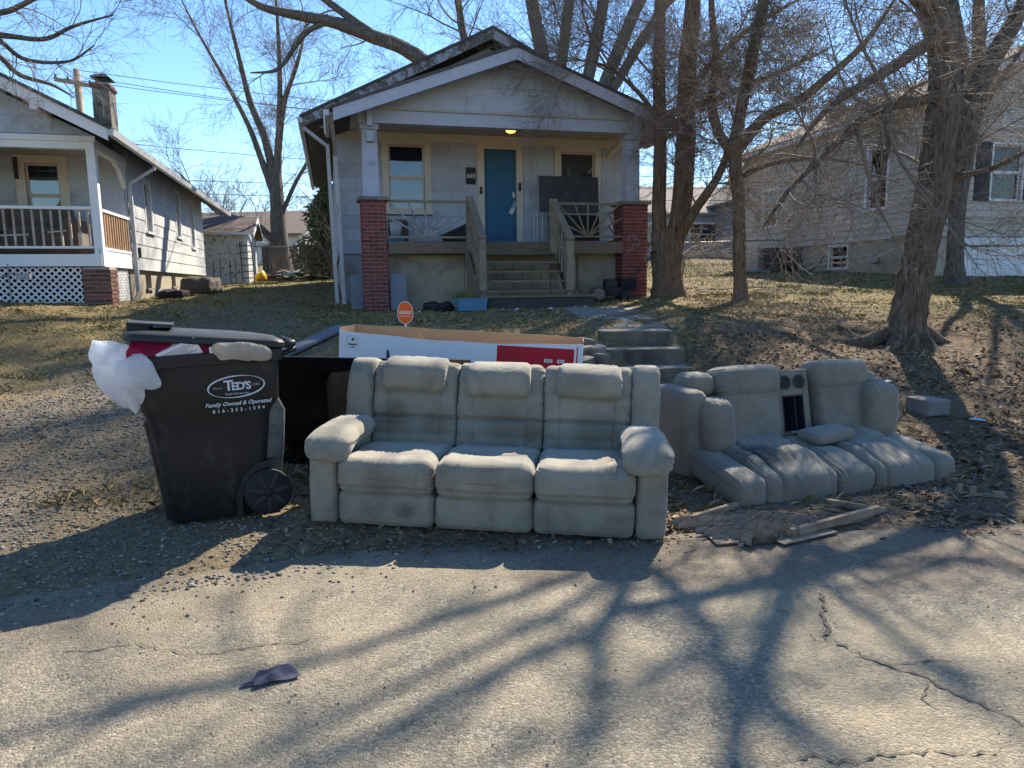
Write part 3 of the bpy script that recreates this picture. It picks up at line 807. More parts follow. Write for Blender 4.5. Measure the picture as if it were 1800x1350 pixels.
    MB(off).box(5.02, 5.06, 14.36, 14.398, .8, 2.03).build('batten', M['railwood'], root)
    # stairs
    tz = [2.06, 1.88, 1.70, 1.52, 1.34]; ty = [13.78, 13.56, 13.34, 13.12, 12.90]
    for z, y in zip(tz, ty):
        MB(off).box(2.62, 4.42, y - .13, y + .13, z - .04, z).build('stair_tread', M['deckwood'], root)
    MB(off).box(2.60, 4.75, 12.66, 12.86, .80, 1.20).build('bottom_step', mat('dark_timber', (.075, .07, .068), (.05, .048, .046), .9, 6, .5, 40, .005), root)
    MB(off).box(2.58, 4.78, 12.62, 12.95, 1.203, 1.245).build('stair_tread', M['deckwood'], root)
    for x in (2.56, 4.43):
        MB(off).prism([(12.75, .85), (12.75, 1.28), (13.95, 2.2), (13.95, 1.85), (12.98, .85)], x, x + .04, 'x').build('stringer', M['deckwood'], root)
    for (x, zt, y) in ((2.60, 3.14, 13.99), (4.30, 3.12, 13.99)):
        MB(off).box(x, x + .14, y - .1, y, 1.25, zt).build('porch_post', M['railwood'], root)
    for x, w in ((2.62, .12), (4.28, .14)):
        MB(off).box(x, x + w, 12.80, 12.92, .9, 2.24).build('newel_post', M['railwood'], root)
        MB(off).bar((x + w / 2, 13.95, 3.10), (x + w / 2, 12.78, 2.27), .14, .045).build('handrail', M['railwood'], root)
        MB(off).bar((x + w / 2, 13.95, 2.62), (x + w / 2, 12.85, 1.78), .09, .035).build('handrail', M['railwood'], root)
        for q in range(1, 6):
            y = 13.9 - q * .19; z = 3.07 - (13.95 - y) * .71
            MB(off).box(x + w / 2 - .018, x + w / 2 + .018, y - .018, y + .018, z - .95, z).build('baluster', M['railwood'], root)
    # sunburst railings
    def burst(p0, p1, hub, zt, zb, outs, mt):
        MB(off).bar((*p0, zt), (*p1, zt), .045, .05).build('rail', M['railwood'], root)
        MB(off).bar((*p0, zb), (*p1, zb), .045, .04).build('rail', M['railwood'], root)
        for t, z in outs:
            q = (p0[0] + (p1[0] - p0[0]) * t, p0[1] + (p1[1] - p0[1]) * t)
            hq = (p0[0] + (p1[0] - p0[0]) * hub, p0[1] + (p1[1] - p0[1]) * hub)
            s = .04 * (1 if t > hub else -1 if t < hub else 0)
            MB(off).bar((hq[0] + s * (p1[0] - p0[0]) * .6, hq[1] + s * (p1[1] - p0[1]) * .6, zb + .02), (*q, z), .03, .028).build('spoke', mt, root)
    burst((1.10, 14.06), (2.60, 14.06), .48, 3.05, 2.37, [(0, 2.74), (.02, 3.03), (.26, 3.03), (.48, 3.03), (.71, 3.03), (.94, 3.03), (1, 2.76)], M['sunburst'])
    burst((4.46, 14.06), (5.92, 14.06), .47, 3.05, 2.40, [(0, 2.74), (.04, 3.03), (.28, 3.03), (.47, 3.03), (.68, 3.03), (.92, 3.03), (1, 2.78)], M['railwood'])
    burst((6.35, 14.55), (6.35, 15.95), .5, 3.05, 2.40, [(0, 2.74), (.04, 3.03), (.28, 3.03), (.5, 3.03), (.72, 3.03), (.96, 3.03), (1, 2.76)], M['railwood'])
    # porch light, lit
    lm, nt, b = base_mat('lamp_glow'); b.inputs['Base Color'].default_value = (.9, .6, .2, 1)
    b.inputs['Emission Color'].default_value = (1, .50, .09, 1); b.inputs['Emission Strength'].default_value = 1.5
    MB(off).lathe([(.09, 0), (.09, -.03), (.05, -.035)], 16, (3.72, 14.75, 4.70)).build('lamp_base', M['galv'], root)
    MB(off).lathe([(.055, -.035), (.105, -.06), (.11, -.12), (.08, -.16), (.02, -.175)], 16, (3.72, 14.75, 4.70)).build('lamp_globe', lm, root, True)
    # mortar repair zig-zag on the right pier
    z0 = 2.05
    zz = MB(off)
    for (a, b_, c, d_) in ((6.02, 6.04, 2.30, 2.42), (6.04, 6.18, 2.40, 2.42), (6.17, 6.19, 2.34, 2.40), (6.19, 6.27, 2.33, 2.35), (6.25, 6.27, 2.22, 2.33), (6.12, 6.25, 2.21, 2.23), (6.11, 6.13, 2.13, 2.23), (6.02, 6.11, 2.13, 2.15), (6.01, 6.03, 2.06, 2.14)):
        zz.box(a, b_, 13.992, 13.998, c, d_)
    zz.build('mortar_repair', mat('fresh_mortar', (.33, .31, .29), None, .9), root)
bungalow()

# ------------------------------------------------------------ white and grey house on the left
def porch_house():
    off = (-6.65, 15.9, 1.2)
    root = thing('porch_house', 'grey and white house with white lattice skirted porch and stucco chimney', 'house', fromF(*off), (0, 0, AL))
    X0, X1 = -9.4, -3.9
    w1, w2, w3 = (17.42, 17.95, 2.70, 3.78), (20.65, 21.15, 2.80, 3.95), (22.62, 23.15, 2.62, 3.92)
    wf = (-5.60, -5.02, 2.75, 3.85); wf2 = (-8.4, -7.7, 2.75, 3.85)
    wall(root, off, 'right', X1, 15.9, 24.7, 1.84, 4.30, [w1, w2, w3], M['whitewood'])
    wall(root, off, 'front', 15.9, X0, X1 - .14, 1.9, 4.05, [wf, wf2], M['wallgrey'])
    wall(root, off, 'left', X0, 15.9, 24.7, 1.84, 4.30, [], M['whitewood'])
    MB(off).box(X0 + .14, X1 - .14, 24.56, 24.7, 1.84, 4.30).build('wall', M['whitewood'], root)
    hole = lambda w, t: (w[0] - t, w[1] + t, w[2] - t, w[3] + t)
    siding(root, off, 'right', X1, 15.92, 24.7, 1.84, 4.25, .268, .61, [hole(w, .09) for w in (w1, w2, w3)], M['whitewood'], seed=4, tilt=2.8)
    siding(root, off, 'front', 15.9, X0, X1, 2.05, 4.04, .268, .9, [hole(wf, .16), hole(wf2, .16)], M['siding'], seed=8, tilt=3.0)
    for w in (w1, w2, w3): window(root, off, 'right', X1, *w, .075, M['white'], M['white'], .5, None, th=.03)
    window(root, off, 'front', 15.9, *wf, .16, M['cream'], M['cream'], .46, M['blind'], (2.75, 3.62))
    window(root, off, 'front', 15.9, *wf2, .16, M['cream'], M['cream'], .46)
    sg = MB(off).box(-5.20, -5.04, 15.975, 15.978, 3.62, 3.82).build('window_sign', mat('sign_blue', (.02, .04, .16), None, .4, 3, 0), root)
    text_mesh('LW', .12, mat('sign_pale', (.12, .2, .42), None, .5, 3, 0), sg, Matrix.Translation((-5.12 - off[0], 15.9742 - off[1], 3.74 - off[2])) @ FRONT)
    MB(off).box(-5.76, -5.70, 15.82, 15.86, 3.55, 3.95).build('bracket', M['darkmetal'], root)
    # foundation with small openings
    fh = [(17.2, 17.7, 1.46, 1.80), (19.8, 20.3, 1.5, 1.8), (22.4, 22.9, 1.5, 1.8)]
    wall(root, off, 'right', X1 - .04, 15.9, 24.7, .9, 1.838, fh, M['found'], .2, 'foundation')
    for h in fh:
        f = MB(off); bx(f, 'right', X1 - .04, h[0], h[1], -.16, -.12, h[2], h[3]); f.build('basement_window', M['glass'], root)
        f = MB(off); bx(f, 'right', X1 - .04, h[0] - .04, h[1] + .04, -.02, .05, h[2] - .05, h[2] - .002); f.build('sill', M['concrete'], root)
    # porch: beam, posts, gable, roof
    MB(off).box(X0, X1 + .08, 13.9, 14.04, 3.81, 3.99).build('beam', M['white'], root)
    MB(off).box(X0, X1 + .11, 13.87, 13.898, 3.93, 4.02).build('beam_moulding', M['white'], root)
    MB(off).box(X1 - .05, X1 + .08, 14.041, 15.89, 3.83, 3.99).build('beam', M['white'], root)
    for x in (X0, -6.9, X1 - .055):
        MB(off).box(x, x + .135, 13.9, 14.035, 1.85, 3.808).build('porch_post', M['white'], root)
    MB(off).prism([(15.89, 3.82), (15.89, 3.4), (15.55, 3.72), (15.2, 3.82)], X1 - .03, X1 + .05, 'x').build('bracket', M['white'], root)
    MB(off).box(X0, X1, 14.05, 15.89, 4.0, 4.03).build('porch_ceiling', M['ceil'], root)
    gable_siding(root, off, 13.92, (X0, X1 + .1, 4.02, -6.65, 5.42), 4.04, .268, .9, M['siding'], 12)
    ax, az = -6.65, 5.66; sl_ = .503
    for s in (-1, 1):
        xe, ze = ax + s * 3.22, az - sl_ * 3.22
        fascia(root, off, ax, az, xe, ze, .19, 13.27, 13.30, M['white'])
        roof_slope(root, off, ax, az + .004, ax + s * 3.27, az + .004 - sl_ * 3.27, 13.24, 27.3, .05, M['shingle'])
        MB(off).prism([(ax, az - .03), (xe - s * .02, ze - .03), (xe - s * .02, ze - .055), (ax, az - .055)], 13.301, 27.2).build('roof_deck', M['shutter'], root)
        g = MB(off).prism([(xe, ze - .01), (xe + s * .11, ze - .01), (xe + s * .085, ze - .11), (xe, ze - .11)], 13.25, 27.3)
        g.build('gutter', M['gutter'], root)
        MB(off).box(min(ax + s * 1.05, ax + s * 1.15), max(ax + s * 1.05, ax + s * 1.15), 13.302, 13.9, az - sl_ * 1.1 - .25, az - sl_ * 1.1 - .13).build('knee_brace', M['white'], root)
    MB(off).box(-4.50, -4.40, 13.22, 13.9, 4.28, 4.40).build('purlin', M['white'], root)
    d = MB(off)
    d.bar((-3.38, 16.3, 3.98), (-3.42, 16.3, 3.84), .07, .06); d.bar((-3.41, 16.3, 3.87), (-3.83, 16.05, 3.52), .07, .06); d.bar((-3.83, 16.05, 3.55), (-3.83, 16.05, 1.35), .075, .06, (0, 1, 0))
    d.build('downspout', M['gutter'], root)
    d = MB(off).tube([(-3.80, 16.0, 1.36), (-3.72, 15.4, 1.22), (-3.62, 14.6, 1.14)], .055, 10, False); d.build('drain_pipe', M['tarp'], root, True)
    # porch floor, rim, lattice skirt, brick pier
    MB(off).box(X0, X1, 14.0, 15.89, 1.98, 2.04).build('porch_floor', M['deckwood'], root)
    MB(off).box(X0 - .02, X1 + .06, 13.86, 13.898, 1.845, 2.05).build('rim_board', M['white'], root)
    MB(off).box(X1 + .005, X1 + .04, 13.9, 15.88, 1.845, 2.13).build('rim_board', M['white'], root)
    brick_pier(root, off, -4.19, -3.74, 13.9, 14.35, .85, 1.835, ('front', 'right'), M['brickbrown'], M['mortar'], seed=7)
    lat = MB(off); sp = .115
    k0 = int((X0 - 1) / sp)
    for k in range(k0, int((-4.2) / sp) + 8):
        for s in (1, -1):
            x = k * sp
            p = [(x - .02, 1.15), (x + .02, 1.15), (x + .02 + s * .68, 1.83), (x - .02 + s * .68, 1.83)]
            p = clip_poly(p, 1, 0, -4.2)
            p = clip_poly(p, -1, 0, 9.4) if len(p) > 2 else []
            if len(p) > 2: MB(off).prism(p, 13.93 + (s > 0) * .009, 13.938 + (s > 0) * .009).build('lattice_strip', M['white'], root)
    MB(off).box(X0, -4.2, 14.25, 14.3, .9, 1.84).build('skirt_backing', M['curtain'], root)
    MB(off).box(X0, -4.2, 13.92, 13.95, 1.11, 1.16).build('skirt_rail', M['white'], root)
    for k in range(int(14.2 / .1), int(16.4 / .1)):
        for s in (1, -1):
            y = k * .1
            p = [(y - .018, 1.12), (y + .018, 1.12), (y + .018 + s * .70, 1.83), (y - .018 + s * .70, 1.83)]
            p = clip_poly(p, 1, 0, 15.7); p = clip_poly(p, -1, 0, -14.42) if len(p) > 2 else []
            if len(p) > 2: MB(off).prism(p, X1 - .02 + (s > 0) * .009, X1 - .012 + (s > 0) * .009, 'x').build('lattice_strip', M['white'], root)
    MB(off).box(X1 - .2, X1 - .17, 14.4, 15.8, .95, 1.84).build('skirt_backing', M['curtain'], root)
    # railings
    MB(off).box(X0, X1 - .06, 13.93, 14.0, 2.81, 2.86).build('rail', M['white'], root)
    MB(off).box(X0, X1 - .06, 13.94, 13.99, 2.15, 2.19).build('rail', M['white'], root)
    x = X0 + .1
    while x < X1 - .1:
        MB(off).box(x, x + .032, 13.95, 13.982, 2.191, 2.809).build('baluster', M['balwood'], root); x += .142
    MB(off).box(X1 - .03, X1 + .05, 14.04, 15.88, 2.80, 2.85).build('rail', M['white'], root)
    MB(off).box(X1 - .03, X1 + .05, 14.04, 15.88, 2.13, 2.18).build('rail', M['white'], root)
    y = 14.16
    while y < 15.85:
        MB(off).box(X1 - .005, X1 + .03, y, y + .05, 2.181, 2.799).build('baluster', M['rawwood'], root); y += .15
    # chimney
    cz0 = 4.5
    MB(off).box(-5.43, -5.05, 20.0, 20.55, cz0, 6.30).build('chimney', M['chim'], root)
    z = 4.9; k = 0; rnd = random.Random(4)
    while z < 5.95:
        x = -5.435 - (.1 if k % 2 else 0)
        while x < -5.05:
            a, b_ = max(x, -5.435), min(x + .19, -5.05); x += .2
            if b_ - a > .04: piece('brick', M['chim'], root, ((a + b_) / 2 - off[0], 20.0 - off[1] + rnd.uniform(-.006, .004), z + .032 - off[2]), (b_ - a, .03, .058))
        z += .07; k += 1
    MB(off).box(-5.47, -5.01, 19.96, 20.59, 6.302, 6.37).build('chimney_collar', M['brick'], root)
    MB(off).box(-5.44, -5.04, 19.99, 20.56, 6.372, 6.43).build('chimney_crown', M['concrete'], root)
    c = MB(off).box(-5.36, -5.12, 20.1, 20.45, 6.432, 6.55)
    c.add([(-5.46, 19.98, 6.56), (-5.02, 19.98, 6.56), (-5.02, 20.57, 6.56), (-5.46, 20.57, 6.56), (-5.34, 20.15, 6.66), (-5.14, 20.15, 6.66), (-5.14, 20.4, 6.66), (-5.34, 20.4, 6.66)],
          [(3, 2, 1, 0), (4, 5, 6, 7), (0, 1, 5, 4), (1, 2, 6, 5), (2, 3, 7, 6), (3, 0, 4, 7)])
    c.build('chimney_cap', M['darkmetal'], root)
    MB(off).box(X1 + .022, X1 + .06, 16.5, 16.6, 2.1, 2.3).build('meter', M['darkmetal'], root)
porch_house()

# ------------------------------------------------------------ shed at the back left
def shed():
    off = (-5.5, 29, 1.6)
    root = thing('shed', 'white clapboard shed with brown shingle roof and peeling paint', 'shed', fromF(*off), (0, 0, AL))
    X0, X1, Y0, Y1 = -8.3, -2.95, 28.0, 31.5
    MB(off).box(X0 + .02, X1 - .02, Y0 + .02, Y1, 1.3, 3.44).build('wall', M['whitewood'], root)
    M['peelwhite'] = mat('peeling_white', (.66, .65, .62), (.60, .59, .56), .8, 4, .4, 40, .005, (.13, .11, .09), 7.5, .57, .61)
    siding(root, off, 'front', Y0 + .02, X0, X1, 1.45, 3.4, .17, 5.4, [], M['peelwhite'], 'clapboard', .02, 3)
    siding(root, off, 'right', X1 - .02, Y0, Y1, 1.45, 3.4, .17, 3.6, [], M['whitewood'], 'clapboard', .02, 3)
    MB(off).box(X1 - .10, X1 + .03, Y0 - .03, Y0 + .017, 1.4, 3.41).build('corner_board', M['white'], root)
    # two roof slopes with separate shingle courses on the front one
    yr, zr = 29.75, 4.16; ye, ze = 27.72, 3.40
    for (a, b_, zb) in ((yr, ye, ze), (yr, 31.8, 3.40)):
        MB(off).prism([(a, zr), (b_, zb), (b_, zb - .05), (a, zr - .06)], X0 - .3, X1 + .28, 'x').build('roof_slope', M['shinglebrown'], root)
    n = 13
    for i in range(n):
        t0, t1 = i / n, (i + 1) / n
        p0 = (ye + (yr - ye) * t0, ze + (zr - ze) * t0); p1 = (ye + (yr - ye) * t1, ze + (zr - ze) * t1)
        MB(off).prism([(p0[0], p0[1] + .004), (p0[0], p0[1] + .018), (p1[0] + .02, p1[1] + .012), (p1[0] + .02, p1[1] + .003)], X0 - .3, X1 + .28, 'x').build('shingle_course', M['shinglebrown'], root)
    MB(off).box(X0 - .3, X1 + .28, 27.69, 27.719, 3.33, 3.42).build('fascia', M['white'], root)
    MB(off).prism([(yr, zr - .06), (ye, ze - .05), (ye, ze - .17), (yr, zr - .2), (31.8, 3.23), (31.8, 3.35)], X1 + .281, X1 + .30, 'x').build('rake_board', M['white'], root)
    MB(off).prism([(Y0, 3.44), (Y1, 3.44), (yr, 4.08)], X1 - .05, X1 - .02, 'x').build('gable_wall', M['whitewood'], root)
shed()

# ------------------------------------------------------------ tan house on the right
def tan_house():
    off = (14.25, 15.0, 1.4)
    root = thing('tan_house', 'tan clapboard house with white garage door, dark shutters and gable vent', 'house', fromF(*off), (0, 0, AL))
    XS, YF = 14.25, 15.0
    w1, w2, bw = (16.22, 16.92, 3.33, 4.90), (21.0, 21.72, 3.25, 4.40), (17.60, 18.35, 1.78, 2.42)
    wf = (16.28, 17.22, 3.42, 4.78); gd = (15.58, 18.0, .9, 2.27); vt = (16.5, 17.2, 5.22, 5.66)
    wall(root, off, 'left', XS, YF, 23.0, 2.5, 5.80, [w1, w2], M['tan'])
    wall(root, off, 'front', YF, XS + .14, 21.5, 2.5, 5.80, [wf], M['tan'])
    wall(root, off, 'left', XS + .03, YF + .03, 23.0, 1.0, 2.498, [bw], M['tanfound'], .2, 'foundation')
    wall(root, off, 'front', YF + .03, XS + .23, 21.5, .9, 2.498, [gd], M['tanfound'], .2, 'foundation')
    MB(off).box(XS + .14, 21.5, 22.86, 23.0, 1.2, 5.8).build('wall', M['tan'], root)
    MB(off).box(21.36, 21.5, YF + .14, 22.86, 1.2, 5.8).build('wall', M['tan'], root)
    hole = lambda w, t: (w[0] - t, w[1] + t, w[2] - t, w[3] + t)
    siding(root, off, 'left', XS, YF, 23.0, 2.5, 5.7, .165, 9.0, [hole(w, .09) for w in (w1, w2)], M['tan'], 'clapboard', .02, 9.0)
    siding(root, off, 'front', YF, XS, 21.5, 2.5, 5.7, .165, 9.0, [hole(wf, .07), (15.74, 17.78, 3.37, 4.84), (15.5, 18.1, 2.2, 2.49), vt], M['tan'], 'clapboard', .02, 9.0)
    for w in (w1, w2): window(root, off, 'left', XS, *w, .085, M['vinyl'], M['vinyl'], .5, None)
    window(root, off, 'left', XS + .03, *bw, .05, M['vinyl'], M['vinyl'], .5, M['blind'])
    window(root, off, 'front', YF, *wf, .06, M['vinyl'], M['vinyl'], .5, M['blind'], (3.42, 4.1))
    for (a, b_) in ((15.75, 16.20), (17.30, 17.75)):
        s = MB(off).box(a, b_, YF - .05, YF - .012, 3.38, 4.82).build('shutter', M['shutter'], root)
        z = 3.44
        while z < 4.76:
            MB(off).box(a + .05, b_ - .05, YF - .062, YF - .051, z, z + .035).build('slat', M['shutter'], s); z += .06
    v = MB(off).box(vt[0], vt[1], YF - .03, YF - .012, vt[2], vt[3]).build('gable_vent', M['vinyl'], root)
    z = vt[2] + .05
    while z < vt[3] - .06:
        MB(off).box(vt[0] + .06, vt[1] - .06, YF - .05, YF - .031, z, z + .025).build('slat', M['galv'], v); z += .055
    MB(off).box(15.42, 18.2, YF - .04, YF + .025, 2.29, 2.48).build('garage_header', M['vinyl'], root)
    g = MB(off).box(gd[0], gd[1], YF + .12, YF + .16, gd[2], gd[3]).build('garage_door', M['garagedoor'], root)
    for i in range(4):
        z0 = 2.265 - .335 * (i + 1)
        MB(off).box(gd[0] + .01, gd[1] - .01, YF + .09, YF + .119, z0 + .006, z0 + .33).build('door_section', M['garagedoor'], g)
    # roof
    ax, az = 17.9, 7.45
    for s in (-1, 1):
        xe, ze = ax + s * 3.95, az - .44 * 3.95
        roof_slope(root, off, ax, az + .004, ax + s * 4.0, az - .44 * 4.0 + .004, YF - .35, 23.3, .06, M['shinglebrown'])
        fascia(root, off, ax, az, xe, ze, .17, YF - .36, YF - .33, M['vinyl'])
        MB(off).box(min(xe, xe + s * .1), max(xe, xe + s * .1), YF - .3, 23.2, ze - .12, ze - .01).build('gutter', M['vinyl'], root)
        MB(off).prism([(ax, az - .03), (xe - s * .01, ze - .03), (xe - s * .01, ze - .06), (ax, az - .06)], YF - .329, 23.2).build('roof_deck', M['vinyl'], root)
    gable_siding(root, off, YF - .012, (14.3, 21.5, 5.72, 17.9, 7.3), 5.72, .165, 9.0, M['tan'], 15, .01)
    # meter, pipes at the corner
    m_ = MB(off); m_.tube([(14.19, 15.9, 1.3), (14.19, 15.9, 2.55)], .02, 6); m_.tube([(14.17, 16.15, 1.3), (14.17, 16.15, 2.1)], .022, 6); m_.tube([(14.19, 15.9, 2.55), (14.19, 15.2, 2.55)], .02, 6)
    m_.build('pipe', M['galv'], root)
    MB(off).lathe([(.0, -.12), (.09, -.12), (.1, -.04), (.1, 0)], 14, (14.15, 16.3, 1.95), 'x').build('meter', M['galv'], root, True)
tan_house()
# ------------------------------------------------------------ trees
def bark(name, c1, c2, sc=9, moss=None):
    m, nt, b = base_mat(name); L = nt.links
    v = N(nt, 'ShaderNodeNewGeometry').outputs['Position']
    f = noise_tex(nt, v, sc, 6, .65, .6, (3.0, 3.0, .45))
    col = mixc(nt, ramp(nt, f, [(.35, 0), (.62, 1)]), c1, c2)
    f2 = noise_tex(nt, v, 2.2, 5, .6, .3)
    col = mixc(nt, ramp(nt, f2, [(.5, 0), (.75, .5)]), col, moss or tuple(x * .7 for x in c2))
    L.new(col, b.inputs['Base Color']); b.inputs['Roughness'].default_value = .95; b.inputs['Specular IOR Level'].default_value = .15
    bumped(nt, b, f, 1.0, .06)
    return m
M['bark'] = bark('bark_brown', (.075, .056, .043), (.27, .205, .15), 9, (.085, .08, .06))
M['barkred'] = bark('bark_reddish', (.08, .054, .04), (.30, .205, .14), 12)
M['barkgrey'] = bark('bark_grey', (.06, .052, .045), (.19, .165, .14), 7)
M['twig'] = mat('twig_brown', (.17, .135, .11), (.25, .205, .165), .85, 3, 0, spec=.25)
M['twiggrey'] = mat('twig_grey', (.15, .125, .11), (.22, .185, .16), .85, 3, 0, spec=.25)
M['twigred'] = mat('twig_reddish', (.20, .14, .11), (.26, .19, .15), .85, 3, 0, spec=.25)

def tubes(P, Rd, s):
    """P (n,k,3) polylines, Rd (n,k) radii, s sides -> verts, quads"""
    n, k, _ = P.shape
    T = np.empty_like(P); T[:, 1:-1] = P[:, 2:] - P[:, :-2]; T[:, 0] = P[:, 1] - P[:, 0]; T[:, -1] = P[:, -1] - P[:, -2]
    T /= np.linalg.norm(T, axis=-1, keepdims=True) + 1e-9
    ref = np.where(np.abs(T[:, :1, 2:3]) < .8, np.array([0, 0, 1.]), np.array([1., 0, 0]))
    A = np.cross(T, ref); A /= np.linalg.norm(A, axis=-1, keepdims=True) + 1e-9
    B = np.cross(T, A)
    th = np.arange(s) * 2 * np.pi / s
    V = P[:, :, None] + (A[:, :, None] * np.cos(th)[None, None, :, None] + B[:, :, None] * np.sin(th)[None, None, :, None]) * Rd[:, :, None, None]
    i = np.arange(n * k * s).reshape(n, k, s); j = np.roll(i, -1, axis=2)
    F = np.stack([i[:, :-1], i[:, 1:], j[:, 1:], j[:, :-1]], -1).reshape(-1, 4)
    return V.reshape(-1, 3), F
def resample(pts, rad, k):
    pts = np.array(pts, float); rad = np.array(rad, float)
    t = np.linspace(0, len(pts) - 1, k); i = np.minimum(t.astype(int), len(pts) - 2); f = (t - i)[:, None]
    p0 = pts[np.maximum(i - 1, 0)]; p1 = pts[i]; p2 = pts[i + 1]; p3 = pts[np.minimum(i + 2, len(pts) - 1)]
    q = .5 * ((2 * p1) + (p2 - p0) * f + (2 * p0 - 5 * p1 + 4 * p2 - p3) * f ** 2 + (3 * p1 - p0 - 3 * p2 + p3) * f ** 3)
    return q, np.interp(t, np.arange(len(rad)), rad)
def grow(P, Rd, m, rng, lo, hi, ang, up, wig, k, rr, t0=.25, droop=0.0, rmin=.0016, bias=None):
    """m children sprouting from polylines P; lengths lo..hi; returns (m,k,3), (m,k)"""
    n, kp, _ = P.shape
    ln = np.linalg.norm(P[:, 1:] - P[:, :-1], axis=-1).sum(1)
    idx = rng.choice(n, m, p=ln / ln.sum())
    t = (t0 + (1 - t0) * rng.random(m) ** .8) * (kp - 1) * .999
    i = t.astype(int); f = (t - i)[:, None]
    st = P[idx, i] * (1 - f) + P[idx, i + 1] * f
    r0 = Rd[idx, i] * (1 - f[:, 0]) + Rd[idx, i + 1] * f[:, 0]
    tg = P[idx, i + 1] - P[idx, i]; tg /= np.linalg.norm(tg, axis=1, keepdims=True) + 1e-9
    q = rng.normal(size=(m, 3)); q -= (q * tg).sum(1, keepdims=True) * tg; q /= np.linalg.norm(q, axis=1, keepdims=True) + 1e-9
    a = np.radians(rng.uniform(ang[0], ang[1], m))[:, None]
    d = tg * np.cos(a) + q * np.sin(a); d[:, 2] += up
    if bias is not None: d += np.array(bias)
    d /= np.linalg.norm(d, axis=1, keepdims=True)
    L = rng.uniform(lo, hi, m) * (.55 + .45 * (1 - t / kp))
    out = np.empty((m, k, 3)); out[:, 0] = st; cur = d
    w = rng.normal(size=(m, 3)) * wig
    for s in range(1, k):
        w = w * .5 + rng.normal(size=(m, 3)) * wig
        cur = cur + w; cur[:, 2] += up * .12 - droop * s / k
        cur /= np.linalg.norm(cur, axis=1, keepdims=True)
        out[:, s] = out[:, s - 1] + cur * (L / (k - 1))[:, None]
    rs = np.minimum(r0 * .72, L * rr)[:, None]
    rad = np.maximum(rs * np.linspace(1, .25, k)[None], rmin)
    return out, rad
def tree(name, label, limbs, levels, seed, bmat, tmat, group=None, roots=None, sides=12, rough=.012, crown_extra=None):
    """limbs: list of (points, radii); levels: list of dicts for grow()"""
    base = limbs[0][0][0]
    root = thing(name, label, 'tree', base, (0, 0, 0), group)
    rng = np.random.default_rng(seed); o = np.array(base)
    Vs = []; Fs = []; nv = 0; LP = []; LR = []
    for pts, rad in limbs + (roots or []):
        k = max(8, 5 * len(pts))
        q, r = resample(pts, rad, k)
        big = max(rad) > .06
        V, F = tubes(q[None], r[None], sides if big else 8)
        if big:   # uneven trunk with vertical ridges
            s = sides; Vr = V.reshape(k, s, 3); c = q[:, None]
            ph = rng.random(s) * 6.28
            am = rng.normal(size=s)[None] * .075 + np.sin(np.arange(s)[None] * 2.0 + np.linspace(0, 3, k)[:, None]) * .04 + rng.normal(size=(k, s)) * .03
            V = (c + (Vr - c) * (1 + am[..., None])).reshape(-1, 3)
        Vs.append(V - o); Fs.append(F + nv); nv += len(V)
        if (pts, rad) not in (roots or []):
            q2, r2 = resample(pts, rad, 10); LP.append(q2); LR.append(r2)
    npmesh('trunk', np.concatenate(Vs), np.concatenate(Fs), bmat, root)
    P, Rd = np.array(LP), np.array(LR)
    Vs = []; Fs = []; nv = 0; store = {0: (P, Rd)}
    for li, lv in enumerate(levels, 1):
        lv = dict(lv); s = lv.pop('sides', 3); src = lv.pop('src', li - 1)
        lim = lv.pop('limbs', None); thin = lv.pop('thin', None)
        A, B = store[src]
        if lim is not None: A, B = A[lim], B[lim]
        p, r = grow(A, B, rng=rng, **lv)
        if thin is not None:        # the upper crown is sparser
            ok = (p[:, 0, 2] < thin[0]) | (rng.random(len(p)) < thin[1]); p, r = p[ok], r[ok]
        V, F = tubes(p, r, s); Vs.append(V - o); Fs.append(F + nv); nv += len(V); store[li] = (p, r)
    npmesh('crown', np.concatenate(Vs), np.concatenate(Fs), tmat, root, smooth=False)
    if crown_extra: crown_extra(root, store, rng, o)
    return root
def LV(m, lo, hi, ang=(30, 65), up=.1, wig=.12, k=5, rr=.016, t0=.25, **kw):
    return dict(m=m, lo=lo, hi=hi, ang=ang, up=up, wig=wig, k=k, rr=rr, t0=t0, **kw)

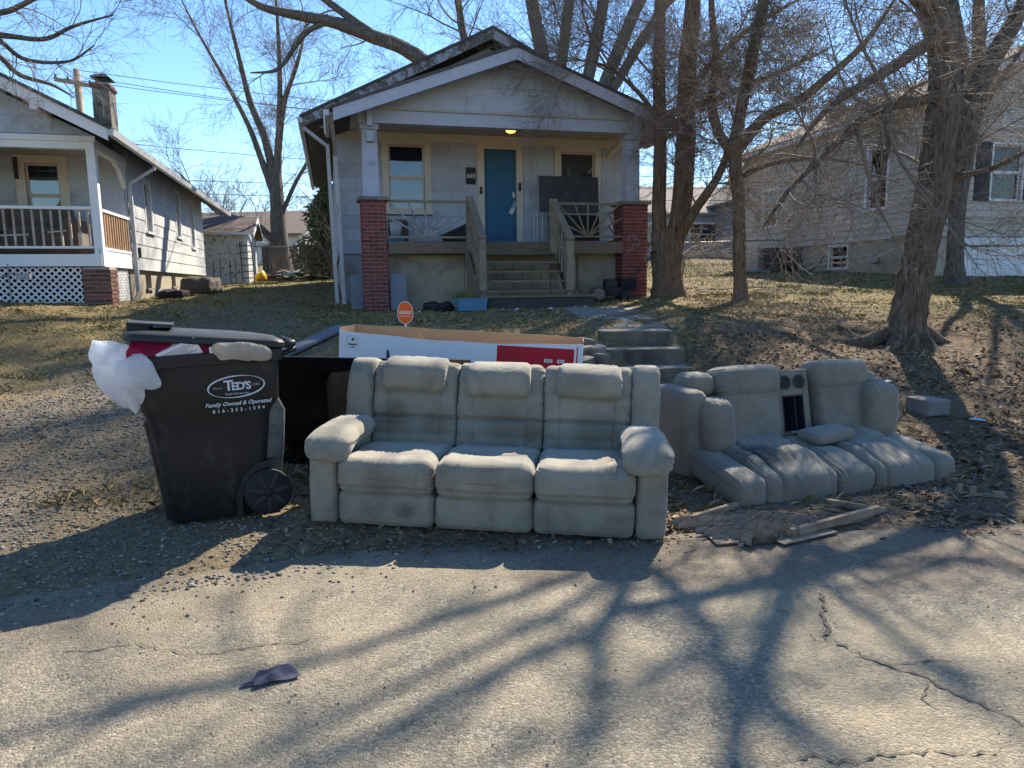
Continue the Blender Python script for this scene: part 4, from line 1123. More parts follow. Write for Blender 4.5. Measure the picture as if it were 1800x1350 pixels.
# big tree on the right bank
z5 = GZ(4.87, 8.8) - .06
tree('bank_tree', 'large leaning bare tree with forked trunk and surface roots on the bank', [
    ([(4.87, 8.8, z5), (4.89, 8.8, .95), (4.97, 8.8, 1.5), (5.05, 8.8, 2.1), (5.13, 8.8, 2.6), (5.17, 8.82, 3.1), (5.2, 8.85, 3.7), (5.2, 8.95, 4.3), (5.22, 9.2, 4.9)], [.30, .20, .18, .175, .195, .185, .175, .16, .15]),
    ([(5.10, 8.8, 2.25), (5.28, 8.85, 2.75), (5.51, 8.9, 3.41), (5.75, 9.0, 3.9), (5.98, 9.1, 4.24), (6.36, 9.3, 4.8), (6.9, 9.6, 5.7), (7.2, 9.8, 6.8)], [.13, .13, .12, .11, .10, .085, .06, .03]),
    ([(5.2, 8.9, 3.9), (5.12, 8.8, 4.2), (4.96, 8.8, 4.54), (4.61, 8.8, 4.9), (4.0, 8.9, 5.5), (3.3, 9.2, 6.2)], [.14, .13, .12, .10, .07, .03]),
    ([(5.15, 8.8, 4.3), (4.75, 8.7, 4.08), (4.41, 8.6, 3.86), (4.0, 8.4, 3.63), (3.5, 8.2, 3.3), (3.12, 8.0, 2.88)], [.08, .07, .062, .05, .03, .012]),
    ([(5.12, 8.8, 3.62), (4.75, 8.65, 3.50), (4.4, 8.5, 3.42), (3.98, 8.3, 3.26), (3.37, 8.0, 2.75), (3.0, 7.8, 2.43), (2.68, 7.7, 2.01)], [.07, .06, .058, .048, .034, .024, .010]),
    ([(4.36, 8.48, 3.40), (4.29, 8.4, 3.2), (4.27, 8.3, 2.95), (4.14, 8.2, 2.53), (4.03, 8.15, 2.34)], [.04, .036, .03, .024, .022]),
    ([(5.2, 8.8, 2.62), (5.37, 8.7, 2.66), (5.57, 8.5, 2.70), (5.8, 8.3, 2.84), (6.1, 8.1, 2.9)], [.05, .038, .032, .026, .012]),
    ([(5.2, 9.0, 4.6), (5.22, 9.8, 5.7), (5.25, 11, 7.38), (5.25, 11.6, 7.80), (5.24, 11.65, 8.29), (5.17, 11.6, 8.89), (5.13, 11.6, 9.26), (5.16, 11.6, 10.00)], [0.112, 0.098, 0.084, 0.073, 0.070, 0.070, 0.063, 0.035]),  # upper limbs from here are out of view, laid out for their road shadows
    ([(5.13, 11.6, 9.08), (5.25, 11.6, 9.29), (5.45, 11.6, 9.57), (5.8, 11.7, 10.11)], [0.052, 0.049, 0.042, 0.021]),
    ([(5.25, 11.5, 7.78), (5.48, 11.6, 8.02), (5.69, 11.6, 8.12), (6.1, 11.6, 7.99), (6.5, 11.5, 8.16)], [.045, .04, .035, .03, .015]),
    ([(5.25, 11.6, 8.05), (5.5, 11.6, 8.47), (5.73, 11.6, 8.87), (5.97, 11.6, 9.28), (6.3, 11.7, 9.87)], [.04, .038, .035, .03, .012]),
    ], [LV(46, 1.2, 2.6, (35, 70), .05, .14, 8, .014, .3, sides=5, thin=(5.0, .35)), LV(340, .6, 1.5, (25, 65), .02, .16, 6, .009, .15, sides=4, thin=(4.9, .16)), LV(2300, .3, .9, (25, 70), .0, .16, 5, .006, .1, rmin=.0022), LV(4200, .15, .5, (20, 70), .0, .12, 4, .005, .1, rmin=.0018),
        LV(70, .4, 1.3, (30, 80), -.1, .22, 7, .012, .2, src=0, limbs=[3, 4, 5, 6], sides=4, droop=.2), LV(480, .15, .6, (30, 80), -.1, .2, 5, .007, .1, src=5, rmin=.002),
        LV(16, .8, 2.0, (30, 75), .05, .12, 7, .013, .1, src=0, limbs=[7, 8, 9, 10], sides=5), LV(40, .5, 1.2, (30, 70), .0, .14, 5, .012, .1, src=7, sides=4)],
    51, M['bark'], M['twig'],
    roots=[([(4.8, 8.75, .80), (4.62, 8.6, .62), (4.40, 8.45, .53), (4.2, 8.3, .42)], [.13, .09, .055, .02]), ([(4.95, 8.72, .80), (5.02, 8.5, .60), (5.02, 8.25, .47), (5.12, 8.0, .38)], [.13, .085, .05, .02]),
           ([(4.75, 8.82, .82), (4.3, 8.75, .68), (3.8, 8.85, .66), (3.4, 8.8, .62)], [.11, .07, .05, .02]), ([(5.0, 8.85, .85), (5.35, 8.75, .64), (5.7, 8.6, .58)], [.12, .07, .02])], sides=26)

# cedar with a burnt split trunk
z4 = GZ(4.27, 13.3) - .05
M['needle'] = mat('cedar_needles', (.10, .11, .062), (.17, .165, .10), .9, 3, 0, spec=.1)
def needles(root, store, rng, o):
    P, Rd = store[3]
    pick = P[(P[:, 0, 0] > 3.5) & (P[:, 0, 2] > 2.6)]
    n = 17000
    i = rng.integers(0, len(pick), n); t = rng.random(n)[:, None] * (pick.shape[1] - 1.001); j = t[:, 0].astype(int); f = t - j[:, None]
    c = pick[i, j] * (1 - f) + pick[i, j + 1] * f
    keep = vnoise(c[:, 0] + c[:, 1] * .5, c[:, 2], 1.1, 31) > .5
    c = c[keep]; n = len(c)
    a = rng.normal(size=(n, 3)); a /= np.linalg.norm(a, axis=1, keepdims=True); a[:, 2] -= .25
    b = rng.normal(size=(n, 3)); b -= (b * a).sum(1, keepdims=True) * a; b /= np.linalg.norm(b, axis=1, keepdims=True)
    L = rng.uniform(.04, .12, (n, 1)); w = L * .07
    V = np.stack([c - b * w, c + b * w, c + a * L + b * w * .4, c + a * L - b * w * .4], 1).reshape(-1, 3) - o
    npmesh('foliage', V, np.arange(n * 4).reshape(n, 4), M['needle'], root, False)
tree('cedar_tree', 'slim reddish cedar with blackened split trunk, sparse green needles and low twigs', [
    ([(4.27, 13.3, z4), (4.26, 13.3, 1.3), (4.22, 13.3, 1.91), (4.17, 13.3, 2.93), (4.08, 13.3, 3.74), (4.1, 13.1, 4.4), (4.18, 12.6, 5.6), (4.22, 12.0, 6.7), (4.33, 11.6, 7.92)], [0.185, 0.123, 0.110, 0.106, 0.110, 0.097, 0.088, 0.088, 0.088]),
    ([(4.08, 13.28, 3.70), (3.73, 13.2, 4.12), (3.6, 13.2, 4.7), (3.66, 13.2, 5.18), (3.6, 13.3, 6.2), (3.5, 13.3, 7.5)], [.09, .08, .075, .07, .05, .02]),
    ([(4.08, 13.3, 3.74), (4.52, 13.2, 4.3), (5.04, 13.0, 4.54), (5.43, 12.8, 4.86), (6.0, 12.6, 5.4), (6.5, 12.5, 6.2)], [.10, .09, .08, .07, .045, .02]),
    ([(4.14, 13.3, 3.3), (4.6, 13.2, 3.5), (5.2, 13.1, 3.6), (5.8, 13.0, 3.55), (6.4, 12.9, 3.4)], [.05, .042, .034, .024, .01]),
    ([(4.33, 11.6, 7.92), (4.62, 11.6, 8.24), (4.79, 11.6, 8.52), (4.97, 11.6, 8.86), (5.13, 11.6, 9.38), (5.3, 11.6, 10.24)], [0.056, 0.053, 0.050, 0.043, 0.037, 0.012]),  # unseen limbs from here on, shaped by the shadows they cast on the asphalt
    ([(4.36, 11.6, 7.98), (4.46, 11.6, 8.63), (4.24, 11.6, 8.93), (3.95, 11.6, 9.40), (3.6, 11.6, 10.00)], [0.053, 0.050, 0.046, 0.037, 0.012]),
    ([(4.3, 11.6, 7.92), (3.81, 11.6, 8.52), (3.29, 11.6, 9.04), (2.83, 11.6, 9.33), (2.3, 11.6, 9.62)], [0.043, 0.037, 0.031, 0.025, 0.009]),
    ([(4.34, 11.6, 8.05), (4.25, 11.6, 8.47), (3.9, 11.6, 9.05), (3.69, 11.6, 9.40), (3.4, 11.6, 9.87)], [0.040, 0.037, 0.034, 0.028, 0.009]),
    ([(4.4, 11.6, 8.01), (4.44, 11.6, 8.63), (4.59, 11.6, 9.11), (4.65, 11.6, 9.41), (4.7, 11.6, 10.11)], [0.046, 0.043, 0.040, 0.037, 0.012]),
    ], [LV(46, 1.0, 2.2, (45, 80), .0, .14, 7, .013, .25, sides=5, thin=(5.8, .3)), LV(330, .5, 1.3, (30, 70), -.03, .16, 6, .009, .15, sides=4, thin=(6.0, .2)), LV(2600, .25, .8, (25, 70), -.03, .16, 5, .006, .1, rmin=.0025), LV(7500, .15, .5, (20, 70), .0, .14, 4, .005, .1, rmin=.0022),
        LV(46, .8, 2.2, (30, 70), .03, .12, 7, .015, .05, src=0, limbs=[4, 5, 6, 7, 8], sides=5), LV(150, .5, 1.3, (30, 70), .0, .14, 5, .011, .1, src=5, sides=4)],
    41, M['barkred'], M['twigred'], sides=18, crown_extra=needles)

# multi-stemmed tree beside the house
z3 = GZ(3.17, 14.5) - .08
tree('multi_trunk_tree', 'multi stemmed tree with shaggy brown bark beside the brick porch pier', [
    ([(3.20, 14.5, z3), (3.16, 14.5, 1.5), (3.12, 14.5, 2.1), (3.08, 14.5, 2.5)], [.42, .30, .30, .26]),
    ([(3.05, 14.5, 2.0), (2.97, 14.5, 2.75), (2.97, 14.5, 4.18), (2.92, 14.5, 5.56), (2.92, 14.5, 6.8), (2.79, 14.6, 8.4)], [0.153, 0.135, 0.122, 0.117, 0.104, 0.027]),
    ([(3.22, 14.5, 2.0), (3.40, 14.5, 2.86), (3.46, 14.5, 4.17), (3.47, 14.5, 5.55), (3.55, 14.5, 6.79), (3.5, 14.5, 8.6)], [0.198, 0.198, 0.184, 0.171, 0.144, 0.027]),
    ([(3.3, 14.5, 2.15), (3.45, 14.42, 2.5), (3.67, 14.3, 2.89), (4.01, 14.0, 3.49), (4.2, 13.8, 4.2), (4.5, 13.7, 5.4)], [.11, .10, .085, .07, .055, .02]),
    ([(3.5, 14.5, 5.0), (3.9, 14.4, 5.6), (4.6, 14.2, 6.2), (5.4, 14.0, 6.6)], [.07, .06, .045, .015]),
    ([(2.95, 14.5, 4.6), (2.5, 14.4, 5.1), (1.9, 14.2, 5.5), (1.2, 14.0, 5.6)], [.05, .042, .03, .012]),
    ], [LV(46, 1.2, 2.8, (35, 70), .08, .13, 8, .013, .3, sides=5, thin=(6.6, .4)), LV(380, .6, 1.5, (25, 65), .04, .15, 6, .009, .15, sides=4, thin=(6.8, .25)), LV(4200, .3, .9, (25, 65), .0, .15, 5, .006, .1, rmin=.0028), LV(9000, .15, .5, (20, 65), .0, .12, 4, .005, .1, rmin=.0022)],
    31, M['barkred'], M['twig'], sides=26)

# straight tree in front of the garage door
z6 = GZ(9.28, 15.0) - .06
tree('yard_tree', 'straight grey trunked tree in front of the tan house garage', [
    ([(9.30, 15.0, z6), (9.26, 15, 1.8), (9.24, 15, 2.5), (9.25, 15, 3.07), (9.33, 15, 3.86), (9.45, 15.0, 5.3), (9.3, 15.0, 7.5), (9.1, 15.0, 9.5)], [.26, .165, .155, .15, .15, .13, .09, .04]),
    ([(9.22, 15, 2.9), (9.02, 14.9, 3.6), (8.8, 14.8, 4.6), (8.2, 14.6, 5.9), (7.6, 14.5, 7.2)], [.10, .09, .08, .055, .02]),
    ([(9.4, 15, 5.0), (9.0, 14.9, 6.2), (8.6, 14.8, 7.4), (8.0, 14.6, 8.6)], [.07, .06, .045, .02]),
    ([(9.35, 15, 4.4), (9.8, 14.8, 5.4), (10.4, 14.6, 6.4)], [.07, .055, .02]),
    ], [LV(30, 1.2, 2.8, (35, 65), .1, .12, 7, .013, .3, sides=4), LV(260, .6, 1.5, (25, 65), .03, .14, 5, .009, .15), LV(1700, .3, .9, (25, 65), .0, .14, 5, .006, .1, rmin=.0028), LV(1400, .2, .5, (20, 65), 0, .12, 4, .005, .1, rmin=.0024)],
    61, M['barkgrey'], M['twig'], sides=12)

# great tree behind the bungalow, limbs over its roof
tree('backyard_oak', 'great spreading bare tree behind the bungalow with heavy limbs above the roof', [
    ([(.9, 25.4, 1.6), (.9, 25.4, 3.5), (.95, 25.3, 5.5), (1.0, 25.2, 6.6)], [.75, .55, .52, .5]),
    ([(.8, 25.2, 5.8), (-.6, 25.1, 7.1), (-2.0, 25.0, 8.15), (-2.9, 25, 8.9), (-3.65, 25, 9.35), (-4.58, 25, 9.69), (-5.69, 25, 10.09), (-6.81, 25, 10.32), (-7.93, 25, 10.56), (-8.66, 25, 10.92), (-10, 25, 11.7)], [0.288, 0.264, 0.240, 0.224, 0.208, 0.200, 0.176, 0.152, 0.112, 0.080, 0.032]),
    ([(-4.2, 25, 9.55), (-4.9, 25, 10.0), (-5.49, 25, 10.44), (-6.22, 25, 10.98), (-7.5, 25.2, 12.0)], [.14, .14, .12, .10, .04]),
    ([(-6.0, 25, 10.1), (-6.6, 25, 9.85), (-7.05, 25, 9.39), (-7.46, 25, 8.86), (-7.86, 25, 8.59), (-8.62, 25, 8.55)], [.09, .085, .08, .07, .055, .02]),
    ([(.9, 25.2, 6.4), (1.15, 25, 8.0), (1.18, 25, 8.76), (.81, 25, 10.72), (.64, 25, 12.81), (0.3, 25, 17.48)], [0.255, 0.238, 0.230, 0.204, 0.170, 0.085]),
    ([(1.05, 25.2, 6.2), (1.6, 25, 7.6), (1.74, 25, 8.57), (2.03, 25, 10.71), (2.22, 25, 12.8), (2.4, 25, 17.48)], [0.204, 0.187, 0.178, 0.162, 0.136, 0.068]),
    ([(1.1, 25.2, 5.9), (2.2, 25, 7.1), (2.6, 25, 8.02), (3.16, 25, 10.7), (3.42, 25, 12.78), (3.6, 25, 17.48)], [0.221, 0.212, 0.204, 0.187, 0.153, 0.068]),
    ([(1.1, 25.2, 5.6), (2.5, 25, 6.8), (3.08, 25, 7.74), (4.2, 25, 10.33), (5.01, 25, 12.07), (5.3, 25, 17.02), (5.2, 25, 20.40)], [.24, .23, .22, .19, .16, .12, .05]),
    ([(1.2, 25.2, 5.5), (2.6, 25, 6.7), (3.5, 25, 7.9), (5.04, 25, 10.32), (6.2, 25, 11.8), (6.7, 25, 16.55), (6.9, 25, 20.40)], [.19, .18, .16, .14, .12, .09, .04]),
    ([(.6, 25.2, 6.2), (-.6, 25, 7.8), (-1.38, 25, 9.33), (-1.63, 25, 10.75), (-1.9, 25, 12.6)], [.17, .15, .13, .12, .05]),
    ([(5.2, 25, 16.32), (4.6, 25, 17.48), (3.9, 25, 18.42), (3.2, 25, 19.11)], [.08, .07, .05, .02]),  # this limb and the next are unseen, added to carry shading twigs
    ([(6.6, 25, 16.32), (7.2, 25, 17.25), (7.8, 25, 18.42), (8.2, 25, 19.81)], [.08, .07, .05, .02]),
    ([(1.5, 25.2, 5.6), (4.2, 24.6, 6.6), (7, 24, 7.4), (10, 23.5, 8.6)], [.2, .16, .11, .04]),
    ([(-1.5, 25.0, 7.7), (-2.6, 24.9, 7.75), (-3.6, 24.8, 7.3), (-4.0, 24.8, 6.9), (-5.0, 24.6, 6.6)], [.14, .12, .10, .08, .03]),
    ], [LV(80, 1.8, 4.2, (35, 75), .08, .14, 8, .012, .25, sides=5), LV(700, .9, 2.2, (25, 65), .02, .16, 6, .009, .15, sides=4), LV(5200, .5, 1.3, (25, 70), .0, .16, 5, .006, .1, rmin=.0042), LV(6000, .3, .8, (20, 65), -.04, .12, 4, .005, .1, rmin=.0036),
        LV(230, .9, 2.0, (40, 85), .0, .14, 6, .012, .66, src=0, limbs=[4, 5, 6, 7, 8, 10, 11], sides=4), LV(6800, .5, 1.1, (30, 80), .0, .16, 5, .011, .1, rmin=.008)],  # extra twigs above the view, packed densely to shade the drive and left bank
    21, M['barkgrey'], M['twiggrey'], sides=14)

# tall tree beyond the shed
tree('tall_backyard_tree', 'tall slender bare tree with many upright branches beyond the shed', [
    ([(-9.6, 30.5, 1.7), (-9.57, 30.2, 2.72), (-9.55, 30, 3.88), (-9.55, 30, 5.3), (-9.5, 30, 6.0), (-9.36, 30, 7.27), (-9.18, 30, 9.47), (-9.14, 30, 11.85), (-9.2, 30, 14.5)], [0.476, 0.353, 0.312, 0.262, 0.180, 0.139, 0.098, 0.066, 0.025]),
    ([(-9.55, 30, 5.2), (-9.87, 30, 7.28), (-10.41, 30, 8.83), (-10.76, 30, 10.58), (-11.1, 30, 12.29), (-11.4, 30, 14)], [.18, .15, .12, .08, .05, .02]),
    ([(-9.57, 30, 4.9), (-10.09, 30, 6.61), (-10.56, 30, 8.0), (-11.49, 30, 9.94), (-12.29, 30, 11.45), (-13, 30, 13)], [.17, .13, .10, .07, .045, .02]),
    ([(-9.55, 30, 2.9), (-10.26, 30, 3.89), (-11.17, 30, 4.24), (-12.09, 30, 4.6), (-12.74, 30, 5.29), (-13.6, 30, 6.2)], [.17, .14, .12, .10, .07, .02]),
    ([(-9.36, 30, 7.0), (-9.04, 30, 8.82), (-8.4, 30, 10.4), (-8.0, 30, 11.9)], [.12, .10, .07, .02]),
    ([(-9.5, 30, 4.2), (-8.8, 30, 5.6), (-8.2, 30, 6.6), (-7.6, 30, 8.2)], [.10, .08, .06, .02]),
    ], [LV(60, 1.6, 3.6, (25, 55), .22, .12, 8, .011, .22, sides=4), LV(480, .8, 2.0, (25, 60), .10, .14, 6, .008, .15), LV(3200, .4, 1.2, (25, 60), .02, .14, 5, .006, .1, rmin=.0045), LV(3600, .3, .7, (20, 60), 0, .12, 4, .005, .1, rmin=.004)],
    11, M['barkgrey'], M['twiggrey'], sides=12)

# neighbour's tree, only its limbs reach into view on the left
z7 = GZ(-9.6, 8.6)
tree('street_tree', 'bare tree limbs reaching over the white porched house from beyond', [
    ([(-9.6, 8.6, z7), (-9.5, 8.7, 2.2), (-9.1, 8.8, 3.4), (-8.5, 8.9, 4.3), (-8.0, 9.0, 5.2), (-7.6, 9.0, 6.5)], [.36, .27, .22, .18, .12, .05]),
    ([(-8.6, 8.9, 4.0), (-7.4, 9, 4.45), (-6.47, 9, 4.48), (-6.06, 9, 4.47), (-5.66, 9, 4.42), (-5.45, 9, 4.44), (-5.17, 9, 4.56), (-4.69, 9, 4.68)], [.10, .065, .045, .035, .028, .025, .02, .008]),
    ([(-7.6, 9, 4.42), (-6.45, 9, 4.61), (-6.07, 9, 4.4), (-5.79, 9, 4.19), (-5.28, 9, 4.16), (-4.95, 9, 4.34)], [.05, .036, .03, .024, .018, .008]),
    ([(-8.8, 9.2, 4.1), (-7.8, 9.8, 4.9), (-7.19, 10, 4.82), (-6.77, 10, 4.53), (-6.53, 10, 4.3), (-6.12, 10, 4.17), (-5.83, 10, 4.0)], [.08, .055, .042, .036, .03, .02, .008]),
    ([(-7.8, 9, 5.3), (-6.45, 9, 4.75), (-6.03, 9, 4.72), (-5.75, 9, 4.81), (-5.41, 9, 4.98), (-5.0, 9, 5.2)], [.06, .04, .035, .03, .022, .01]),
    ], [LV(40, .5, 1.1, (25, 60), .08, .16, 7, .011, .3, sides=4, limbs=[1, 2, 3, 4]), LV(220, .25, .7, (25, 60), .03, .16, 5, .008, .15), LV(700, .12, .4, (20, 60), .0, .14, 4, .006, .1, rmin=.0016)],
    71, M['barkgrey'], M['twiggrey'], sides=10)

# evergreen and brush behind the bungalow
def evergreen(x, y, h, w, label, seed):
    z = GZ(x, y) - .05
    root = thing('evergreen_shrub', label, 'shrub', (x, y, z))
    rng = np.random.default_rng(seed)
    MB().tube([(0, 0, 0), (.05, 0, h * .5), (0, 0, h * .96)], [.09, .06, .015], 8).build('trunk', M['bark'], root, True)
    n = 9000
    t = rng.random(n) ** .8; a = rng.random(n) * 6.283
    rr = w * (1 - t) ** .7 * np.sqrt(rng.random(n)) * (.75 + .35 * np.sin(a * 3 + t * 14) + .15 * rng.normal(size=n))
    c = np.stack([rr * np.cos(a), rr * np.sin(a), .15 + t * (h - .1)], 1)
    d = np.stack([np.cos(a), np.sin(a), -.2 + .5 * rng.normal(size=n)], 1) + .5 * rng.normal(size=(n, 3)); d /= np.linalg.norm(d, axis=1, keepdims=True)
    b = np.cross(d, rng.normal(size=(n, 3))); b /= np.linalg.norm(b, axis=1, keepdims=True)
    L = rng.uniform(.10, .24, (n, 1)); wd = L * .2
    V = np.stack([c - b * wd, c + b * wd, c + d * L + b * wd * .3, c + d * L - b * wd * .3], 1).reshape(-1, 3)
    npmesh('foliage', V, np.arange(4 * n).reshape(n, 4), M['needle'], root, False)
evergreen(-7.0, 28.0, 3.6, 1.5, 'dark evergreen shrub behind the bungalow near the chain link fence', 1)
def brush(x, y, h, w, n, label, seed, mt, group='bare shrubs along the back fence', name='bare_shrub'):
    z = GZ(x, y) - .05
    root = thing(name, label, 'shrub', (x, y, z), (0, 0, 0), group)
    rng = np.random.default_rng(seed)
    a = rng.random(n) * 6.283; k = 7; out = np.empty((n, k, 3))
    out[:, 0] = np.stack([rng.normal(size=n) * w * .3, rng.normal(size=n) * w * .15, np.zeros(n)], 1)
    d = np.stack([np.cos(a) * .35, np.sin(a) * .2, np.full(n, 1.)], 1); L = h * rng.uniform(.5, 1.1, n)
    for s in range(1, k):
        d = d + rng.normal(size=(n, 3)) * .14; d[:, 2] -= .03 * s; d /= np.linalg.norm(d, axis=1, keepdims=True)
        out[:, s] = out[:, s - 1] + d * (L / (k - 1))[:, None]
    rd = np.linspace(.012, .004, k)[None].repeat(n, 0)
    V, F = tubes(out, rd, 4); npmesh('stems', V, F, mt, root)
    p, r = grow(out, rd, n * 9, rng, .3 * h * .5, h * .4, (25, 65), .05, .15, 4, .008, .3, rmin=.003)
    V, F = tubes(p, r, 3); npmesh('twigs', V, F, mt, root, False)
for i, (x, y, h, w) in enumerate([(-6.2, 27.2, 2.6, 1.6), (-5.2, 27.6, 2.4, 1.6), (-8.2, 29.2, 1.8, 1.6), (4.6, 29, 2.2, 2), (6.4, 29.5, 2.0, 2.2), (-11.8, 31.5, 5.0, 1.8)]):
    brush(x, y, h, w, 30, 'tangled leafless shrub growing along the backyard fence', 80 + i, M['twiggrey'])
brush(6.9, 17.5, 1.9, .5, 6, 'leafless sapling growing against the tan house wall', 95, M['twig'], None, 'sapling')
# ------------------------------------------------------------ upholstery
def fabric(name, c1, c2, stain, lo, hi, dark=None):
    m, nt, b = base_mat(name); L = nt.links
    v = N(nt, 'ShaderNodeTexCoord').outputs['Object']
    f = noise_tex(nt, v, 3.2, 7, .62, .5); col = mixc(nt, ramp(nt, f, [(.3, 0), (.7, 1)]), c1, c2)
    g = noise_tex(nt, v, 4.2, 8, .68, .6); col = mixc(nt, ramp(nt, g, [(lo, 0), (hi, .6)]), col, stain)
    h = noise_tex(nt, v, 26, 6, .75, .6, (1, 1, .45)); col = mixc(nt, ramp(nt, h, [(.60, 0), (.84, .3)]), col, tuple(x * .6 for x in stain))
    sp = noise_tex(nt, v, 55, 3, .5); col = mixc(nt, ramp(nt, sp, [(.74, 0), (.78, .6)]), col, (.05, .045, .04))
    for dark in (dark or ()):     # soaked stains with outlines of their own
        mp = N(nt, 'ShaderNodeVectorMath', operation='DISTANCE'); L.new(v, mp.inputs[0]); mp.inputs[1].default_value = dark[0]
        ad = N(nt, 'ShaderNodeMath', operation='MULTIPLY_ADD'); L.new(noise_tex(nt, v, 14, 6, .7, .6), ad.inputs[0]); ad.inputs[1].default_value = dark[1] * .9; L.new(mp.outputs['Value'], ad.inputs[2])
        col = mixc(nt, ramp(nt, ad.outputs[0], [(dark[1] * 1.0, dark[2]), (dark[1] * 1.9, 0)]), col, dark[3])
    L.new(col, b.inputs['Base Color']); b.inputs['Roughness'].default_value = .92; b.inputs['Specular IOR Level'].default_value = .12
    b.inputs['Sheen Weight'].default_value = .25; b.inputs['Sheen Roughness'].default_value = .5
    w1 = noise_tex(nt, v, 9, 5, .6, 1.2); w2 = noise_tex(nt, v, 120, 3, .6)
    ad = N(nt, 'ShaderNodeMath', operation='MULTIPLY_ADD'); L.new(w2, ad.inputs[0]); ad.inputs[1].default_value = .12; L.new(w1, ad.inputs[2])
    bumped(nt, b, ad.outputs[0], .35, .02)
    return m
M['suede'] = fabric('suede_grey', (.325, .288, .215), (.25, .223, .172), (.12, .104, .08), .46, .68, [((-.70, .66, .55), .10, .6, (.11, .092, .07)), ((-.42, .66, .50), .09, .5, (.12, .10, .075)), ((.06, .66, .52), .13, .55, (.11, .095, .07)), ((.22, .62, .45), .07, .6, (.09, .08, .06)), ((.62, .66, .48), .12, .55, (.11, .095, .07)), ((.0, .02, .36), .10, .5, (.12, .10, .075)), ((-.6, .0, .30), .09, .45, (.12, .10, .075)), ((.72, .02, .33), .09, .5, (.12, .10, .075)), ((-.45, -.02, .12), .05, .6, (.09, .08, .06))])
M['suede2'] = fabric('suede_dark', (.25, .222, .172), (.19, .17, .134), (.095, .084, .066), .5, .76)
M['suedestain'] = fabric('suede_stained', (.25, .222, .172), (.19, .17, .134), (.095, .084, .066), .5, .76, [((.34, .24, .20), .15, .92, (.018, .017, .018))])
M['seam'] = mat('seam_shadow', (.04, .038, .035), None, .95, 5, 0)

_cube_cache = {}
def cube_grid(n):
    if n in _cube_cache: return _cube_cache[n]
    t = np.sin(np.linspace(-1, 1, n) * math.pi / 2)
    vs = {}; P = []; F = []
    def vid(p):
        k = tuple(int(round(c * 1e5)) for c in p)
        if k not in vs: vs[k] = len(P); P.append(p)
        return vs[k]
    for ax in range(3):
        for sg in (-1, 1):
            ids = np.empty((n, n), int)
            for i in range(n):
                for j in range(n):
                    p = [0, 0, 0]; p[ax] = sg; p[(ax + 1) % 3] = t[i]; p[(ax + 2) % 3] = t[j]
                    ids[i, j] = vid(tuple(p))
            for i in range(n - 1):
                for j in range(n - 1):
                    q = (ids[i, j], ids[i + 1, j], ids[i + 1, j + 1], ids[i, j + 1])
                    F.append(q if sg > 0 else q[::-1])
    _cube_cache[n] = (np.array(P), np.array(F))
    return _cube_cache[n]
def pillow(name, parent, mt, c, size, r=.05, puff=(0, 0, .1), n=22, wr=.004, seed=0, deform=None, rot=(0, 0, 0), pinch=.0, label=None, creases=()):
    """a stuffed, rounded and slightly wrinkled block"""
    P, F = cube_grid(n)
    h = np.array(size) / 2.0
    r = min(r, *(h * .98))
    q = P * h
    cl = np.clip(q, -(h - r), h - r); d = q - cl
    ln = np.linalg.norm(d, axis=1, keepdims=True); V = cl + d / np.maximum(ln, 1e-6) * r * (ln > 1e-6)
    u = V / h
    e = [np.clip(1 - u[:, i] ** 2, 0, 1) for i in range(3)]
    for i in range(3):
        a, b_ = e[(i + 1) % 3], e[(i + 2) % 3]
        V[:, i] += np.sign(u[:, i]) * np.abs(u[:, i]) * puff[i] * h[i] * np.sqrt(a * b_ + 1e-6)
    for (ax, pos, dep, wid) in creases:      # a stitched line pulled in across the face
        k = np.exp(-((V[:, ax] - pos) / wid) ** 2) * (u[:, 1] < -.2)
        V[:, 1] += dep * k
    nrm = P / np.linalg.norm(P, axis=1, keepdims=True)
    if wr:
        s = np.empty(len(V))
        for i, p in enumerate(V):
            s[i] = mnoise.fractal(Vector((p[0] * 3.4 + seed * 3.7, p[1] * 3.4, p[2] * 3.4)), 1.0, 2.0, 2)
        V = V + nrm * (s * wr * .8)[:, None]
        # gathers: short folds that run in from the seams and die out, unevenly spaced
        du = h[0] - np.abs(V[:, 0]); dz = h[2] - np.abs(V[:, 2])
        gl = .5 + .5 * np.sin(V[:, 2] * 9 + seed * 1.7)
        fold = np.sin(V[:, 2] * 190 + seed + 5 * np.sin(V[:, 2] * 31 + seed)) * np.exp(-np.clip(du, 0, 1) / .035) * gl
        V = V + nrm * (fold * wr * .5)[:, None]
        gl = .5 + .5 * np.sin(V[:, 0] * 11 + seed * 2.3)
        fold = np.sin(V[:, 0] * 170 + seed * 2 + 5 * np.sin(V[:, 0] * 27 + seed)) * np.exp(-np.clip(dz, 0, 1) / .04) * gl
        V = V + nrm * (fold * wr * .45)[:, None]
    if deform is not None: V = deform(V)
    if any(rot):
        Rm = np.array(Euler(rot).to_matrix()); V = V @ Rm.T
    V = V + np.array(c)
    ob = npmesh(name, V, F, mt, parent, True)
    if label: ob['label'] = label
    return ob

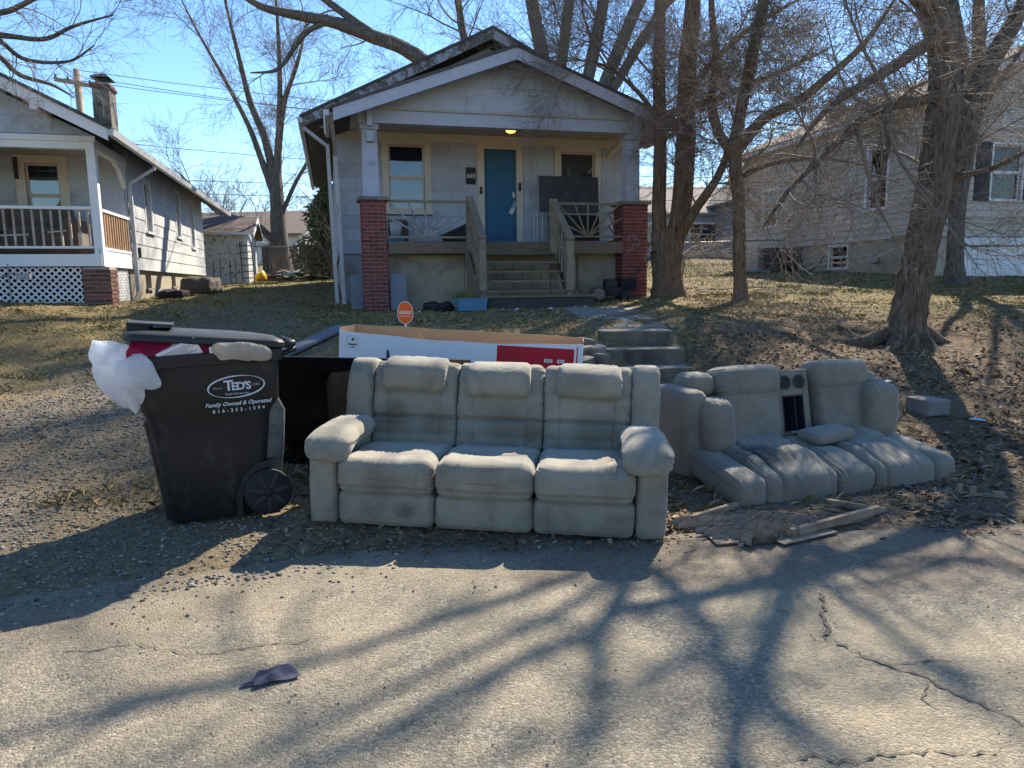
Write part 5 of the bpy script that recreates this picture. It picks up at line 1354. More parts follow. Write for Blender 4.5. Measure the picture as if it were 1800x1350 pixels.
def recliner_sofa():
    root = thing('recliner_sofa', 'three seat grey suede reclining sofa with stained cushions and headrests at the roadside', 'sofa',
                 (-.18, 3.96, .02), (0, R(1.6), R(-6.5)))
    S = M['suede']
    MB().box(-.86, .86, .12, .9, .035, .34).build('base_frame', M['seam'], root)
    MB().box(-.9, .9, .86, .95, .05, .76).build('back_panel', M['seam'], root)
    W = .578
    for i, x in enumerate((-W, 0, W)):
        w = W - .004
        pillow('footrest_panel', root, S, (x, .075, .115), (w, .17, .205), .045, (.0, .20, .02), 30, .007, 10 + i)
        def roll(V, w=w):
            V = V.copy(); t = np.clip((V[:, 1] + .16) / .3, 0, 1); V[:, 2] -= .012 * t
            V[:, 2] -= .008 * np.exp(-((V[:, 0]) / .16) ** 2) * (V[:, 2] > 0)       # sat-in middle
            return V
        pillow('seat_front', root, S, (x, .13, .315), (w, .35, .215), .07, (.0, .08, .05), 64, .009, 20 + i, roll, creases=((2, -.062, .020, .010),))
        def seat(V):
            V = V.copy(); V[:, 2] -= .05 * np.clip((V[:, 1] + .1) / .35, 0, 1); return V
        pillow('seat_cushion', root, S, (x, .50, .335), (w, .52, .13), .04, (.0, .0, .16), 22, .009, 30 + i, seat)
        def lean(k, h0, p=2):
            def f(V):
                V = V.copy(); t = np.clip(V[:, 2] / h0, 0, 1.1); V[:, 1] += k * t ** p; return V
            return f
        pillow('back_cushion', root, S, (x, .79, .605), (w, .21, .59), .038, (.0, .13, .01), 92, .010, 40 + i, lean(.07, .29, 3), (R(-12), 0, 0),
               creases=((2, -.085, .042, .010), (2, -.20, .008, .02), (2, .10, .012, .03), (0, -.178, .010, .006), (0, .178, .010, .006)))
        hz = (.828, .808, .810)[i]
        pillow('headrest', root, S, (x + (.0, -.01, .01)[i], .725, hz), (.42, .13, .235), .045, (.0, .30, .03), 34, .008, 50 + i, lean(.115, .115), (R(-10), R((1.5, -1, 1)[i]), 0))
    for s in (-1, 1):
        pillow('arm_panel', root, S, (s * .958, .36, .235), (.165, .72, .45), .03, (.10, .02, .0), 26, .005, 60 + s)
        def pad(V):
            V = V.copy(); t = np.clip((-V[:, 1] - .06) / .26, 0, 1)
            V[:, 2] -= .06 * t ** 2; V[:, 0] *= 1 + .14 * np.sin(t * 2.2); V[:, 0] *= 1 - .18 * np.clip((t - .8) / .4, 0, 1)
            V[:, 0] *= np.where(V[:, 2] < 0, .93, 1.0)
            return V
        pillow('arm_pad', root, S, (s * .925, .26, .500), (.255, .62, .125), .062, (.06, .06, .25), 34, .008, 70 + s, pad)
        pillow('back_wing', root, S, (s * .957, .78, .645), (.175, .20, .55), .035, (.03, .12, .02), 34, .009, 80 + s, lean(.08, .27, 3), (R(-12), 0, 0))
    MB().box(-.98, -.975, .0, .004, .36, .40).build('care_label', M['seam'], root)
    return root
recliner_sofa()

def loveseat():
    # its base is gone: the seat lies on the ground
    zg = .045
    root = thing('loveseat', 'dirty grey loveseat with centre console and cup holders, seat resting on the ground', 'loveseat', (1.46, 4.40, zg), (R(0), R(-.5), R(17.0)))
    S = M['suede2']
    def slope(dz, run=.6, cr=0):
        def f(V):
            V = V.copy(); up = V[:, 2] > 0
            if cr: V[:, 2] -= np.where(up, .028 * np.exp(-((V[:, 1] - cr + .03 * np.cos(V[:, 0] * 9)) / .018) ** 2), 0); V[:, 2] += np.where(up, .022 * np.exp(-((V[:, 1] - cr + .17) / .10) ** 2), 0)
            V[:, 2] += dz * (V[:, 1] / run); return V
        return f
    # seat pieces from left to right, sloping down to the front, with stitched seams
    def seatdef(dz, cr, seams):
        g = slope(dz, .6, cr)
        def f(V):
            V = V.copy(); up = V[:, 2] > 0
            for sx in seams: V[:, 2] -= np.where(up, .030 * np.exp(-((V[:, 0] - sx) / .012) ** 2), 0); V[:, 1] += np.where(V[:, 1] < -.2, .02 * np.exp(-((V[:, 0] - sx) / .012) ** 2), 0)
            return g(V)
        return f
    pillow('arm_base', root, S, (.06, .33, .11), (.225, .76, .20), .06, (.02, .03, .06), 26, .008, 1, slope(.09))
    pillow('seat_cushion', root, M['suedestain'], (.435, .30, .12), (.56, .72, .23), .06, (.0, .05, .10), 66, .013, 3, seatdef(.12, .06, (-.165,)))
    pillow('seat_cushion', root, S, (.862, .27, .10), (.305, .66, .20), .055, (.0, .05, .06), 40, .012, 4, slope(.11, .6, .12))
    pillow('seat_cushion', root, S, (1.27, .30, .12), (.53, .72, .22), .06, (.0, .05, .10), 66, .013, 6, seatdef(.12, .05, (-.165,)))
    pillow('arm_base', root, S, (1.625, .33, .115), (.205, .76, .19), .06, (.02, .03, .06), 26, .008, 7, slope(.08))
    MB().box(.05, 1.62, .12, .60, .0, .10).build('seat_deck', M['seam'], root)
    # backs
    for x, w in ((.50, .50), (1.325, .46)):
        pillow('back_cushion', root, S, (x, .70, .42), (w, .20, .40), .04, (.0, .12, .0), 30, .010, 8 + int(x * 10), None, (R(-11), 0, 0))
        pillow('back_roll', root, S, (x, .745, .665), (w + .025, .25, .21), .065, (.02, .12, .12), 34, .011, 11 + int(x * 10), None, (R(-11), 0, 0))
    pillow('side_panel', root, S, (-.005, .78, .32), (.19, .50, .64), .06, (.04, .02, .03), 22, .006, 21)
    pillow('side_panel', root, S, (1.655, .80, .32), (.17, .44, .60), .06, (.04, .02, .03), 22, .006, 22)
    pillow('back_wing', root, S, (.13, .80, .655), (.24, .26, .16), .07, (.02, .05, .08), 18, .005, 23)
    pillow('back_wing', root, S, (1.60, .80, .60), (.22, .26, .16), .07, (.02, .05, .08), 18, .005, 24)
    pillow('arm_cushion', root, S, (.14, .56, .39), (.25, .26, .38), .085, (.10, .10, .06), 32, .011, 25, None, (R(-4), R(-3), R(8)))
    pillow('arm_cushion', root, S, (1.60, .58, .40), (.25, .26, .40), .085, (.10, .10, .06), 32, .011, 26, None, (R(-4), R(3), R(-4)))
    MB().box(.0, 1.65, .84, .96, .03, .62).build('back_panel', S, root)
    # console: framed panel with an open compartment, cup holders and the lid hanging forward
    con = MB()
    Rm = Matrix.Rotation(R(-11), 4, 'X'); T0 = Matrix.Translation((.90, .615, .24))
    def cbox(mb, x0, x1, y0, y1, z0, z1):
        b0 = MB().box(x0, x1, y0, y1, z0, z1)
        mb.add([T0 @ Rm @ Vector(v) for v in b0.v], b0.f); return mb
    W2 = .150
    cbox(con, -W2, -.095, 0, .22, 0, .50); cbox(con, .095, W2, 0, .22, 0, .50); cbox(con, -.095, .095, 0, .22, .305, .50); cbox(con, -.095, .095, 0, .22, 0, .03)
    c = con.build('console', S, root)
    md = c.modifiers.new('b', 'BEVEL'); md.width = .012; md.segments = 3
    M['tray'] = mat('console_plastic', (.022, .025, .034), (.03, .033, .042), .5, 6, .2, dust=(.10, .095, .09), dust_amt=.5)
    tr = MB(); cbox(tr, -.0945, .0945, .14, .16, .031, .304); cbox(tr, -.0945, -.088, .004, .14, .031, .304); cbox(tr, .088, .0945, .004, .14, .031, .304); cbox(tr, -.088, .088, .004, .14, .031, .038); cbox(tr, -.088, .088, .004, .14, .297, .304); cbox(tr, .028, .034, .02, .14, .038, .297)
    tr.build('compartment', M['tray'], c)
    for x in (-.062, .062):
        cup = MB(); n = 22; prof = [(.040, .0), (.052, -.008), (.054, .002), (.054, .006)]
        vs = []; fs = []
        for (rr, yy) in [(.054, .003), (.054, -.007), (.046, -.009), (.042, -.002), (.040, .0)]:
            for k in range(n):
                a = 2 * math.pi * k / n; vs.append(T0 @ Rm @ Vector((x + rr * math.cos(a), yy, .405 + rr * math.sin(a))))
        for i in range(4):
            for k in range(n): fs.append((i * n + k, i * n + (k + 1) % n, (i + 1) * n + (k + 1) % n, (i + 1) * n + k))
        cup.add(vs, fs); cup.build('cup_ring', M['blacktop'], c, True)
        cb = MB(); vs = [T0 @ Rm @ Vector((x + .043 * math.cos(2 * math.pi * k / n), -.0025, .405 + .043 * math.sin(2 * math.pi * k / n))) for k in range(n)]
        cb.add(vs, [tuple(range(n))]); cb.build('cup_well', M['seam'], c)
    pillow('console_lid', root, S, (1.0, .42, .285), (.38, .22, .07), .034, (.02, .02, .25), 20, .004, 31, None, (R(4), R(-2), R(10)))
    pillow('seat_crumbs', root, M['paperbrown'], (.90, .585, .275), (.15, .03, .015), .006, (0, 0, .3), 8, .004, 33)
    return root
loveseat()

# ------------------------------------------------------------ wheeled bin with rubbish
def rounded_rect(cx, cy, lx, ly, r, n=5):
    pts = []
    for (sx, sy, a0) in ((1, 1, 0), (-1, 1, 90), (-1, -1, 180), (1, -1, 270)):
        for i in range(n + 1):
            a = R(a0 + 90 * i / n)
            pts.append((cx + sx * (lx / 2 - r) + r * math.cos(a), cy + sy * (ly / 2 - r) + r * math.sin(a)))
    return pts
def loft(rings, name, mt, parent, cap_top=True, cap_bot=True, smooth=True, bevel=True):
    n = len(rings[0][0]); vs = []; fs = []
    for pts, z in rings:
        vs += [(p[0], p[1], z(p) if callable(z) else z) for p in pts]
    for i in range(len(rings) - 1):
        for k in range(n):
            k2 = (k + 1) % n; fs.append((i * n + k, i * n + k2, (i + 1) * n + k2, (i + 1) * n + k))
    if cap_bot: fs.append(tuple(range(n - 1, -1, -1)))
    if cap_top: fs.append(tuple(range((len(rings) - 1) * n, len(rings) * n)))
    ob = mobj(name, vs, fs, mt, parent, smooth)
    return ob
def sharp(ob, ang=35):
    md = ob.modifiers.new('edge', 'EDGE_SPLIT'); md.split_angle = R(ang); return ob
BIN = {}
def wheelie_bin():
    bx_, by_ = -1.86, 4.36
    z0 = GZ(bx_, by_)
    root = thing('trash_cart', 'overflowing black wheeled trash cart with oval white logo', 'trash cart', (bx_, by_, z0 + .005), (R(-1.0), R(-1.5), R(24)))
    B = M['blackpl']
    # body: lower part tapered, a step below the rim band
    rr = lambda lx, ly, cx=0, r=.06: rounded_rect(cx, 0, lx, ly, r)
    body = loft([(rr(.50, .47, -.01, .05), .0), (rr(.53, .50, -.01, .05), .03), (rr(.62, .565, -.005, .06), .40), (rr(.68, .60, 0, .06), .64), (rr(.745, .655, .01, .05), .70), (rr(.765, .675, .01, .05), .90), (rr(.775, .685, .01, .05), .93),
                 (rr(.82, .73, .01, .05), .935), (rr(.83, .74, .01, .05), 1.0), (rr(.80, .71, .01, .05), 1.005), (rr(.77, .68, .01, .05), 1.0), (rr(.74, .65, .01, .05), .86)], 'body', B, root, True, True)
    sharp(body)
    # recessed back with grab channel and wheel arch
    sharp(loft([(rounded_rect(.305, -.02, .10, .40, .03), .12), (rounded_rect(.335, -.02, .13, .46, .03), .40), (rounded_rect(.355, -.02, .13, .50, .03), .62), (rounded_rect(.36, -.02, .06, .46, .02), .69)], 'back_channel', M['dustpl'], root))
    ar = MB()
    pts = [(.09, .0), (.09, .12), (.14, .24), (.22, .31), (.33, .33), (.33, .29), (.24, .27), (.17, .21), (.125, .11), (.125, .0)]
    ar.prism([(p[0], p[1]) for p in pts], -.285, -.225); ar.build('wheel_arch', B, root)
    ar = MB(); ar.prism([(p[0], p[1]) for p in pts], .225, .285); ar.build('wheel_arch', B, root)
    for s in (-1, 1):
        cx, cz = .275, .135
        w = MB().lathe([(.045, -.028), (.125, -.028), (.138, -.018), (.138, .018), (.125, .028), (.045, .028)], 36, (cx, s * .30, cz), 'y')
        t = w.build('wheel', M['rubber'], root, True); sharp(t, 40)
        h = MB().lathe([(.0, s * .034), (.03, s * .034), (.034, s * .02)], 16, (cx, s * .30, cz), 'y', False); h.build('hub', M['rubber'], t, True)
        for k in range(7):
            a = 2 * math.pi * k / 7 + .2
            MB().bar((cx + .03 * math.cos(a), s * .325, cz + .03 * math.sin(a)), (cx + .118 * math.cos(a), s * .325, cz + .118 * math.sin(a)), .022, .016, (0, 1, 0)).build('wheel_spoke', M['lidpl'], t)
    MB().tube([(.275, -.27, .135), (.275, .27, .135)], .012, 8).build('axle', M['galv'], root)
    MB().tube([(.40, -.26, .95), (.50, -.25, .985), (.50, .25, .985), (.40, .26, .95)], .017, 10).build('handle', B, root, True)
    # front lift bar recess
    MB().box(-.345, -.30, -.20, .20, .42, .46).build('lift_bar', M['dustpl'], root)
    sharp(loft([(rounded_rect(-.27, -.16, .05, .10, .02), .02), (rounded_rect(-.335, -.18, .05, .12, .02), .62)], 'front_rib', M['blackpl'], root))
    sharp(loft([(rounded_rect(-.27, .16, .05, .10, .02), .02), (rounded_rect(-.335, .18, .05, .12, .02), .62)], 'front_rib', M['blackpl'], root))
    # lid, propped open by the bags: hinged on the handle side
    hx, hz = .43, 1.00
    T = Matrix.Translation((hx, 0, hz)) @ Matrix.Rotation(R(6.8), 4, 'Y')
    def LT(ob):
        ob.data.transform(T); return ob
    lid = loft([(rounded_rect(-.42, 0, .84, .74, .07), .0), (rounded_rect(-.42, 0, .86, .76, .07), .008), (rounded_rect(-.42, 0, .86, .76, .07), .035), (rounded_rect(-.42, 0, .83, .73, .07), .05), (rounded_rect(-.44, 0, .66, .58, .08), .062), (rounded_rect(-.44, 0, .40, .30, .06), .072)], 'lid', M['lidpl'], root)
    LT(sharp(lid, 50))
    for y in (-.22, -.11, 0, .11, .22):
        r_ = MB().box(-.835, -.72, y - .008, y + .008, .052, .088); LT(r_.build('lid_rib', M['lidpl'], lid))
    g = MB().prism([(-.84, .055), (-.76, .06), (-.60, .064), (-.76, .096), (-.84, .09)], -.25, .25); 
    LT(MB().box(-.835, -.60, -.26, .26, .089, .101).build('lid_grip', M['lidpl'], lid))
    LT(MB().tube([(.0, -.30, .02), (.06, -.29, .03), (.07, 0, .03), (.06, .29, .03), (.0, .30, .02)], .02, 8).build('lid_hinge', M['lidpl'], lid, True))
    # logo on the side facing the street; the panel leans out by a few degrees
    side = Matrix.Translation((.15, -.3385, .795)) @ Matrix.Rotation(R(-2.9), 4, 'X') @ FRONT
    PR = M['print']
    vs = []; fs = []; n = 72
    for k in range(n + 1):
        a = 2 * math.pi * k / n
        wv = .0035 + .0105 * (abs(math.sin(a * 1.0 + 2.2)) ** 1.3)
        ux, uz = .155 * math.cos(a), .062 * math.sin(a)
        f = 1 + wv / .062 * .5
        vs += [(ux * (1 - wv * 2.2), uz * (1 - wv * 6), .001), (ux * (1 + wv * 2.2), uz * (1 + wv * 6), .001)]
    fs = [(2 * k, 2 * k + 1, 2 * k + 3, 2 * k + 2) for k in range(n)]
    me = bpy.data.meshes.new('logo_ring'); me.from_pydata(vs, [], fs); me.transform(side @ Matrix.Rotation(R(3), 4, 'Z')); me.materials.append(PR)
    logo = link('logo_ring', me, root)
    def tx(body, size, x, z, **kw):
        text_mesh(body, size, PR, root, side @ Matrix.Translation((x, z, 0)), 'lettering', **kw)
    tx('T', .085, -.043, .006, bold=.002); tx("ED'S", .062, .026, .0, bold=.002, spacing=.9)
    tx('Since', .017, -.103, -.002, spacing=1.3); tx('1982', .017, .106, .004, spacing=1.3)
    tx('Trash Service Inc.', .019, .002, -.041)
    tx('Family Owned & Operated', .033, .002, -.098, shear=.35, bold=.0006); tx('816-252-1594', .027, .002, -.136, spacing=1.9, bold=.0006)
    fr = Matrix.Translation((-.372, -.10, .73)) @ Matrix.Rotation(R(90), 4, 'Z') @ Matrix.Rotation(R(180), 4, 'Z') @ FRONT
    text_mesh('FLIPS', .075, PR, root, Matrix.Translation((-.378, -.06, .79)) @ Matrix.Rotation(R(-90), 4, 'Z') @ FRONT, 'lettering')
    BIN['M'] = Matrix.LocRotScale(root.location, root.rotation_euler, None)
    return root
wheelie_bin()
def plastic(name, c, a=.62):
    m, nt, b = base_mat(name)
    b.inputs['Base Color'].default_value = (*c, 1); b.inputs['Roughness'].default_value = .35
    v = N(nt, 'ShaderNodeTexCoord').outputs['Object']
    bumped(nt, b, noise_tex(nt, v, 11, 5, .6, 1.5), .7, .03)
    tl = N(nt, 'ShaderNodeBsdfTranslucent'); tl.inputs[0].default_value = (*[min(1, x * 1.1) for x in c], 1)
    mx = N(nt, 'ShaderNodeMixShader'); mx.inputs[0].default_value = .72
    out = [n for n in nt.nodes if n.type == 'OUTPUT_MATERIAL'][0]
    nt.links.new(b.outputs[0], mx.inputs[1]); nt.links.new(tl.outputs[0], mx.inputs[2]); nt.links.new(mx.outputs[0], out.inputs[0])
    return m
M['bagwhite'] = plastic('bag_white', (.90, .90, .93))
M['bagpink'] = plastic('bag_pink', (.62, .04, .13))
M['bagfood'] = plastic('bag_tied', (.60, .56, .50))
def sheet(name, parent, mt, w, d, h, seed, nx=20, ny=14, f=9.0):
    """a crumpled thin sheet lying on the ground, ragged outline"""
    rnd = random.Random(seed); vs = []; fs = []
    for j in range(ny + 1):
        for i in range(nx + 1):
            x, y = (i / nx - .5) * w, (j / ny - .5) * d
            e = 1 - max(abs(i / nx - .5), abs(j / ny - .5)) * 2
            q = mnoise.noise(Vector((x * f * 1.3 + seed, y * f * 1.3, 3))); r_ = 1 - abs(q) * 2.0
            z = h * max(0, r_) * (.25 + .75 * min(1, e * 2.2)) + .002
            vs.append((x * (1 + .3 * mnoise.noise(Vector((y * 11, seed, 1)))), y * (1 + .35 * mnoise.noise(Vector((x * 11, seed, 5)))), z))
    for j in range(ny):
        for i in range(nx):
            a = j * (nx + 1) + i; fs.append((a, a + 1, a + nx + 2, a + nx + 1))
    ob = mobj(name, vs, fs, mt, parent, False)
    md = ob.modifiers.new('thick', 'SOLIDIFY'); md.thickness = .0015
    return ob
def crumple(V, amp, f, seed):
    s = np.array([[mnoise.fractal(Vector((p[0] * f + seed + k * 9.1, p[1] * f, p[2] * f)), 1.0, 2.1, 4) for k in range(3)] for p in V])
    return V + s * amp
def bag(name, label, cat, c, size, mt, seed, shape=None, amp=.03, rot=(0, 0, 0)):
    Mw = BIN['M']; loc = Mw @ Vector(c)
    root = thing(name, label, cat, loc, (rot[0], rot[1], rot[2] + R(24)))
    def df(V):
        V = crumple(V, amp, 6, seed)
        rg = np.array([1 - abs(mnoise.noise(Vector((p[0] * 9 + seed, p[1] * 9, p[2] * 9)))) * 2 for p in V]); V = V * (1 + .16 * rg[:, None])
        return shape(V) if shape else V
    ob = pillow('bag_body' if 'bag' in name else 'body', root, mt, (0, 0, 0), size, min(size) * .40, (.1, .1, .1), 17, .0, seed, df)
    ob.data.polygons.foreach_set('use_smooth', np.zeros(len(ob.data.polygons), bool))
    return root
def sack(V):
    V = V.copy(); t = np.clip((V[:, 2] + .22) / .44, 0, 1)       # narrow pointed bottom, broad shoulder
    k = .25 + .85 * np.sin(np.clip(t * 1.25 + .1, 0, 1) * math.pi * .62); V[:, 0] *= k; V[:, 1] *= k
    V[:, 0] += .10 * (1 - t) - .02; return V
bag('trash_bag', 'translucent white trash bag hanging out of the trash cart', 'trash bag', (-.46, -.27, .90), (.21, .17, .34), M['bagwhite'], 3, sack, .026)
def flap(V):
    V = V.copy(); V[:, 2] -= .35 * np.abs(V[:, 0]); return V
bag('trash_bag', 'smaller white plastic bag bunched beside the big white trash bag', 'trash bag', (-.36, -.37, .93), (.17, .09, .15), M['bagwhite'], 8, flap, .03)
bag('trash_bag', 'crumpled pink plastic bag under the open cart lid', 'trash bag', (-.26, -.24, 1.02), (.24, .2, .12), M['bagpink'], 12, None, .03)
bag('trash_bag', 'pink bag wedged between cardboard boxes in the cart', 'trash bag', (-.01, -.29, 1.03), (.16, .10, .10), M['bagpink'], 15, None, .02)
bag('trash_bag', 'pale tied plastic bag spilling over the cart rim near the hinge', 'trash bag', (.20, -.375, 1.00), (.26, .11, .085), M['bagfood'], 19, None, .022, (0, R(10), 0))
def carton(label, c, size, rot, mt, stripes=None):
    loc = BIN['M'] @ Vector(c)
    root = thing('carton', label, 'box', loc, rot)
    x, y, z = (s / 2 for s in size)
    o = MB().box(-x, x, -y, y, -z, z).build('box_body', mt, root)
    if stripes:
        for i in range(9): MB().box(-x * .85, x * (.85 - .2 * (i % 3)), -y - .0012, -y - .0004, -z + size[2] * (.14 + .085 * i), -z + size[2] * (.17 + .085 * i)).build('printed_line', stripes, root)
    return root
carton('white food carton with printed lines tilted in the open trash cart', (-.13, -.33, 1.01), (.22, .05, .12), (R(18), R(-24), R(20)), M['cardwhite'], mat('print_grey', (.22, .22, .25), None, .7, 20, 0))
carton('small red carton wedged in the open trash cart', (.10, -.30, 1.025), (.14, .06, .04), (R(5), R(8), R(30)), mat('carton_redbrown', (.34, .06, .03), None, .6))
carton('small white carton at the rim of the open trash cart', (.07, -.345, 1.01), (.09, .05, .06), (R(5), R(-4), R(20)), M['cardwhite'])
# loose rubbish filling the cart under the lid
_bf = thing('trash_bag', 'black trash bag filling the inside of the trash cart', 'trash bag', BIN['M'] @ Vector((.02, .04, .95)), (0, 0, R(24)))
pillow('bag_body', _bf, M['blackpl'], (0, 0, 0), (.64, .54, .22), .10, (.05, .05, .1), 20, .02, 44, lambda V: crumple(V, .02, 8, 44))
# ------------------------------------------------------------ steps, path, stones
def steps_and_path():
    root = thing('concrete_steps', 'weathered concrete steps climbing the bank between the sofas', 'steps', (1.53, 7.2, GZ(1.53, 7.2) - .1), (0, 0, R(1.0)))
    off = Vector((1.53, 7.2, GZ(1.53, 7.2) - .1))
    for i, (y, z, x0, x1) in enumerate([(7.12, .155, 1.06, 2.02), (7.48, .325, 1.07, 2.0), (7.84, .505, 1.08, 2.02), (8.20, .69, 1.09, 2.03), (8.56, .875, 1.10, 1.94)]):
        s = MB(off).box(x0, x1, y, y + .50, z - .42, z).build('step', M['stepdark'], root)
        md = s.modifiers.new('b', 'BEVEL'); md.width = .015; md.segments = 2
        MB(off).box(x0 + .004, x1 - .004, y - .012, y + .1, z - .045, z - .004).build('nosing', M['stepdark'], root)
    p = setting(MB((1.5, 9.0, .8)).box(1.12, 1.96, 8.6, 9.0, .60, .868).build('path', M['concrete']))
    p.location = (1.5, 9.0, .8)
    y = 9.02; k = 0
    while y < 12.4:
        y1 = min(y + .98, 12.45); f0 = (y - 8.6) / 3.8; f1 = (y1 - 8.6) / 3.8
        cx0, cx1 = 1.54 - .05 * f0, 1.54 - .05 * f1; hw0, hw1 = .42 + .18 * f0, .42 + .18 * f1
        za, zb = GZ(1.5, y) + .018, GZ(1.5, y1) + .018
        vs = [(cx0 - hw0, y, za - .1), (cx0 + hw0, y, za - .1), (cx1 + hw1, y1 - .015, zb - .1), (cx1 - hw1, y1 - .015, zb - .1), (cx0 - hw0, y, za), (cx0 + hw0, y, za), (cx1 + hw1, y1 - .015, zb), (cx1 - hw1, y1 - .015, zb)]
        MB((1.5, 9.0, .8)).add(vs, [(3, 2, 1, 0), (4, 5, 6, 7), (0, 1, 5, 4), (1, 2, 6, 5), (2, 3, 7, 6), (3, 0, 4, 7)]).build('slab', M['concrete'], p)
        y = y1; k += 1
    # rough stones holding the bank left of the steps
    rs = thing('stone_edging', 'low broken stone edging beside the concrete steps', 'wall', (.9, 7.6, GZ(.9, 7.6)))
    rnd = random.Random(5)
    for i, (x, y, s) in enumerate([(.98, 7.25, .16), (.82, 7.3, .14), (.95, 7.45, .17), (.78, 7.5, .15), (.98, 7.65, .18), (.80, 7.72, .16), (.62, 7.45, .13), (.98, 7.9, .17), (.84, 7.95, .15), (.98, 8.12, .15), (.68, 7.75, .13), (.86, 8.2, .16)]):
        pillow('stone', rs, M['stepdark'] if i % 3 else M['concrete'], (x - .9, y - 7.6, GZ(x, y) + s * .25 - GZ(.9, 7.6)), (s * 1.2, s, s * .75), s * .2, (.1, .1, .1), 8, .012, i, None, (rnd.uniform(-.2, .2), rnd.uniform(-.2, .2), rnd.uniform(0, 3)))
steps_and_path()
def rough_block(name, label, cat, x, y, size, rotz, mt, lift=0.0, tilt=(0, 0), group=None):
    r = thing(name, label, cat, (x, y, GZ(x, y) + lift), (tilt[0], tilt[1], rotz), group)
    pillow('body', r, mt, (0, 0, size[2] / 2), size, min(size) * .12, (0, 0, 0), 10, .004, x * 7)
    return r
o = rough_block('concrete_block', 'grey concrete block lying at the foot of the bank beside the loveseat', 'block', 3.92, 6.62, (.24, .3, .15), R(10), M['concrete'], -.01)

# ------------------------------------------------------------ television
def television():
    root = thing('television', 'large black flat screen television leaning behind the sofa arm', 'television', (-1.05, 5.22, GZ(-1.0, 5.25) + .0), (R(-1.5), R(1.2), R(-6)))
    w, h = 1.46, .83
    MB().box(-w / 2, w / 2, .004, .035, 0, h).build('housing', M['tvblack'], root)
    MB().box(-w / 4, w / 4, .0351, .075, .1, h * .6).build('rear_cover', M['tvblack'], root)
    sm, nt, b = base_mat('tv_screen'); b.inputs['Base Color'].default_value = (.004, .004, .0045, 1); b.inputs['Roughness'].default_value = .06; b.inputs['Specular IOR Level'].default_value = .8
    v = N(nt, 'ShaderNodeTexCoord').outputs['Object']; bumped(nt, b, noise_tex(nt, v, 2.5, 3, .5), .25, .01)
    MB().box(-w / 2 + .008, w / 2 - .008, .0, .0039, .012, h - .008).build('screen', sm, root)
    f = MB(); f.box(-w / 2, w / 2, -.004, .0038, h - .0079, h); f.box(-w / 2, -w / 2 + .0079, -.004, .0038, .0119, h - .008); f.box(w / 2 - .0079, w / 2, -.004, .0038, .0119, h - .008); f.box(-w / 2, w / 2, -.004, .0038, 0, .0118)
    f.build('bezel', M['tvblack'], root)
television()

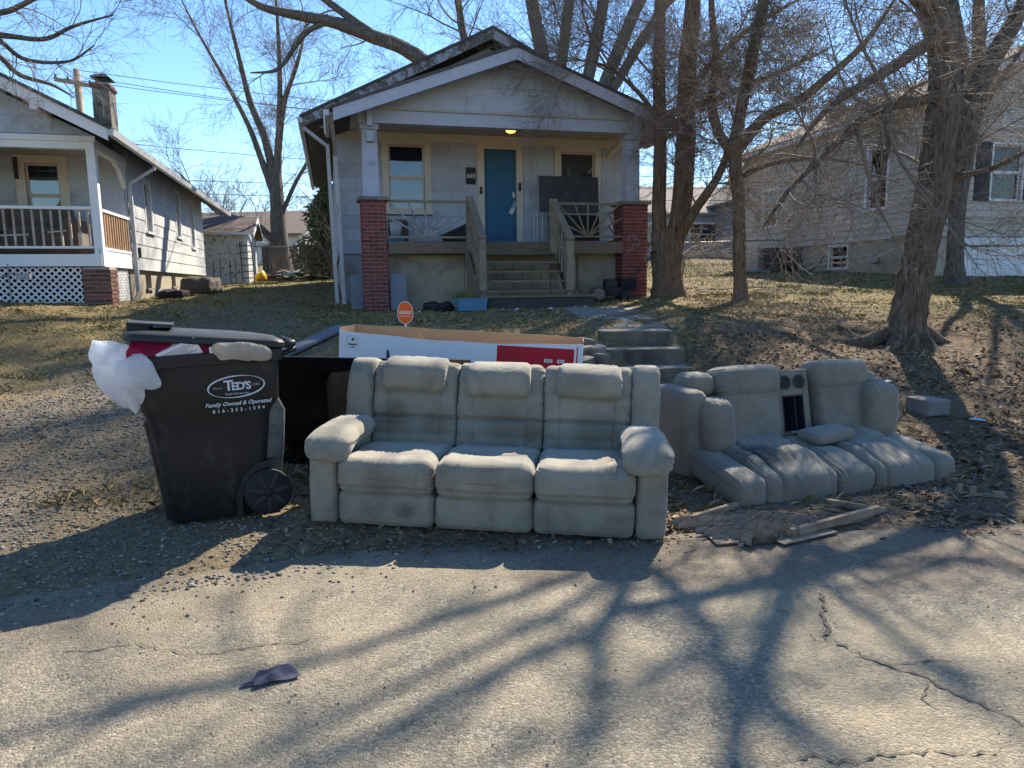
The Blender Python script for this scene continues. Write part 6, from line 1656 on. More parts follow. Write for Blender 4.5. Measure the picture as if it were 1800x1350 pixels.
# ------------------------------------------------------------ long open carton
def tv_carton():
    root = thing('tv_carton', 'long open cardboard carton, white and red printed, behind the sofa', 'box', (-.50, 6.10, .10), (0, R(3.6), R(-5.4)))
    L, D, H_ = 2.12, .46, .93; t = .006
    def bow(x): return -.035 * (1 - (x / (L / 2)) ** 2)       # the long walls bulge
    def wallmesh(name, y0, y1, mt, sgn, par=None):
        n = 24; vs = []; fs = []
        for i in range(n + 1):
            x = -L / 2 + L * i / n
            for z in (0, H_ - .012 * math.sin(i * .9) * .3 - (.02 + .04 * (1 - (x / (L / 2)) ** 2) if sgn > 0 else 0)):
                vs += [(x, y0 + sgn * bow(x), z), (x, y1 + sgn * bow(x), z)]
        for i in range(n):
            a = i * 4; b_ = a + 4
            fs += [(a, b_, b_ + 2, a + 2), (a + 1, a + 3, b_ + 3, b_ + 1), (a + 2, b_ + 2, b_ + 3, a + 3), (a, a + 1, b_ + 1, b_)]
        fs += [(0, 2, 3, 1), (n * 4, n * 4 + 1, n * 4 + 3, n * 4 + 2)]
        return mobj(name, vs, fs, mt, par or root)
    wallmesh('front_panel', 0, t * .5, M['cardwhite'], 1)
    wallmesh('front_liner', t * .5 + .0006, t, M['cardbrown'], 1)
    wallmesh('back_panel', D - t * .5, D, M['cardwhite'], -1)
    wallmesh('back_liner', D - t, D - t * .5 - .0006, M['cardbrown'], -1)
    MB().box(-L / 2, -L / 2 + t * .5, t, D - t, 0, H_).build('end_panel', M['cardwhite'], root); MB().box(-L / 2 + t * .5 + .0006, -L / 2 + t, t, D - t, 0, H_).build('end_liner', M['cardbrown'], root)
    MB().box(L / 2 - t * .5, L / 2, t, D - t, 0, H_).build('end_panel', M['cardred'], root); MB().box(L / 2 - t, L / 2 - t * .5 - .0006, t, D - t, 0, H_).build('end_liner', M['cardbrown'], root)
    MB().box(-L / 2 + t, L / 2 - t, t + .03, D - t - .03, .0, .006).build('bottom', M['cardbrown'], root)
    def patch(name, x0, x1, z0, z1, mt, d=.0016):
        n = 10; vs = []; fs = []
        for i in range(n + 1):
            x = x0 + (x1 - x0) * i / n
            vs += [(x, bow(x) - d, z0), (x, bow(x) - d, z1)]
        fs = [(2 * i, 2 * i + 2, 2 * i + 3, 2 * i + 1) for i in range(n)]
        return mobj(name, vs, fs, mt, root)
    patch('red_print', .33, L / 2 - .075, .50, H_ - .07, M['cardred'])
    patch('red_print', L / 2 - .055, L / 2 - .045, .50, H_ - .05, M['cardred'])
    patch('print_label', .735, .805, .735, .765, M['signwhite'], .003); patch('print_label', .845, .905, .735, .765, M['signwhite'], .003)
    tl = Matrix.Translation((.77, bow(.77) - .0035, .75)) @ FRONT
    text_mesh('43218', .018, M['cardred'], root, tl, 'lettering'); text_mesh('85-5', .018, M['cardred'], root, Matrix.Translation((.875, bow(.875) - .0035, .75)) @ FRONT, 'lettering')
    patch('sticker', -1.0, -.88, .745, .87, M['signwhite'], .002)
    MB().lathe([(.012, 0), (.012, -.001)], 12, (-.935, bow(-.935) - .0022, .835), 'y').build('sticker_mark', M['shutter'], root)
    patch('sticker_mark', -.975, -.90, .785, .797, M['shutter'], .003); patch('sticker_mark', -.955, -.915, .765, .773, M['shutter'], .003)
    patch('picture_frame', -.90, -.30, .615, .628, M['shutter'], .002); patch('picture_frame', -.90, -.888, .2, .615, M['shutter'], .002); patch('picture', -.887, -.30, .2, .614, M['greypanel'], .0018)
    MB().prism([(-.625, .655), (-.595, .655), (-.61, .76), (-.63, .76)], bow(-.6) - .004, bow(-.6) - .0012).build('torn_strip', M['shutter'], root)
    MB().prism([(-.45, .80), (-.32, .80), (-.40, .93)], .2, .206).build('inner_flap', M['cardbrown'], root); MB().prism([(-.2, .80), (-.05, .80), (-.12, .885)], .22, .226).build('inner_flap', M['cardbrown'], root)
tv_carton()

def yard_sign():
    x, y = -1.03, 6.95
    zg = GZ(x, y)
    root = thing('yard_sign', 'round orange vivint security sign on a white stake behind the carton', 'sign', (x, y, zg), (0, 0, R(3)))
    c = 1.185 - zg
    MB().box(-.011, .011, .004, .010, -.03, c).build('stake', M['signwhite'], root)
    n = 28; e = lambda a, b_: [(a * math.cos(2 * math.pi * k / n), c + b_ * math.sin(2 * math.pi * k / n)) for k in range(n)]
    MB().prism(e(.078, .112), -.004, .0035).build('sign_rim', M['signwhite'], root)
    f = MB().prism(e(.072, .106), -.007, -.0042).build('sign_face', M['orange'], root)
    text_mesh('vivint', .057, M['signwhite'], root, Matrix.Translation((0, -.0085, c + .006)) @ FRONT, 'lettering', bold=.001)
    MB().box(-.05, .05, -.009, -.0072, c - .034, c - .030).build('rule', M['signwhite'], root)
yard_sign()

# ------------------------------------------------------------ broken honeycomb panel
def honeycomb():
    root = thing('broken_door_panel', 'broken hollow door with honeycomb paper core and wooden edge strips', 'door panel', (1.47, 3.82, .012), (0, 0, R(26)))
    Lx, Ly = .86, .52
    rng = np.random.default_rng(3); V = []; F = []
    nr, nc = 17, 34
    def zt(x, y): return .030 + .010 * math.sin(x * 5 + y * 7) + .004 * math.sin(x * 19 + y * 11)
    for i in range(nr):
        y0 = .02 + (Ly - .04) * i / nr
        xs = -.26 + .20 * max(0, math.sin(i * .7)) * .4 + (.26 - .9 * y0) * .0
        x_end = Lx - .03 - (.28 * max(0, 1 - y0 / .25))
        base = len(V)
        for j in range(nc + 1):
            x = xs + (x_end - xs) * j / nc - y0 * .25
            y = y0 + (.012 if (j // 2 + i) % 2 else -.012) + rng.normal() * .0015
            h = max(.008, zt(x, y))
            V += [(x, y, .004), (x + rng.normal() * .003, y + rng.normal() * .003, h)]
        for j in range(nc):
            a = base + 2 * j; F.append((a, a + 2, a + 3, a + 1))
    setting(npmesh('honeycomb_core', V, F, M['paperbrown'], root, False), 'stuff')
    # bunched torn core at the near end
    V = []; F = []
    for k in range(34):
        x = -.20 + k * .0105 + rng.normal() * .002; y = -.015 + .05 * math.sin(k * .35) * .3; h = .05 + .018 * math.sin(k * .6) + rng.normal() * .004; b_ = len(V)
        for q in range(5):
            V += [(x + .006 * math.sin(q * 2), y + q * .022, .004), (x + .006 * math.sin(q * 2) + rng.normal() * .002, y + q * .022, h)]
        for q in range(4): F.append((b_ + 2 * q, b_ + 2 * q + 2, b_ + 2 * q + 3, b_ + 2 * q + 1))
    setting(npmesh('torn_core', V, F, M['paperbrown'], root, False), 'stuff')
    MB().box(-.02, .40, -.075, .02, .0, .006).build('skin_board', M['strip'], root)
    MB().prism([(-.34, .10), (-.05, .02), (Lx, .0), (Lx - .2, Ly), (-.2, Ly - .05)], -.004, .004, 'z').build('skin_board', M['strip'], root)
    MB().bar((.10, -.012, .03), (Lx, .01, .045), .03, .045).build('edge_strip', M['strip'], root)
    MB().bar((Lx - .012, .03, .04), (Lx - .20, Ly - .02, .03), .032, .034).build('edge_strip', M['strip'], root)
    MB().bar((Lx - .24, Ly, .02), (.20, Ly - .02, .045), .028, .034).build('edge_strip', M['strip'], root)
    MB().bar((.18, Ly - .025, .04), (-.22, Ly - .05, .02), .03, .034).build('edge_strip', M['strip'], root)
    MB().box(Lx - .0, Lx + .10, .02, .06, .0, .035).build('splinter', M['strip'], root)
honeycomb()
def scrap(name, label, cat, x, y, size, rotz, mt, z=0.0, group=None, seed=0, amp=.01, n=12):
    r = thing(name, label, cat, (x, y, max(GZ(x, y), 0) + z), (0, 0, rotz), group)
    pillow('body', r, mt, (0, 0, size[2] / 2), size, min(size) * .45, (0, 0, .2), n, 0, seed, lambda V: crumple(V, amp, 14, seed))
    return r
M['clothgrey'] = mat('cloth_slate', (.055, .055, .085), (.085, .085, .115), .9, 20, .5, 60, .004)
r = thing('crumpled_cloth', 'small crumpled slate grey cloth lying on the asphalt', 'cloth', (-.90, 2.49, .004), (0, 0, R(28))); sheet('rag', r, M['clothgrey'], .15, .085, .03, 4); sheet('rag_strip', r, M['clothgrey'], .07, .02, .012, 9, 8, 4).location = (-.09, -.01, 0)
r = thing('broken_board', 'broken timber strip with upright wooden blocks on the verge', 'board', (3.02, 4.50, GZ(3.02, 4.5) + .004), (0, 0, R(-26)))
MB().box(-.14, .17, -.02, .02, 0, .012).build('strip', M['strip'], r); MB().box(-.03, .005, -.018, .018, .0125, .055).build('wood_block', M['strip'], r); MB().box(-.10, -.075, -.016, .016, .0125, .065).build('wood_block', M['strip'], r); MB().box(.10, .16, .012, .05, .0125, .03).build('wood_block', M['strip'], r)

# ------------------------------------------------------------ yard clutter
r = thing('long_plank', 'long grey plank lying across the yard beside the drive', 'plank', (-2.56, 8.8, .78), (0, 0, 0))
MB((-2.56, 8.8, .78)).bar((-2.78, 7.75, GZ(-2.78, 7.75) + .05), (-2.30, 9.75, GZ(-2.3, 9.75) + .06), .22, .035).build('board', M['plank'], r)
for x, y, a, sz, lb in ((-2.86, 8.55, 12, (.26, .2, .12), 'small wooden crate offcut standing on the yard by the plank'), (-3.10, 8.45, -20, (.22, .16, .06), 'flat splintered wood scrap lying in the yard grass')):
    r = thing('wood_scrap', lb, 'wood', (x, y, GZ(x, y)), (0, 0, R(a)))
    sx, sy, sz_ = sz
    MB().box(-sx / 2, sx / 2, -sy / 2, sy / 2, sz_ - .025, sz_).build('top_board', M['strip'], r); MB().box(-sx / 2 + .01, -sx / 2 + .05, -sy / 2, sy / 2, 0, sz_ - .0255).build('side_board', M['strip'], r); MB().box(sx / 2 - .05, sx / 2 - .01, -sy / 2, sy / 2, 0, sz_ - .0255).build('side_board', M['strip'], r)
scrap('plastic_scrap', 'pale blue crumpled plastic wrapper beside the long plank', 'litter', -2.62, 8.05, (.22, .12, .05), R(20), mat('wrap_blue', (.36, .44, .62), (.5, .55, .66), .5), .0, None, 7, .02)
LIT = [(-1.2, 13.0), (.1, 12.7), (-.15, 12.75), (1.15, 12.75), (1.32, 12.8), (.7, 12.6), (-2.6, 12.9), (-1.6, 12.5), (4.2, 6.3), (4.7, 5.6), (3.9, 7.3), (-3.6, 9.8), (-3.0, 12.6), (5.2, 6.9)]
for i, (x, y) in enumerate(LIT):
    r = thing('litter_scrap', 'small pale scrap of paper litter on the ground', 'litter', (x, y, GZ(x, y) + .008), (0, 0, R(40 * i)), 'scattered pale litter'); sheet('scrap', r, M['litterwhite'], .08 + .03 * (i % 3), .055, .035 if y > 9 else .018, i, 8, 6)
def fp(x, y, z=0): return fromF(x, y, z)
def put(x, y, dz=0):
    p = fromF(x, y); return (p.x, p.y, GZ(p.x, p.y) + dz)
# planter tub at the stairs
r = thing('blue_tub', 'light blue plastic tub with green weeds at the foot of the stairs', 'tub', put(2.42, 12.70), (0, 0, AL + R(2)))
def tapered(w0, d0, w1, d1, z0, z1): return MB().add([(-w0, -d0, z0), (w0, -d0, z0), (w0, d0, z0), (-w0, d0, z0), (-w1, -d1, z1), (w1, -d1, z1), (w1, d1, z1), (-w1, d1, z1)], [(3, 2, 1, 0), (4, 5, 6, 7), (0, 1, 5, 4), (1, 2, 6, 5), (2, 3, 7, 6), (3, 0, 4, 7)])
tapered(.24, .15, .27, .17, 0, .2).build('tub_body', M['bluebin'], r)
MB().box(-.28, .28, -.18, .18, .201, .22).build('tub_rim', M['bluebin'], r)
rng = np.random.default_rng(9); n = 260
c = np.stack([rng.normal(size=n) * .1 - .12, rng.normal(size=n) * .06, np.full(n, .2)], 1); d = np.stack([rng.normal(size=n) * .35, rng.normal(size=n) * .3, np.ones(n)], 1); L_ = rng.uniform(.08, .24, (n, 1)); s_ = np.cross(d, rng.normal(size=(n, 3))); s_ /= np.linalg.norm(s_, axis=1, keepdims=True)
M['weed'] = mat('weed_green', (.12, .17, .05), (.20, .22, .08), .8, 3, 0)
npmesh('weeds', np.stack([c - s_ * .008, c + s_ * .008, c + d * L_], 1).reshape(-1, 3), np.arange(3 * n).reshape(n, 3), M['weed'], r, False)
r = thing('trash_bag', 'black trash bag lying beside the light blue tub', 'trash bag', put(1.86, 12.9), (0, 0, AL)); pillow('bag_body', r, M['blackpl'], (0, 0, .07), (.5, .26, .16), .07, (.1, .1, .2), 20, .01, 3, lambda V: crumple(V, .035, 8, 3))
r = thing('leaning_panel', 'blue grey panel leaning against the left porch pier', 'panel', fromF(1.26, 14.06, GZ(*fromF(1.26, 14.06)[:2])), (R(-4), 0, AL)); MB().box(-.16, .16, 0, .02, 0, .70).build('panel', M['greypanel'], r)
r = thing('leaning_panel', 'pale blue narrow panel at the corner behind the brick pier', 'panel', fromF(.47, 14.5, GZ(*fromF(.47, 14.5)[:2])), (R(-3), 0, AL)); MB().box(-.11, .12, 0, .02, 0, .68).build('panel', M['greypanel'], r)
# lawn mower
def mower():
    root = thing('lawn_mower', 'push lawn mower parked beside the right brick pier', 'lawn mower', put(5.35, 13.35), (0, 0, AL + R(-12)))
    sharp(loft([(rounded_rect(0, 0, .62, .46, .08), .08), (rounded_rect(0, 0, .64, .48, .08), .16), (rounded_rect(0, 0, .52, .38, .08), .25)], 'deck', M['blackpl'], root))
    sharp(loft([(rounded_rect(.02, 0, .26, .26, .06), .25), (rounded_rect(.02, 0, .30, .28, .06), .33), (rounded_rect(.02, 0, .24, .22, .08), .42)], 'engine', M['darkmetal'], root))
    M['whl'] = mat('mower_wheel', (.26, .17, .14), (.2, .13, .11), .8)
    for x in (-.26, .27):
        for y in (-.27, .27):
            rr = .12 if x < 0 else .10
            w = MB().lathe([(.02, -.025), (rr - .03, -.03), (rr, -.02), (rr, .02), (rr - .03, .03), (.02, .025)], 22, (x, y, rr), 'y').build('wheel', M['whl'] if x < 0 else M['rubber'], root, True)
    for y in (-.2, .2): MB().tube([(.25, y, .2), (.55, y, .55), (.85, y, .92)], .013, 8).build('handle_bar', M['darkmetal'], root, True)
    MB().tube([(.85, -.2, .92), (.87, 0, .94), (.85, .2, .92)], .013, 8).build('handle_grip', M['darkmetal'], root, True)
    MB().box(.2, .5, -.18, .18, .18, .42).build('grass_bag', M['curtain'], root)
mower()
# porch clutter
r = thing('black_table', 'black table tipped on its side against the porch wall', 'table', fromF(5.15, 15.2, 2.285), (R(-5), 0, AL))
MB().box(-.68, .70, 0, .035, .72, 1.50).build('table_top', M['blacktop'], r); MB().box(-.70, -.681, -.004, .04, .0, 1.52).build('edge_strip', M['galv'], r); MB().box(-.48, .70, .0, .03, .10, .68).build('lower_leaf', M['tvblack'], r)
MB().box(-.48, .70, -.012, -.001, .66, .70).build('frame_bar', M['galv'], r); MB().box(-.68, -.64, .04, .6, .0, .05).build('leg', M['darkmetal'], r); MB().box(.64, .68, .04, .6, .0, .05).build('leg', M['darkmetal'], r)
r = thing('black_crate', 'black plastic crate tipped over on the porch floor', 'crate', fromF(2.62, 14.75, 2.285), (0, R(-24), AL)); 
tapered(.22, .16, .30, .2, 0, .30).build('crate_body', M['blackpl'], r); MB().box(-.31, .31, -.21, .21, .301, .325).build('crate_rim', M['blackpl'], r)
r = thing('wire_rack', 'small white wire rack standing beside the blue door', 'rack', fromF(4.44, 15.35, 2.285), (0, 0, AL))
w = MB()
for x in (0, .12):
    w.tube([(x, 0, 0), (x, 0, .72)], .008, 6); w.tube([(x, .25, 0), (x, .25, .72)], .008, 6)
for z in (.0, .22, .46, .70):
    w.tube([(0, 0, z + .01), (.12, 0, z + .01)], .006, 6); w.tube([(0, .25, z + .01), (.12, .25, z + .01)], .006, 6); w.tube([(0, 0, z + .01), (0, .25, z + .01)], .006, 6)
w.build('wire_frame', M['white'], r)
r = thing('paint_bucket', 'white bucket hanging low behind the left sunburst rail', 'bucket', fromF(1.32, 14.9, 2.285), (0, 0, AL)); MB().lathe([(.10, 0), (.13, .28), (.125, .28), (.1, .02)], 18, (0, 0, .16)).build('bucket_body', M['litterwhite'], r, True)
MB().box(-.14, .14, -.14, .14, 0, .158).build('stand', M['bluebin'], r)
r = thing('storage_tote', 'low brown box stacked behind the left brick pier on the porch', 'box', fromF(1.42, 15.5, 2.285), (0, 0, AL)); MB().box(-.2, .2, -.15, .15, 0, .5).build('box_body', M['tarp'], r); MB().box(-.21, .21, -.16, .16, .501, .54).build('box_lid', M['strip'], r)
# couch on the neighbour's porch
def porch_couch():
    root = thing('porch_couch', 'worn brown couch on the white railed porch', 'couch', fromF(-5.6, 14.9, 2.04), (0, 0, AL))
    M['couchbrown'] = fabric('couch_brown', (.13, .095, .075), (.10, .075, .06), (.06, .045, .038), .5, .75)
    C = M['couchbrown']
    pillow('seat_base', root, C, (0, 0, .2), (2.1, .8, .36), .06, (0, .03, .0), 14, .006, 1)
    for x in (-.5, .5): pillow('seat_cushion', root, C, (x, -.05, .42), (.95, .65, .16), .06, (0, .02, .15), 16, .008, 2 + x)
    for x in (-.5, .5): pillow('back_cushion', root, C, (x, .28, .68), (.95, .25, .5), .08, (0, .15, .05), 16, .008, 5 + x)
    for s in (-1, 1): pillow('arm', root, C, (s * 1.1, 0, .36), (.25, .8, .62), .09, (.05, .02, .05), 16, .006, 8 + s)
    MB().bar((-.1, -.405, .36), (.45, -.405, .38), .02, .03).build('torn_seam', M['litterwhite'], root)
    MB().bar((.75, -.405, .42), (1.05, -.41, .45), .02, .02).build('torn_seam', M['litterwhite'], root)
    pillow('dark_throw', root, M['curtain'], (-.85, -.2, .55), (.5, .3, .2), .08, (.1, .1, .1), 12, .01, 12)
porch_couch()
# mailbox post, tarp, pallet by the side wall, drain
p = put(-5.05, 13.45); r = thing('mailbox', 'small grey mailbox on a thin post before the lattice skirt', 'mailbox', p, (0, 0, AL))
MB().tube([(-.08, 0, -.05), (-.08, 0, .66)], .012, 8).build('post', M['galv'], r); MB().box(.04, .24, -.05, .08, .40, .50).build('box_body', M['galv'], r); MB().tube([(-.08, 0, .5), (.05, 0, .5)], .01, 6).build('arm', M['galv'], r); MB().lathe([(.05, -.02), (.055, 0), (.02, .03)], 12, (-.14, 0, .46)).build('gauge', M['galv'], r)
p = put(-3.3, 20.2); r = thing('tarp_bundle', 'brown tarp bundle beside the white side wall', 'tarp', p, (0, 0, AL + R(90))); pillow('tarp_cover', r, M['tarp'], (0, 0, .16), (1.9, .7, .42), .12, (.05, .05, .1), 18, .01, 9, lambda V: crumple(V, .05, 4, 9))
p = put(-3.45, 17.6); r = thing('scrap_heap', 'low dark heap of scrap at the house foundation', 'scrap', p, (0, 0, AL + R(90))); pillow('heap_cover', r, M['curtain'], (0, 0, .06), (1.1, .5, .18), .06, (.05, .05, .1), 16, .01, 19, lambda V: crumple(V, .05, 6, 19)); pillow('pale_sheet', r, M['litterwhite'], (-.2, .2, .12), (.35, .16, .08), .03, (.05, .05, .1), 10, .01, 29, lambda V: crumple(V, .03, 8, 29))
# ladder by the shed
r = thing('ladder', 'grey ladder leaning on the corner of the white shed', 'ladder', fromF(-2.9, 27.55, GZ(*fromF(-2.9, 27.55)[:2])), (R(-14), R(-3), AL))
for x in (-.2, .2): MB().box(x - .015, x + .015, -.03, .03, 0, 1.55).build('rail', M['darkmetal'], r)
for k in range(6): MB().box(-.185, .185, -.012, .012, .2 + k * .24, .225 + k * .24).build('rung', M['darkmetal'], r)
for i, x in enumerate((-4.1, -3.85, -3.5, -3.3, -4.3)):
    r = thing('garden_stake', 'thin dark stake standing before the peeling shed wall', 'stake', put(x, 27.6 - .05 * i), (0, R(2 - i), AL), 'stakes before the shed'); MB().tube([(0, 0, -.1), (0, 0, .85 + .1 * (i % 2))], .014, 6).build('rod', M['darkmetal'], r); MB().tube([(0, 0, .6), (.03, 0, .62)], .01, 6).build('tip', M['darkmetal'], r)
# yellow bucket and the rubbish heap in the back yard
r = thing('yellow_pail', 'yellow plastic pail at the edge of the rubbish heap', 'pail', (-9.55, 27.0, GZ(-9.55, 27) + .0), (0, R(70), 0)); MB().lathe([(.13, -.0), (.17, .34), (.16, .34), (.12, .02)], 18, (0, 0, 0)).build('pail_body', M['yellow'], r, True); MB().lathe([(.175, .31), (.185, .34), (.175, .35)], 18).build('pail_rim', M['yellow'], r, True); r.location.z += .15
rnd = random.Random(12)
M['teal'] = mat('board_teal', (.16, .30, .30), None, .7); M['pinkboard'] = mat('board_pink', (.48, .33, .27), (.4, .28, .23), .8)
for i in range(26):
    x = rnd.uniform(-9.6, -6.9); y = rnd.uniform(27.2, 28.8); t = 1 - min(1, abs(x + 8.2) / 1.6)
    mt = [M['litterwhite'], M['plank'], M['strip'], M['pinkboard'], M['tarp'], M['teal'], M['strip'], M['tarp']][i % 8]
    r = thing('scrap_board', 'weathered board tossed on the rubbish heap in the back yard', 'scrap board', (x, y, GZ(x, y) + .05 + .4 * t * rnd.random()), (rnd.uniform(-.25, .25), rnd.uniform(-.25, .25), rnd.uniform(0, 3.1)), 'boards on the rubbish heap')
    w, d = rnd.uniform(.3, 1.1), rnd.uniform(.12, .45)
    MB().box(-w / 2, w / 2, -d / 2, d / 2, -.02, .02).build('board', mt, r)
    if i % 2: MB().box(-w / 2, w / 2, d / 2 + .002, d / 2 + .04, -.03, .03).build('batten', M['strip'], r)

# ------------------------------------------------------------ services by the tan house
p = fromF(13.72, 21.0); r = thing('air_conditioner', 'tan air conditioning unit standing against the house foundation', 'air conditioner', (p.x, p.y, GZ(p.x, p.y)), (0, 0, AL))
MB().box(-.36, .36, -.36, .36, 0, .72).build('cabinet', M['tan'], r)
for k in range(10): MB().box(-.372, -.361, -.32, .32, .08 + k * .06, .10 + k * .06).build('louvre', M['tan'], r)
MB().box(-.37, .37, -.37, .37, .7205, .75).build('top_cover', M['galv'], r)
p = fromF(13.80, 20.1); r = thing('black_bin', 'square dark bin beside the air conditioning unit', 'bin', (p.x, p.y, GZ(p.x, p.y)), (0, 0, AL)); tapered(.3, .3, .36, .36, 0, .7).build('bin_body', M['blackpl'], r); MB().box(-.37, .37, -.37, .37, .701, .74).build('bin_lid', M['blackpl'], r)
r = scrap('blue_hose', 'coil of blue hose on the ground by the air conditioner', 'hose', fromF(13.2, 20.2).x, fromF(13.2, 20.2).y, (.5, .25, .06), AL, M['bluebin'], .0, None, 5, .03)
p = fromF(14.08, 19.4)
r = thing('dark_hose', 'dark hose hanging in a loop from the foundation', 'hose', (p.x, p.y, 1.7), (0, 0, AL)); MB().tube([(0, 0, .75), (-.03, .02, .5), (-.04, -.1, .2), (-.05, -.5, .02), (-.05, -.9, .2), (-.04, -1.1, .45)], .018, 8).build('tube', M['shutter'], r, True)

# ------------------------------------------------------------ fences
def chain_fence(label, a, b_, h, n):
    a, b_ = Vector(a), Vector(b_); L_ = (b_ - a).length; d = (b_ - a).normalized()
    za = GZ(a.x, a.y); root = thing('chain_link_fence', label, 'fence', (a.x, a.y, za), (0, 0, math.atan2(d.y, d.x)))
    zz = lambda s: GZ(a.x + d.x * s, a.y + d.y * s) - za
    for i in range(n + 1):
        s = L_ * i / n; MB().tube([(s, 0, zz(s) - .1), (s, 0, zz(s) + h + .03)], .028, 8).build('post', M['galv'], root, True)
    MB().tube([(L_ * i / 6, 0, zz(L_ * i / 6) + h) for i in range(7)], .02, 8).build('top_rail', M['galv'], root, True)
    P = []; st = .11; k = int(-h / st)
    while k * st < L_:
        for sg in (1, -1):
            p0 = (k * st if sg > 0 else k * st + h); p1 = p0 + sg * h
            if min(p0, p1) < 0 or max(p0, p1) > L_: continue
            P.append([(p0, .004 * sg, zz(p0)), ((p0 + p1) / 2, .004 * sg, (zz(p0) + zz(p1) + h) / 2), (p1, .004 * sg, zz(p1) + h)])
        k += 1
    P = np.array(P); V, F = tubes(P, np.full(P.shape[:2], .0032), 3)
    setting(npmesh('wire_mesh', V, F, M['galv'], root, False), 'stuff')
chain_fence('chain link fence beside the multi stemmed tree behind the house', (3.6, 22.5, 0), (9.2, 23.4, 0), 1.0, 3)
chain_fence('chain link fence across the back yard before the tall tree', (-10.4, 28.9, 0), (-3.0, 29.6, 0), 1.25, 4)
r = thing('board_fence', 'dark weathered board fence behind the rubbish heap', 'fence', (-11, 32.0, GZ(-11, 32)), (0, 0, 0))
M['olddark'] = mat('fence_dark', (.075, .07, .066), (.05, .047, .045), .95, 5, .4, vary=.2)
for i in range(46):
    x = i * .15; MB().box(x, x + .142, 0, .02, -.1, 1.15 + .015 * (i * 7 % 5) + GZ(-11 + x, 32) - GZ(-11, 32)).build('board', M['olddark'], r)
# ------------------------------------------------------------ pole and wires
px, py = -19.6, 34.0; zp = GZ(px, py)
r = thing('utility_pole', 'wooden utility pole with crossarm above the porch house roof', 'utility pole', (px, py, zp), (0, 0, R(50)))
MB().tube([(0, 0, -.2), (0, 0, 11.35 - zp)], [.19, .14], 12).build('pole', M['polewood'], r, True)
MB().box(-1.0, 1.0, -.2, -.08, 10.62 - zp, 10.78 - zp).build('crossarm', M['polewood'], r)
for x in (-.95, -.45, .45, .95): MB().lathe([(.03, 0), (.05, .05), (.03, .1), (.045, .14), (.0, .17)], 10, (x, -.14, 10.785 - zp)).build('insulator', M['darkmetal'], r, True)
MB().tube([(-.6, -.1, 10.62 - zp), (0, -.1, 9.9 - zp)], .02, 6).build('brace', M['galv'], r)
M['wire'] = mat('wire_black', (.02, .02, .022), None, .6, 3, 0)
def wire(label, a, b_, sag):
    a, b_ = Vector(a), Vector(b_)
    o = MB(a).tube([a.lerp(b_, i / 16) - Vector((0, 0, sag * 4 * (i / 16) * (1 - i / 16))) for i in range(17)], .013, 5)
    t_ = o.build('power_line', M['wire']); t_.location = a
    tag(t_, label, 'power line', 'overhead lines')
for a, b_, s in (((-19.5, 34, 11.3), (40, 36, 9.2), 1.6), ((-20.2, 34, 10.95), (40, 36.5, 8.6), 1.6), ((-19.0, 34, 10.95), (40, 35.5, 8.4), 1.8), ((-19.6, 34, 8.3), (40, 36, 7.2), 1.4), ((-19.6, 34, 6.6), (40, 36, 6.3), .6), ((-19.6, 34, 6.0), (40, 36, 5.8), .6)):
    wire('thin dark overhead line running from the utility pole behind the houses', a, b_, s)
# ------------------------------------------------------------ houses beyond the back yards
def far_house(label, loc, rot, w, d, zb, zw, zr, wallm, roofm, wins, along=True):
    root = thing('far_house', label, 'house', loc, rot)
    MB().box(-w / 2, w / 2, -d / 2, d / 2, zb, zw).build('wall', wallm, root)
    if along:
        for s in (-1, 1): MB().prism([(0, zr), (s * (d / 2 + .4), zw - .1), (s * (d / 2 + .4), zw + .05), (0, zr + .17)], -w / 2 - .3, w / 2 + .3, 'x').build('roof_slope', roofm, root)
        for s in (-1, 1): MB().prism([(-d / 2, zw), (d / 2, zw), (0, zr)], s * w / 2 - .05, s * w / 2 + .05, 'x').build('gable_wall', wallm, root)
    else:
        for s in (-1, 1): MB().prism([(0, zr), (s * (w / 2 + .4), zw - .1), (s * (w / 2 + .4), zw + .05), (0, zr + .17)], -d / 2 - .3, d / 2 + .3).build('roof_slope', roofm, root)
        MB().prism([(-w / 2, zw), (w / 2, zw), (0, zr)], -d / 2 - .02, -d / 2 + .1).build('gable_wall', wallm, root)
    for (x, z, ww, hh) in wins:
        f = MB().box(x - ww / 2 - .1, x + ww / 2 + .1, -d / 2 - .06, -d / 2 - .021, z - hh / 2 - .1, z + hh / 2 + .1).build('window', M['vinyl'], root)
        MB().box(x - ww / 2, x + ww / 2, -d / 2 - .075, -d / 2 - .0605, z - hh / 2, z - .03).build('pane', M['glass'], f); MB().box(x - ww / 2, x + ww / 2, -d / 2 - .075, -d / 2 - .0605, z + .03, z + hh / 2).build('pane', M['glass'], f)
M['farblue'] = mat('far_blue_wall', (.26, .33, .40), None, .8); M['fargrey'] = mat('far_grey_wall', (.22, .23, .25), None, .8); M['farroof'] = mat('far_tan_roof', (.34, .28, .24), (.28, .23, .2), .95, 2, .3); M['farwhite'] = mat('far_white_wall', (.62, .62, .60), None, .8)
far_house('far pale blue house with tan shingle roof beyond the back fence', (10.5, 47, GZ(10.5, 47)), (0, 0, R(8)), 9, 7, -1, 2.4, 4.3, M['farblue'], M['farroof'], [(-3, 1.2, 1.0, 1.2), (0.6, 1.2, 1.6, 1.2), (2.7, 1.2, 1.0, 1.2)])
far_house('far grey gabled house with white windows beyond the cedar', (15.0, 43, GZ(15, 43)), (0, 0, R(10)), 5, 7, -1, 3.0, 4.9, M['fargrey'], M['shingle'], [(-1.2, 2.2, .7, 1.0), (1.2, 2.2, .7, 1.0), (-1.2, .2, .7, 1.2)], False)
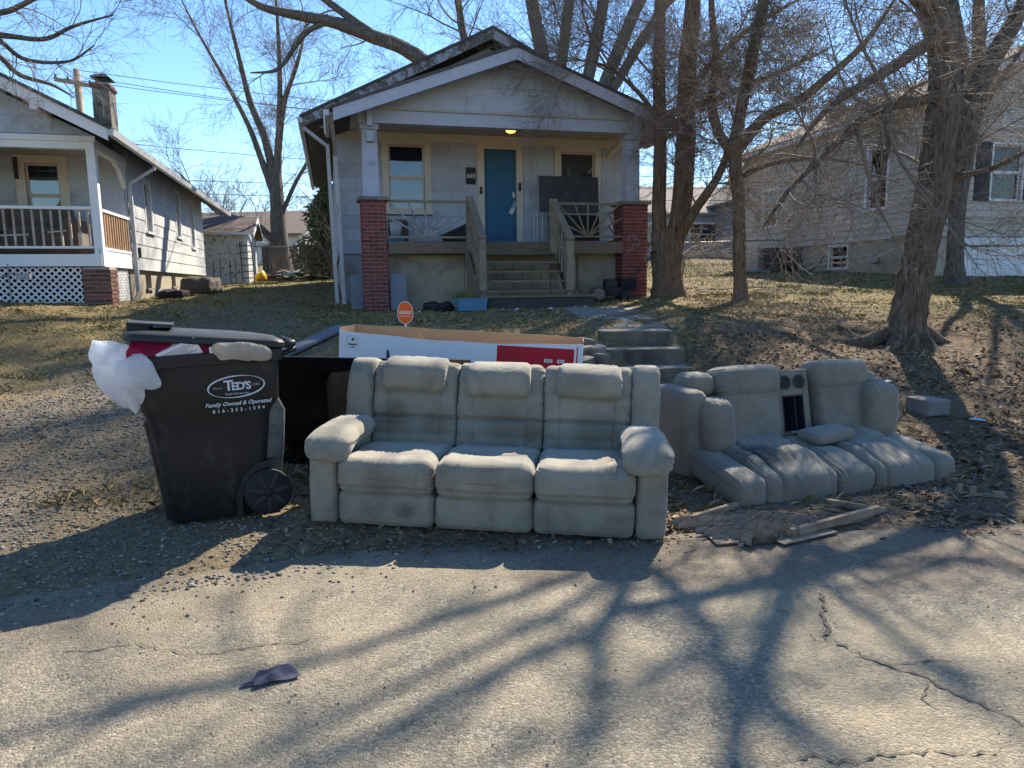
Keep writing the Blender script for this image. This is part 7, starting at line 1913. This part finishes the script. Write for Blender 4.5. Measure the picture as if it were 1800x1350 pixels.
far_house('far white house glimpsed beyond the board fence', (-17, 48, GZ(-17, 48)), (0, 0, R(-5)), 9, 7, -1, 1.6, 3.2, M['farwhite'], M['shinglebrown'], [(-2.5, .6, 1.0, 1.0), (0, .6, 1.0, 1.0), (2.5, .6, 1.0, 1.0)])
# ------------------------------------------------------------ far wood
rng = np.random.default_rng(77); n = 260
X = rng.uniform(-95, 110, n); Y = rng.uniform(70, 100, n); Z = hgt(X, Y); hh = rng.uniform(5, 10, n); k = 6
P = np.stack([np.stack([X + rng.normal(size=n) * .25 * i, Y + rng.normal(size=n) * .2 * i, Z - .3 + hh * i / (k - 1)], 1) for i in range(k)], 1)
Rr = np.linspace(.16, .03, k)[None].repeat(n, 0)
V1, F1 = tubes(P, Rr, 5); p2, r2 = grow(P, Rr, 4200, rng, 1.5, 4.0, (25, 60), .15, .12, 5, .010, .2, rmin=.02); V2, F2 = tubes(p2, r2, 3); p3, r3 = grow(p2, r2, 14000, rng, .8, 2.0, (25, 65), .05, .12, 4, .008, .1, rmin=.012); V3, F3 = tubes(p3, r3, 3)
o = npmesh('distant_wood', np.concatenate([V1, V2, V3]), np.concatenate([F1, F2 + len(V1), F3 + len(V1) + len(V2)]), M['twiggrey'], None, False); setting(o, 'stuff'); o['label'] = 'far off bare wood behind the houses'; o['category'] = 'wood'
# ------------------------------------------------------------ uncountable ground cover
def scatter(n, rng, x0, x1, y0, y1, mask, near=0.0):
    x = rng.uniform(x0, x1, n); y = y0 + (y1 - y0) * rng.random(n) ** (1 + near)
    k = rng.random(n) < mask(x, y)
    x, y = x[k], y[k]
    return x, y, ground_z(x, y)
rng = np.random.default_rng(2024)
off_path = lambda x, y: ~((x > 1.0) & (x < 2.1) & (y > 7.05) & (y < 12.6))
house_free = lambda x, y: ~((y * math.cos(AL) - x * math.sin(AL) > 14.0) & (x * math.cos(AL) + y * math.sin(AL) > .5) & (x * math.cos(AL) + y * math.sin(AL) < 7))
def blades(n, x0, x1, y0, y1, mask, h, w, cols, near, seed, name, label):
    rng = np.random.default_rng(seed)
    x, y, z = scatter(n, rng, x0, x1, y0, y1, lambda a, b_: mask(a, b_) * off_path(a, b_) * house_free(a, b_) * (b_ > edge_y(a) + .15), near)
    m = len(x); c = np.stack([x, y, z - .005], 1)
    d = np.stack([rng.normal(size=m) * .8, rng.normal(size=m) * .8, np.ones(m) * .8], 1); d /= np.linalg.norm(d, axis=1, keepdims=True)
    s = np.stack([-d[:, 1], d[:, 0], np.zeros(m)], 1) + rng.normal(size=(m, 3)) * .2; s /= np.linalg.norm(s, axis=1, keepdims=True)
    tuft = .55 + 1.1 * smooth(vnoise(x, y, 3.1, 61) * .6 + vnoise(x, y, 9, 62) * .4, .35, .75)[:, None]; hh = rng.uniform(h[0], h[1], (m, 1)) * tuft; ww = rng.uniform(w[0], w[1], (m, 1)) * (1 + .08 * y[:, None])
    mid = c + d * hh * .55; tip = c + d * hh + np.stack([d[:, 0], d[:, 1], -np.ones(m) * .5], 1) * hh * .35
    V = np.stack([c - s * ww, c + s * ww, mid + s * ww * .7, tip], 1)
    F = np.arange(4 * m).reshape(m, 4)
    g = green_mask(x, y)[:, None] + rng.normal(size=(m, 1)) * .22
    col = np.where(rng.random((m, 1)) < np.clip(g, .02, .95), np.array(cols[0]), np.array(cols[1])) * rng.uniform(.55, 1.25, (m, 1))
    o = npmesh(name, V.reshape(-1, 3), F, M['cover'], None, False, np.repeat(col, 4, 0))
    setting(o, 'stuff'); o['label'] = label; o['category'] = 'grass'
M['cover'] = col_mat('ground_cover')
yard = lambda x, y: (1 - .92 * drive_mask(x, y)) * (1 - .65 * dirt_mask(x, y))
blades(120000, -11, 11, 4.3, 15, yard, (.03, .075), (.0014, .0032), ((.15, .14, .042), (.36, .265, .135)), .35, 1, 'grass', 'thin winter grass and straw covering the yard')
blades(60000, -11, 14, 14, 31, lambda x, y: np.ones_like(x) * .9, (.03, .07), (.003, .006), ((.14, .145, .045), (.30, .235, .135)), .2, 2, 'grass', 'short grass in the back yards between the houses')
def leaves(n, x0, x1, y0, y1, mask, size, near, seed, label):
    rng = np.random.default_rng(seed)
    x, y, z = scatter(n, rng, x0, x1, y0, y1, lambda a, b_: mask(a, b_) * house_free(a, b_), near)
    z = np.where(y < edge_y(x) + .1, np.maximum(z, .004), z)
    m = len(x); a = rng.random(m) * 6.283; L = rng.uniform(size[0], size[1], m); tl = rng.normal(size=(m, 2)) * .35
    u = np.stack([np.cos(a), np.sin(a), tl[:, 0]], 1); v = np.stack([-np.sin(a), np.cos(a), tl[:, 1]], 1)
    c = np.stack([x, y, z + .008], 1); L = L[:, None]; up = np.array([0, 0, 1.]) * L * rng.uniform(.05, .35, (m, 1))
    V = np.stack([c - u * L, c - v * L * .5 + up, c + u * L, c + v * L * .5 + up], 1).reshape(-1, 3)
    base = np.array([(.20, .12, .07), (.29, .195, .12), (.13, .085, .058), (.36, .265, .175), (.24, .16, .10)])
    col = base[rng.integers(0, 5, m)] * rng.uniform(.6, 1.2, (m, 1))
    o = npmesh('fallen_leaves', V, np.arange(4 * m).reshape(m, 4), M['cover'], None, False, np.repeat(col, 4, 0)); setting(o, 'stuff'); o['label'] = label; o['category'] = 'leaves'
leaves(26000, -1.6, 9, 4.0, 13, lambda x, y: (.25 + .75 * dirt_mask(x, y)) * smooth(vnoise(x, y, 1.6, 41), .25, .6) * (y > edge_y(x) + .1) * ~((x > 1.05) & (x < 2.45) & (y < 4.7)), (.014, .042), .25, 5, 'brown leaf litter on the bank and under the trees')
leaves(1600, .9, 2.9, 3.9, 5.4, lambda x, y: .5 * ~((x > 1.1) & (x < 2.4) & (y < 4.6) & (y > 3.7)), (.012, .03), .2, 6, 'dry leaves gathered between the sofa and the loveseat')
leaves(900, -1.4, 1.0, 3.7, 4.1, lambda x, y: .5 + 0 * x, (.010, .026), 0, 7, 'leaf crumbs along the front of the sofa')
def twigs(n, seed):
    rng = np.random.default_rng(seed)
    x, y, z = scatter(n, rng, -1.5, 8.5, 4.2, 12.5, lambda a, b_: (.15 + .85 * dirt_mask(a, b_)) * off_path(a, b_) * (b_ > edge_y(a) + .15), .3)
    m = len(x); a = rng.random(m) * 6.283; L = rng.uniform(.05, .32, m); k = 4
    P = np.empty((m, k, 3)); cur = np.stack([np.cos(a), np.sin(a)], 1); P[:, 0] = np.stack([x, y, z + .006], 1)
    for i in range(1, k):
        cur = cur + rng.normal(size=(m, 2)) * .25; cur /= np.linalg.norm(cur, axis=1, keepdims=True)
        q = P[:, i - 1, :2] + cur * (L / (k - 1))[:, None]; P[:, i] = np.c_[q, ground_z(q[:, 0], q[:, 1]) + .006 + rng.random(m) * .012]
    V, F = tubes(P, np.full((m, k), .0022) * rng.uniform(.6, 1.8, (m, 1)), 3)
    o = npmesh('fallen_twigs', V, F, M['twiggrey'], None, False); setting(o, 'stuff'); o['label'] = 'small fallen twigs strewn over the bank'; o['category'] = 'twigs'
twigs(3600, 8)
def stones(n, x0, x1, y0, y1, mask, size, near, seed, name, label, cols, flat=.6):
    rng = np.random.default_rng(seed)
    x, y, z = scatter(n, rng, x0, x1, y0, y1, mask, near)
    z = np.where(y < edge_y(x) + .05, np.maximum(z, 0), z)
    m = len(x); s = rng.uniform(size[0], size[1], (m, 1)) * rng.uniform(.6, 1.3, (m, 1)); a = rng.random(m) * 6.283
    base = np.array([(1, 0, 0), (.2, .9, 0), (-.9, .3, 0), (-.4, -.9, 0), (.5, -.7, 0), (.1, 0, 1), (-.1, .1, -.6)])
    P = base[None] * (1 + rng.normal(size=(m, 7, 3)) * .18) * s[:, None]
    P[:, :, 2] *= flat
    ca, sa = np.cos(a)[:, None], np.sin(a)[:, None]
    X = P[:, :, 0] * ca - P[:, :, 1] * sa; Y = P[:, :, 0] * sa + P[:, :, 1] * ca
    V = np.stack([X + x[:, None], Y + y[:, None], P[:, :, 2] + z[:, None] + s * flat * .35], -1).reshape(-1, 3)
    f = np.array([(0, 1, 5), (1, 2, 5), (2, 3, 5), (3, 4, 5), (4, 0, 5), (1, 0, 6), (2, 1, 6), (3, 2, 6), (4, 3, 6), (0, 4, 6)])
    F = (f[None] + (np.arange(m) * 7)[:, None, None]).reshape(-1, 3)
    col = np.array(cols)[rng.integers(0, len(cols), m)] * rng.uniform(.6, 1.25, (m, 1))
    o = npmesh(name, V, F, M['cover'], None, False, np.repeat(col, 7, 0)); setting(o, 'stuff'); o['label'] = label; o['category'] = 'gravel'
GR = [(.25, .225, .19), (.17, .155, .135), (.33, .295, .25), (.12, .11, .10), (.27, .215, .155)]
stones(42000, -6.4, -.6, 3.0, 9, lambda x, y: drive_mask(x, y) * (y > edge_y(x) - .1), (.004, .015), .45, 9, 'gravel', 'loose grey gravel on the drive', GR)
stones(2600, -3.2, 1.2, 2.6, 4.2, lambda x, y: np.exp(-np.maximum(edge_y(x) - y, 0) / .22) * smooth(-x, -1.6, .9), (.004, .012), 0, 10, 'gravel', 'gravel spilled from the drive onto the asphalt', GR)
stones(2600, -2.2, 3.2, 1.8, 4.1, lambda x, y: .35 + 0 * x, (.002, .0055), 0, 11, 'gravel', 'fine grit scattered over the asphalt', GR)
stones(2200, -1.5, 6, 3.8, 6.5, lambda x, y: .5 + 0 * x, (.005, .018), .2, 12, 'gravel', 'small clods and stones in the verge dirt', [(.12, .09, .065), (.2, .16, .12), (.07, .055, .045)])
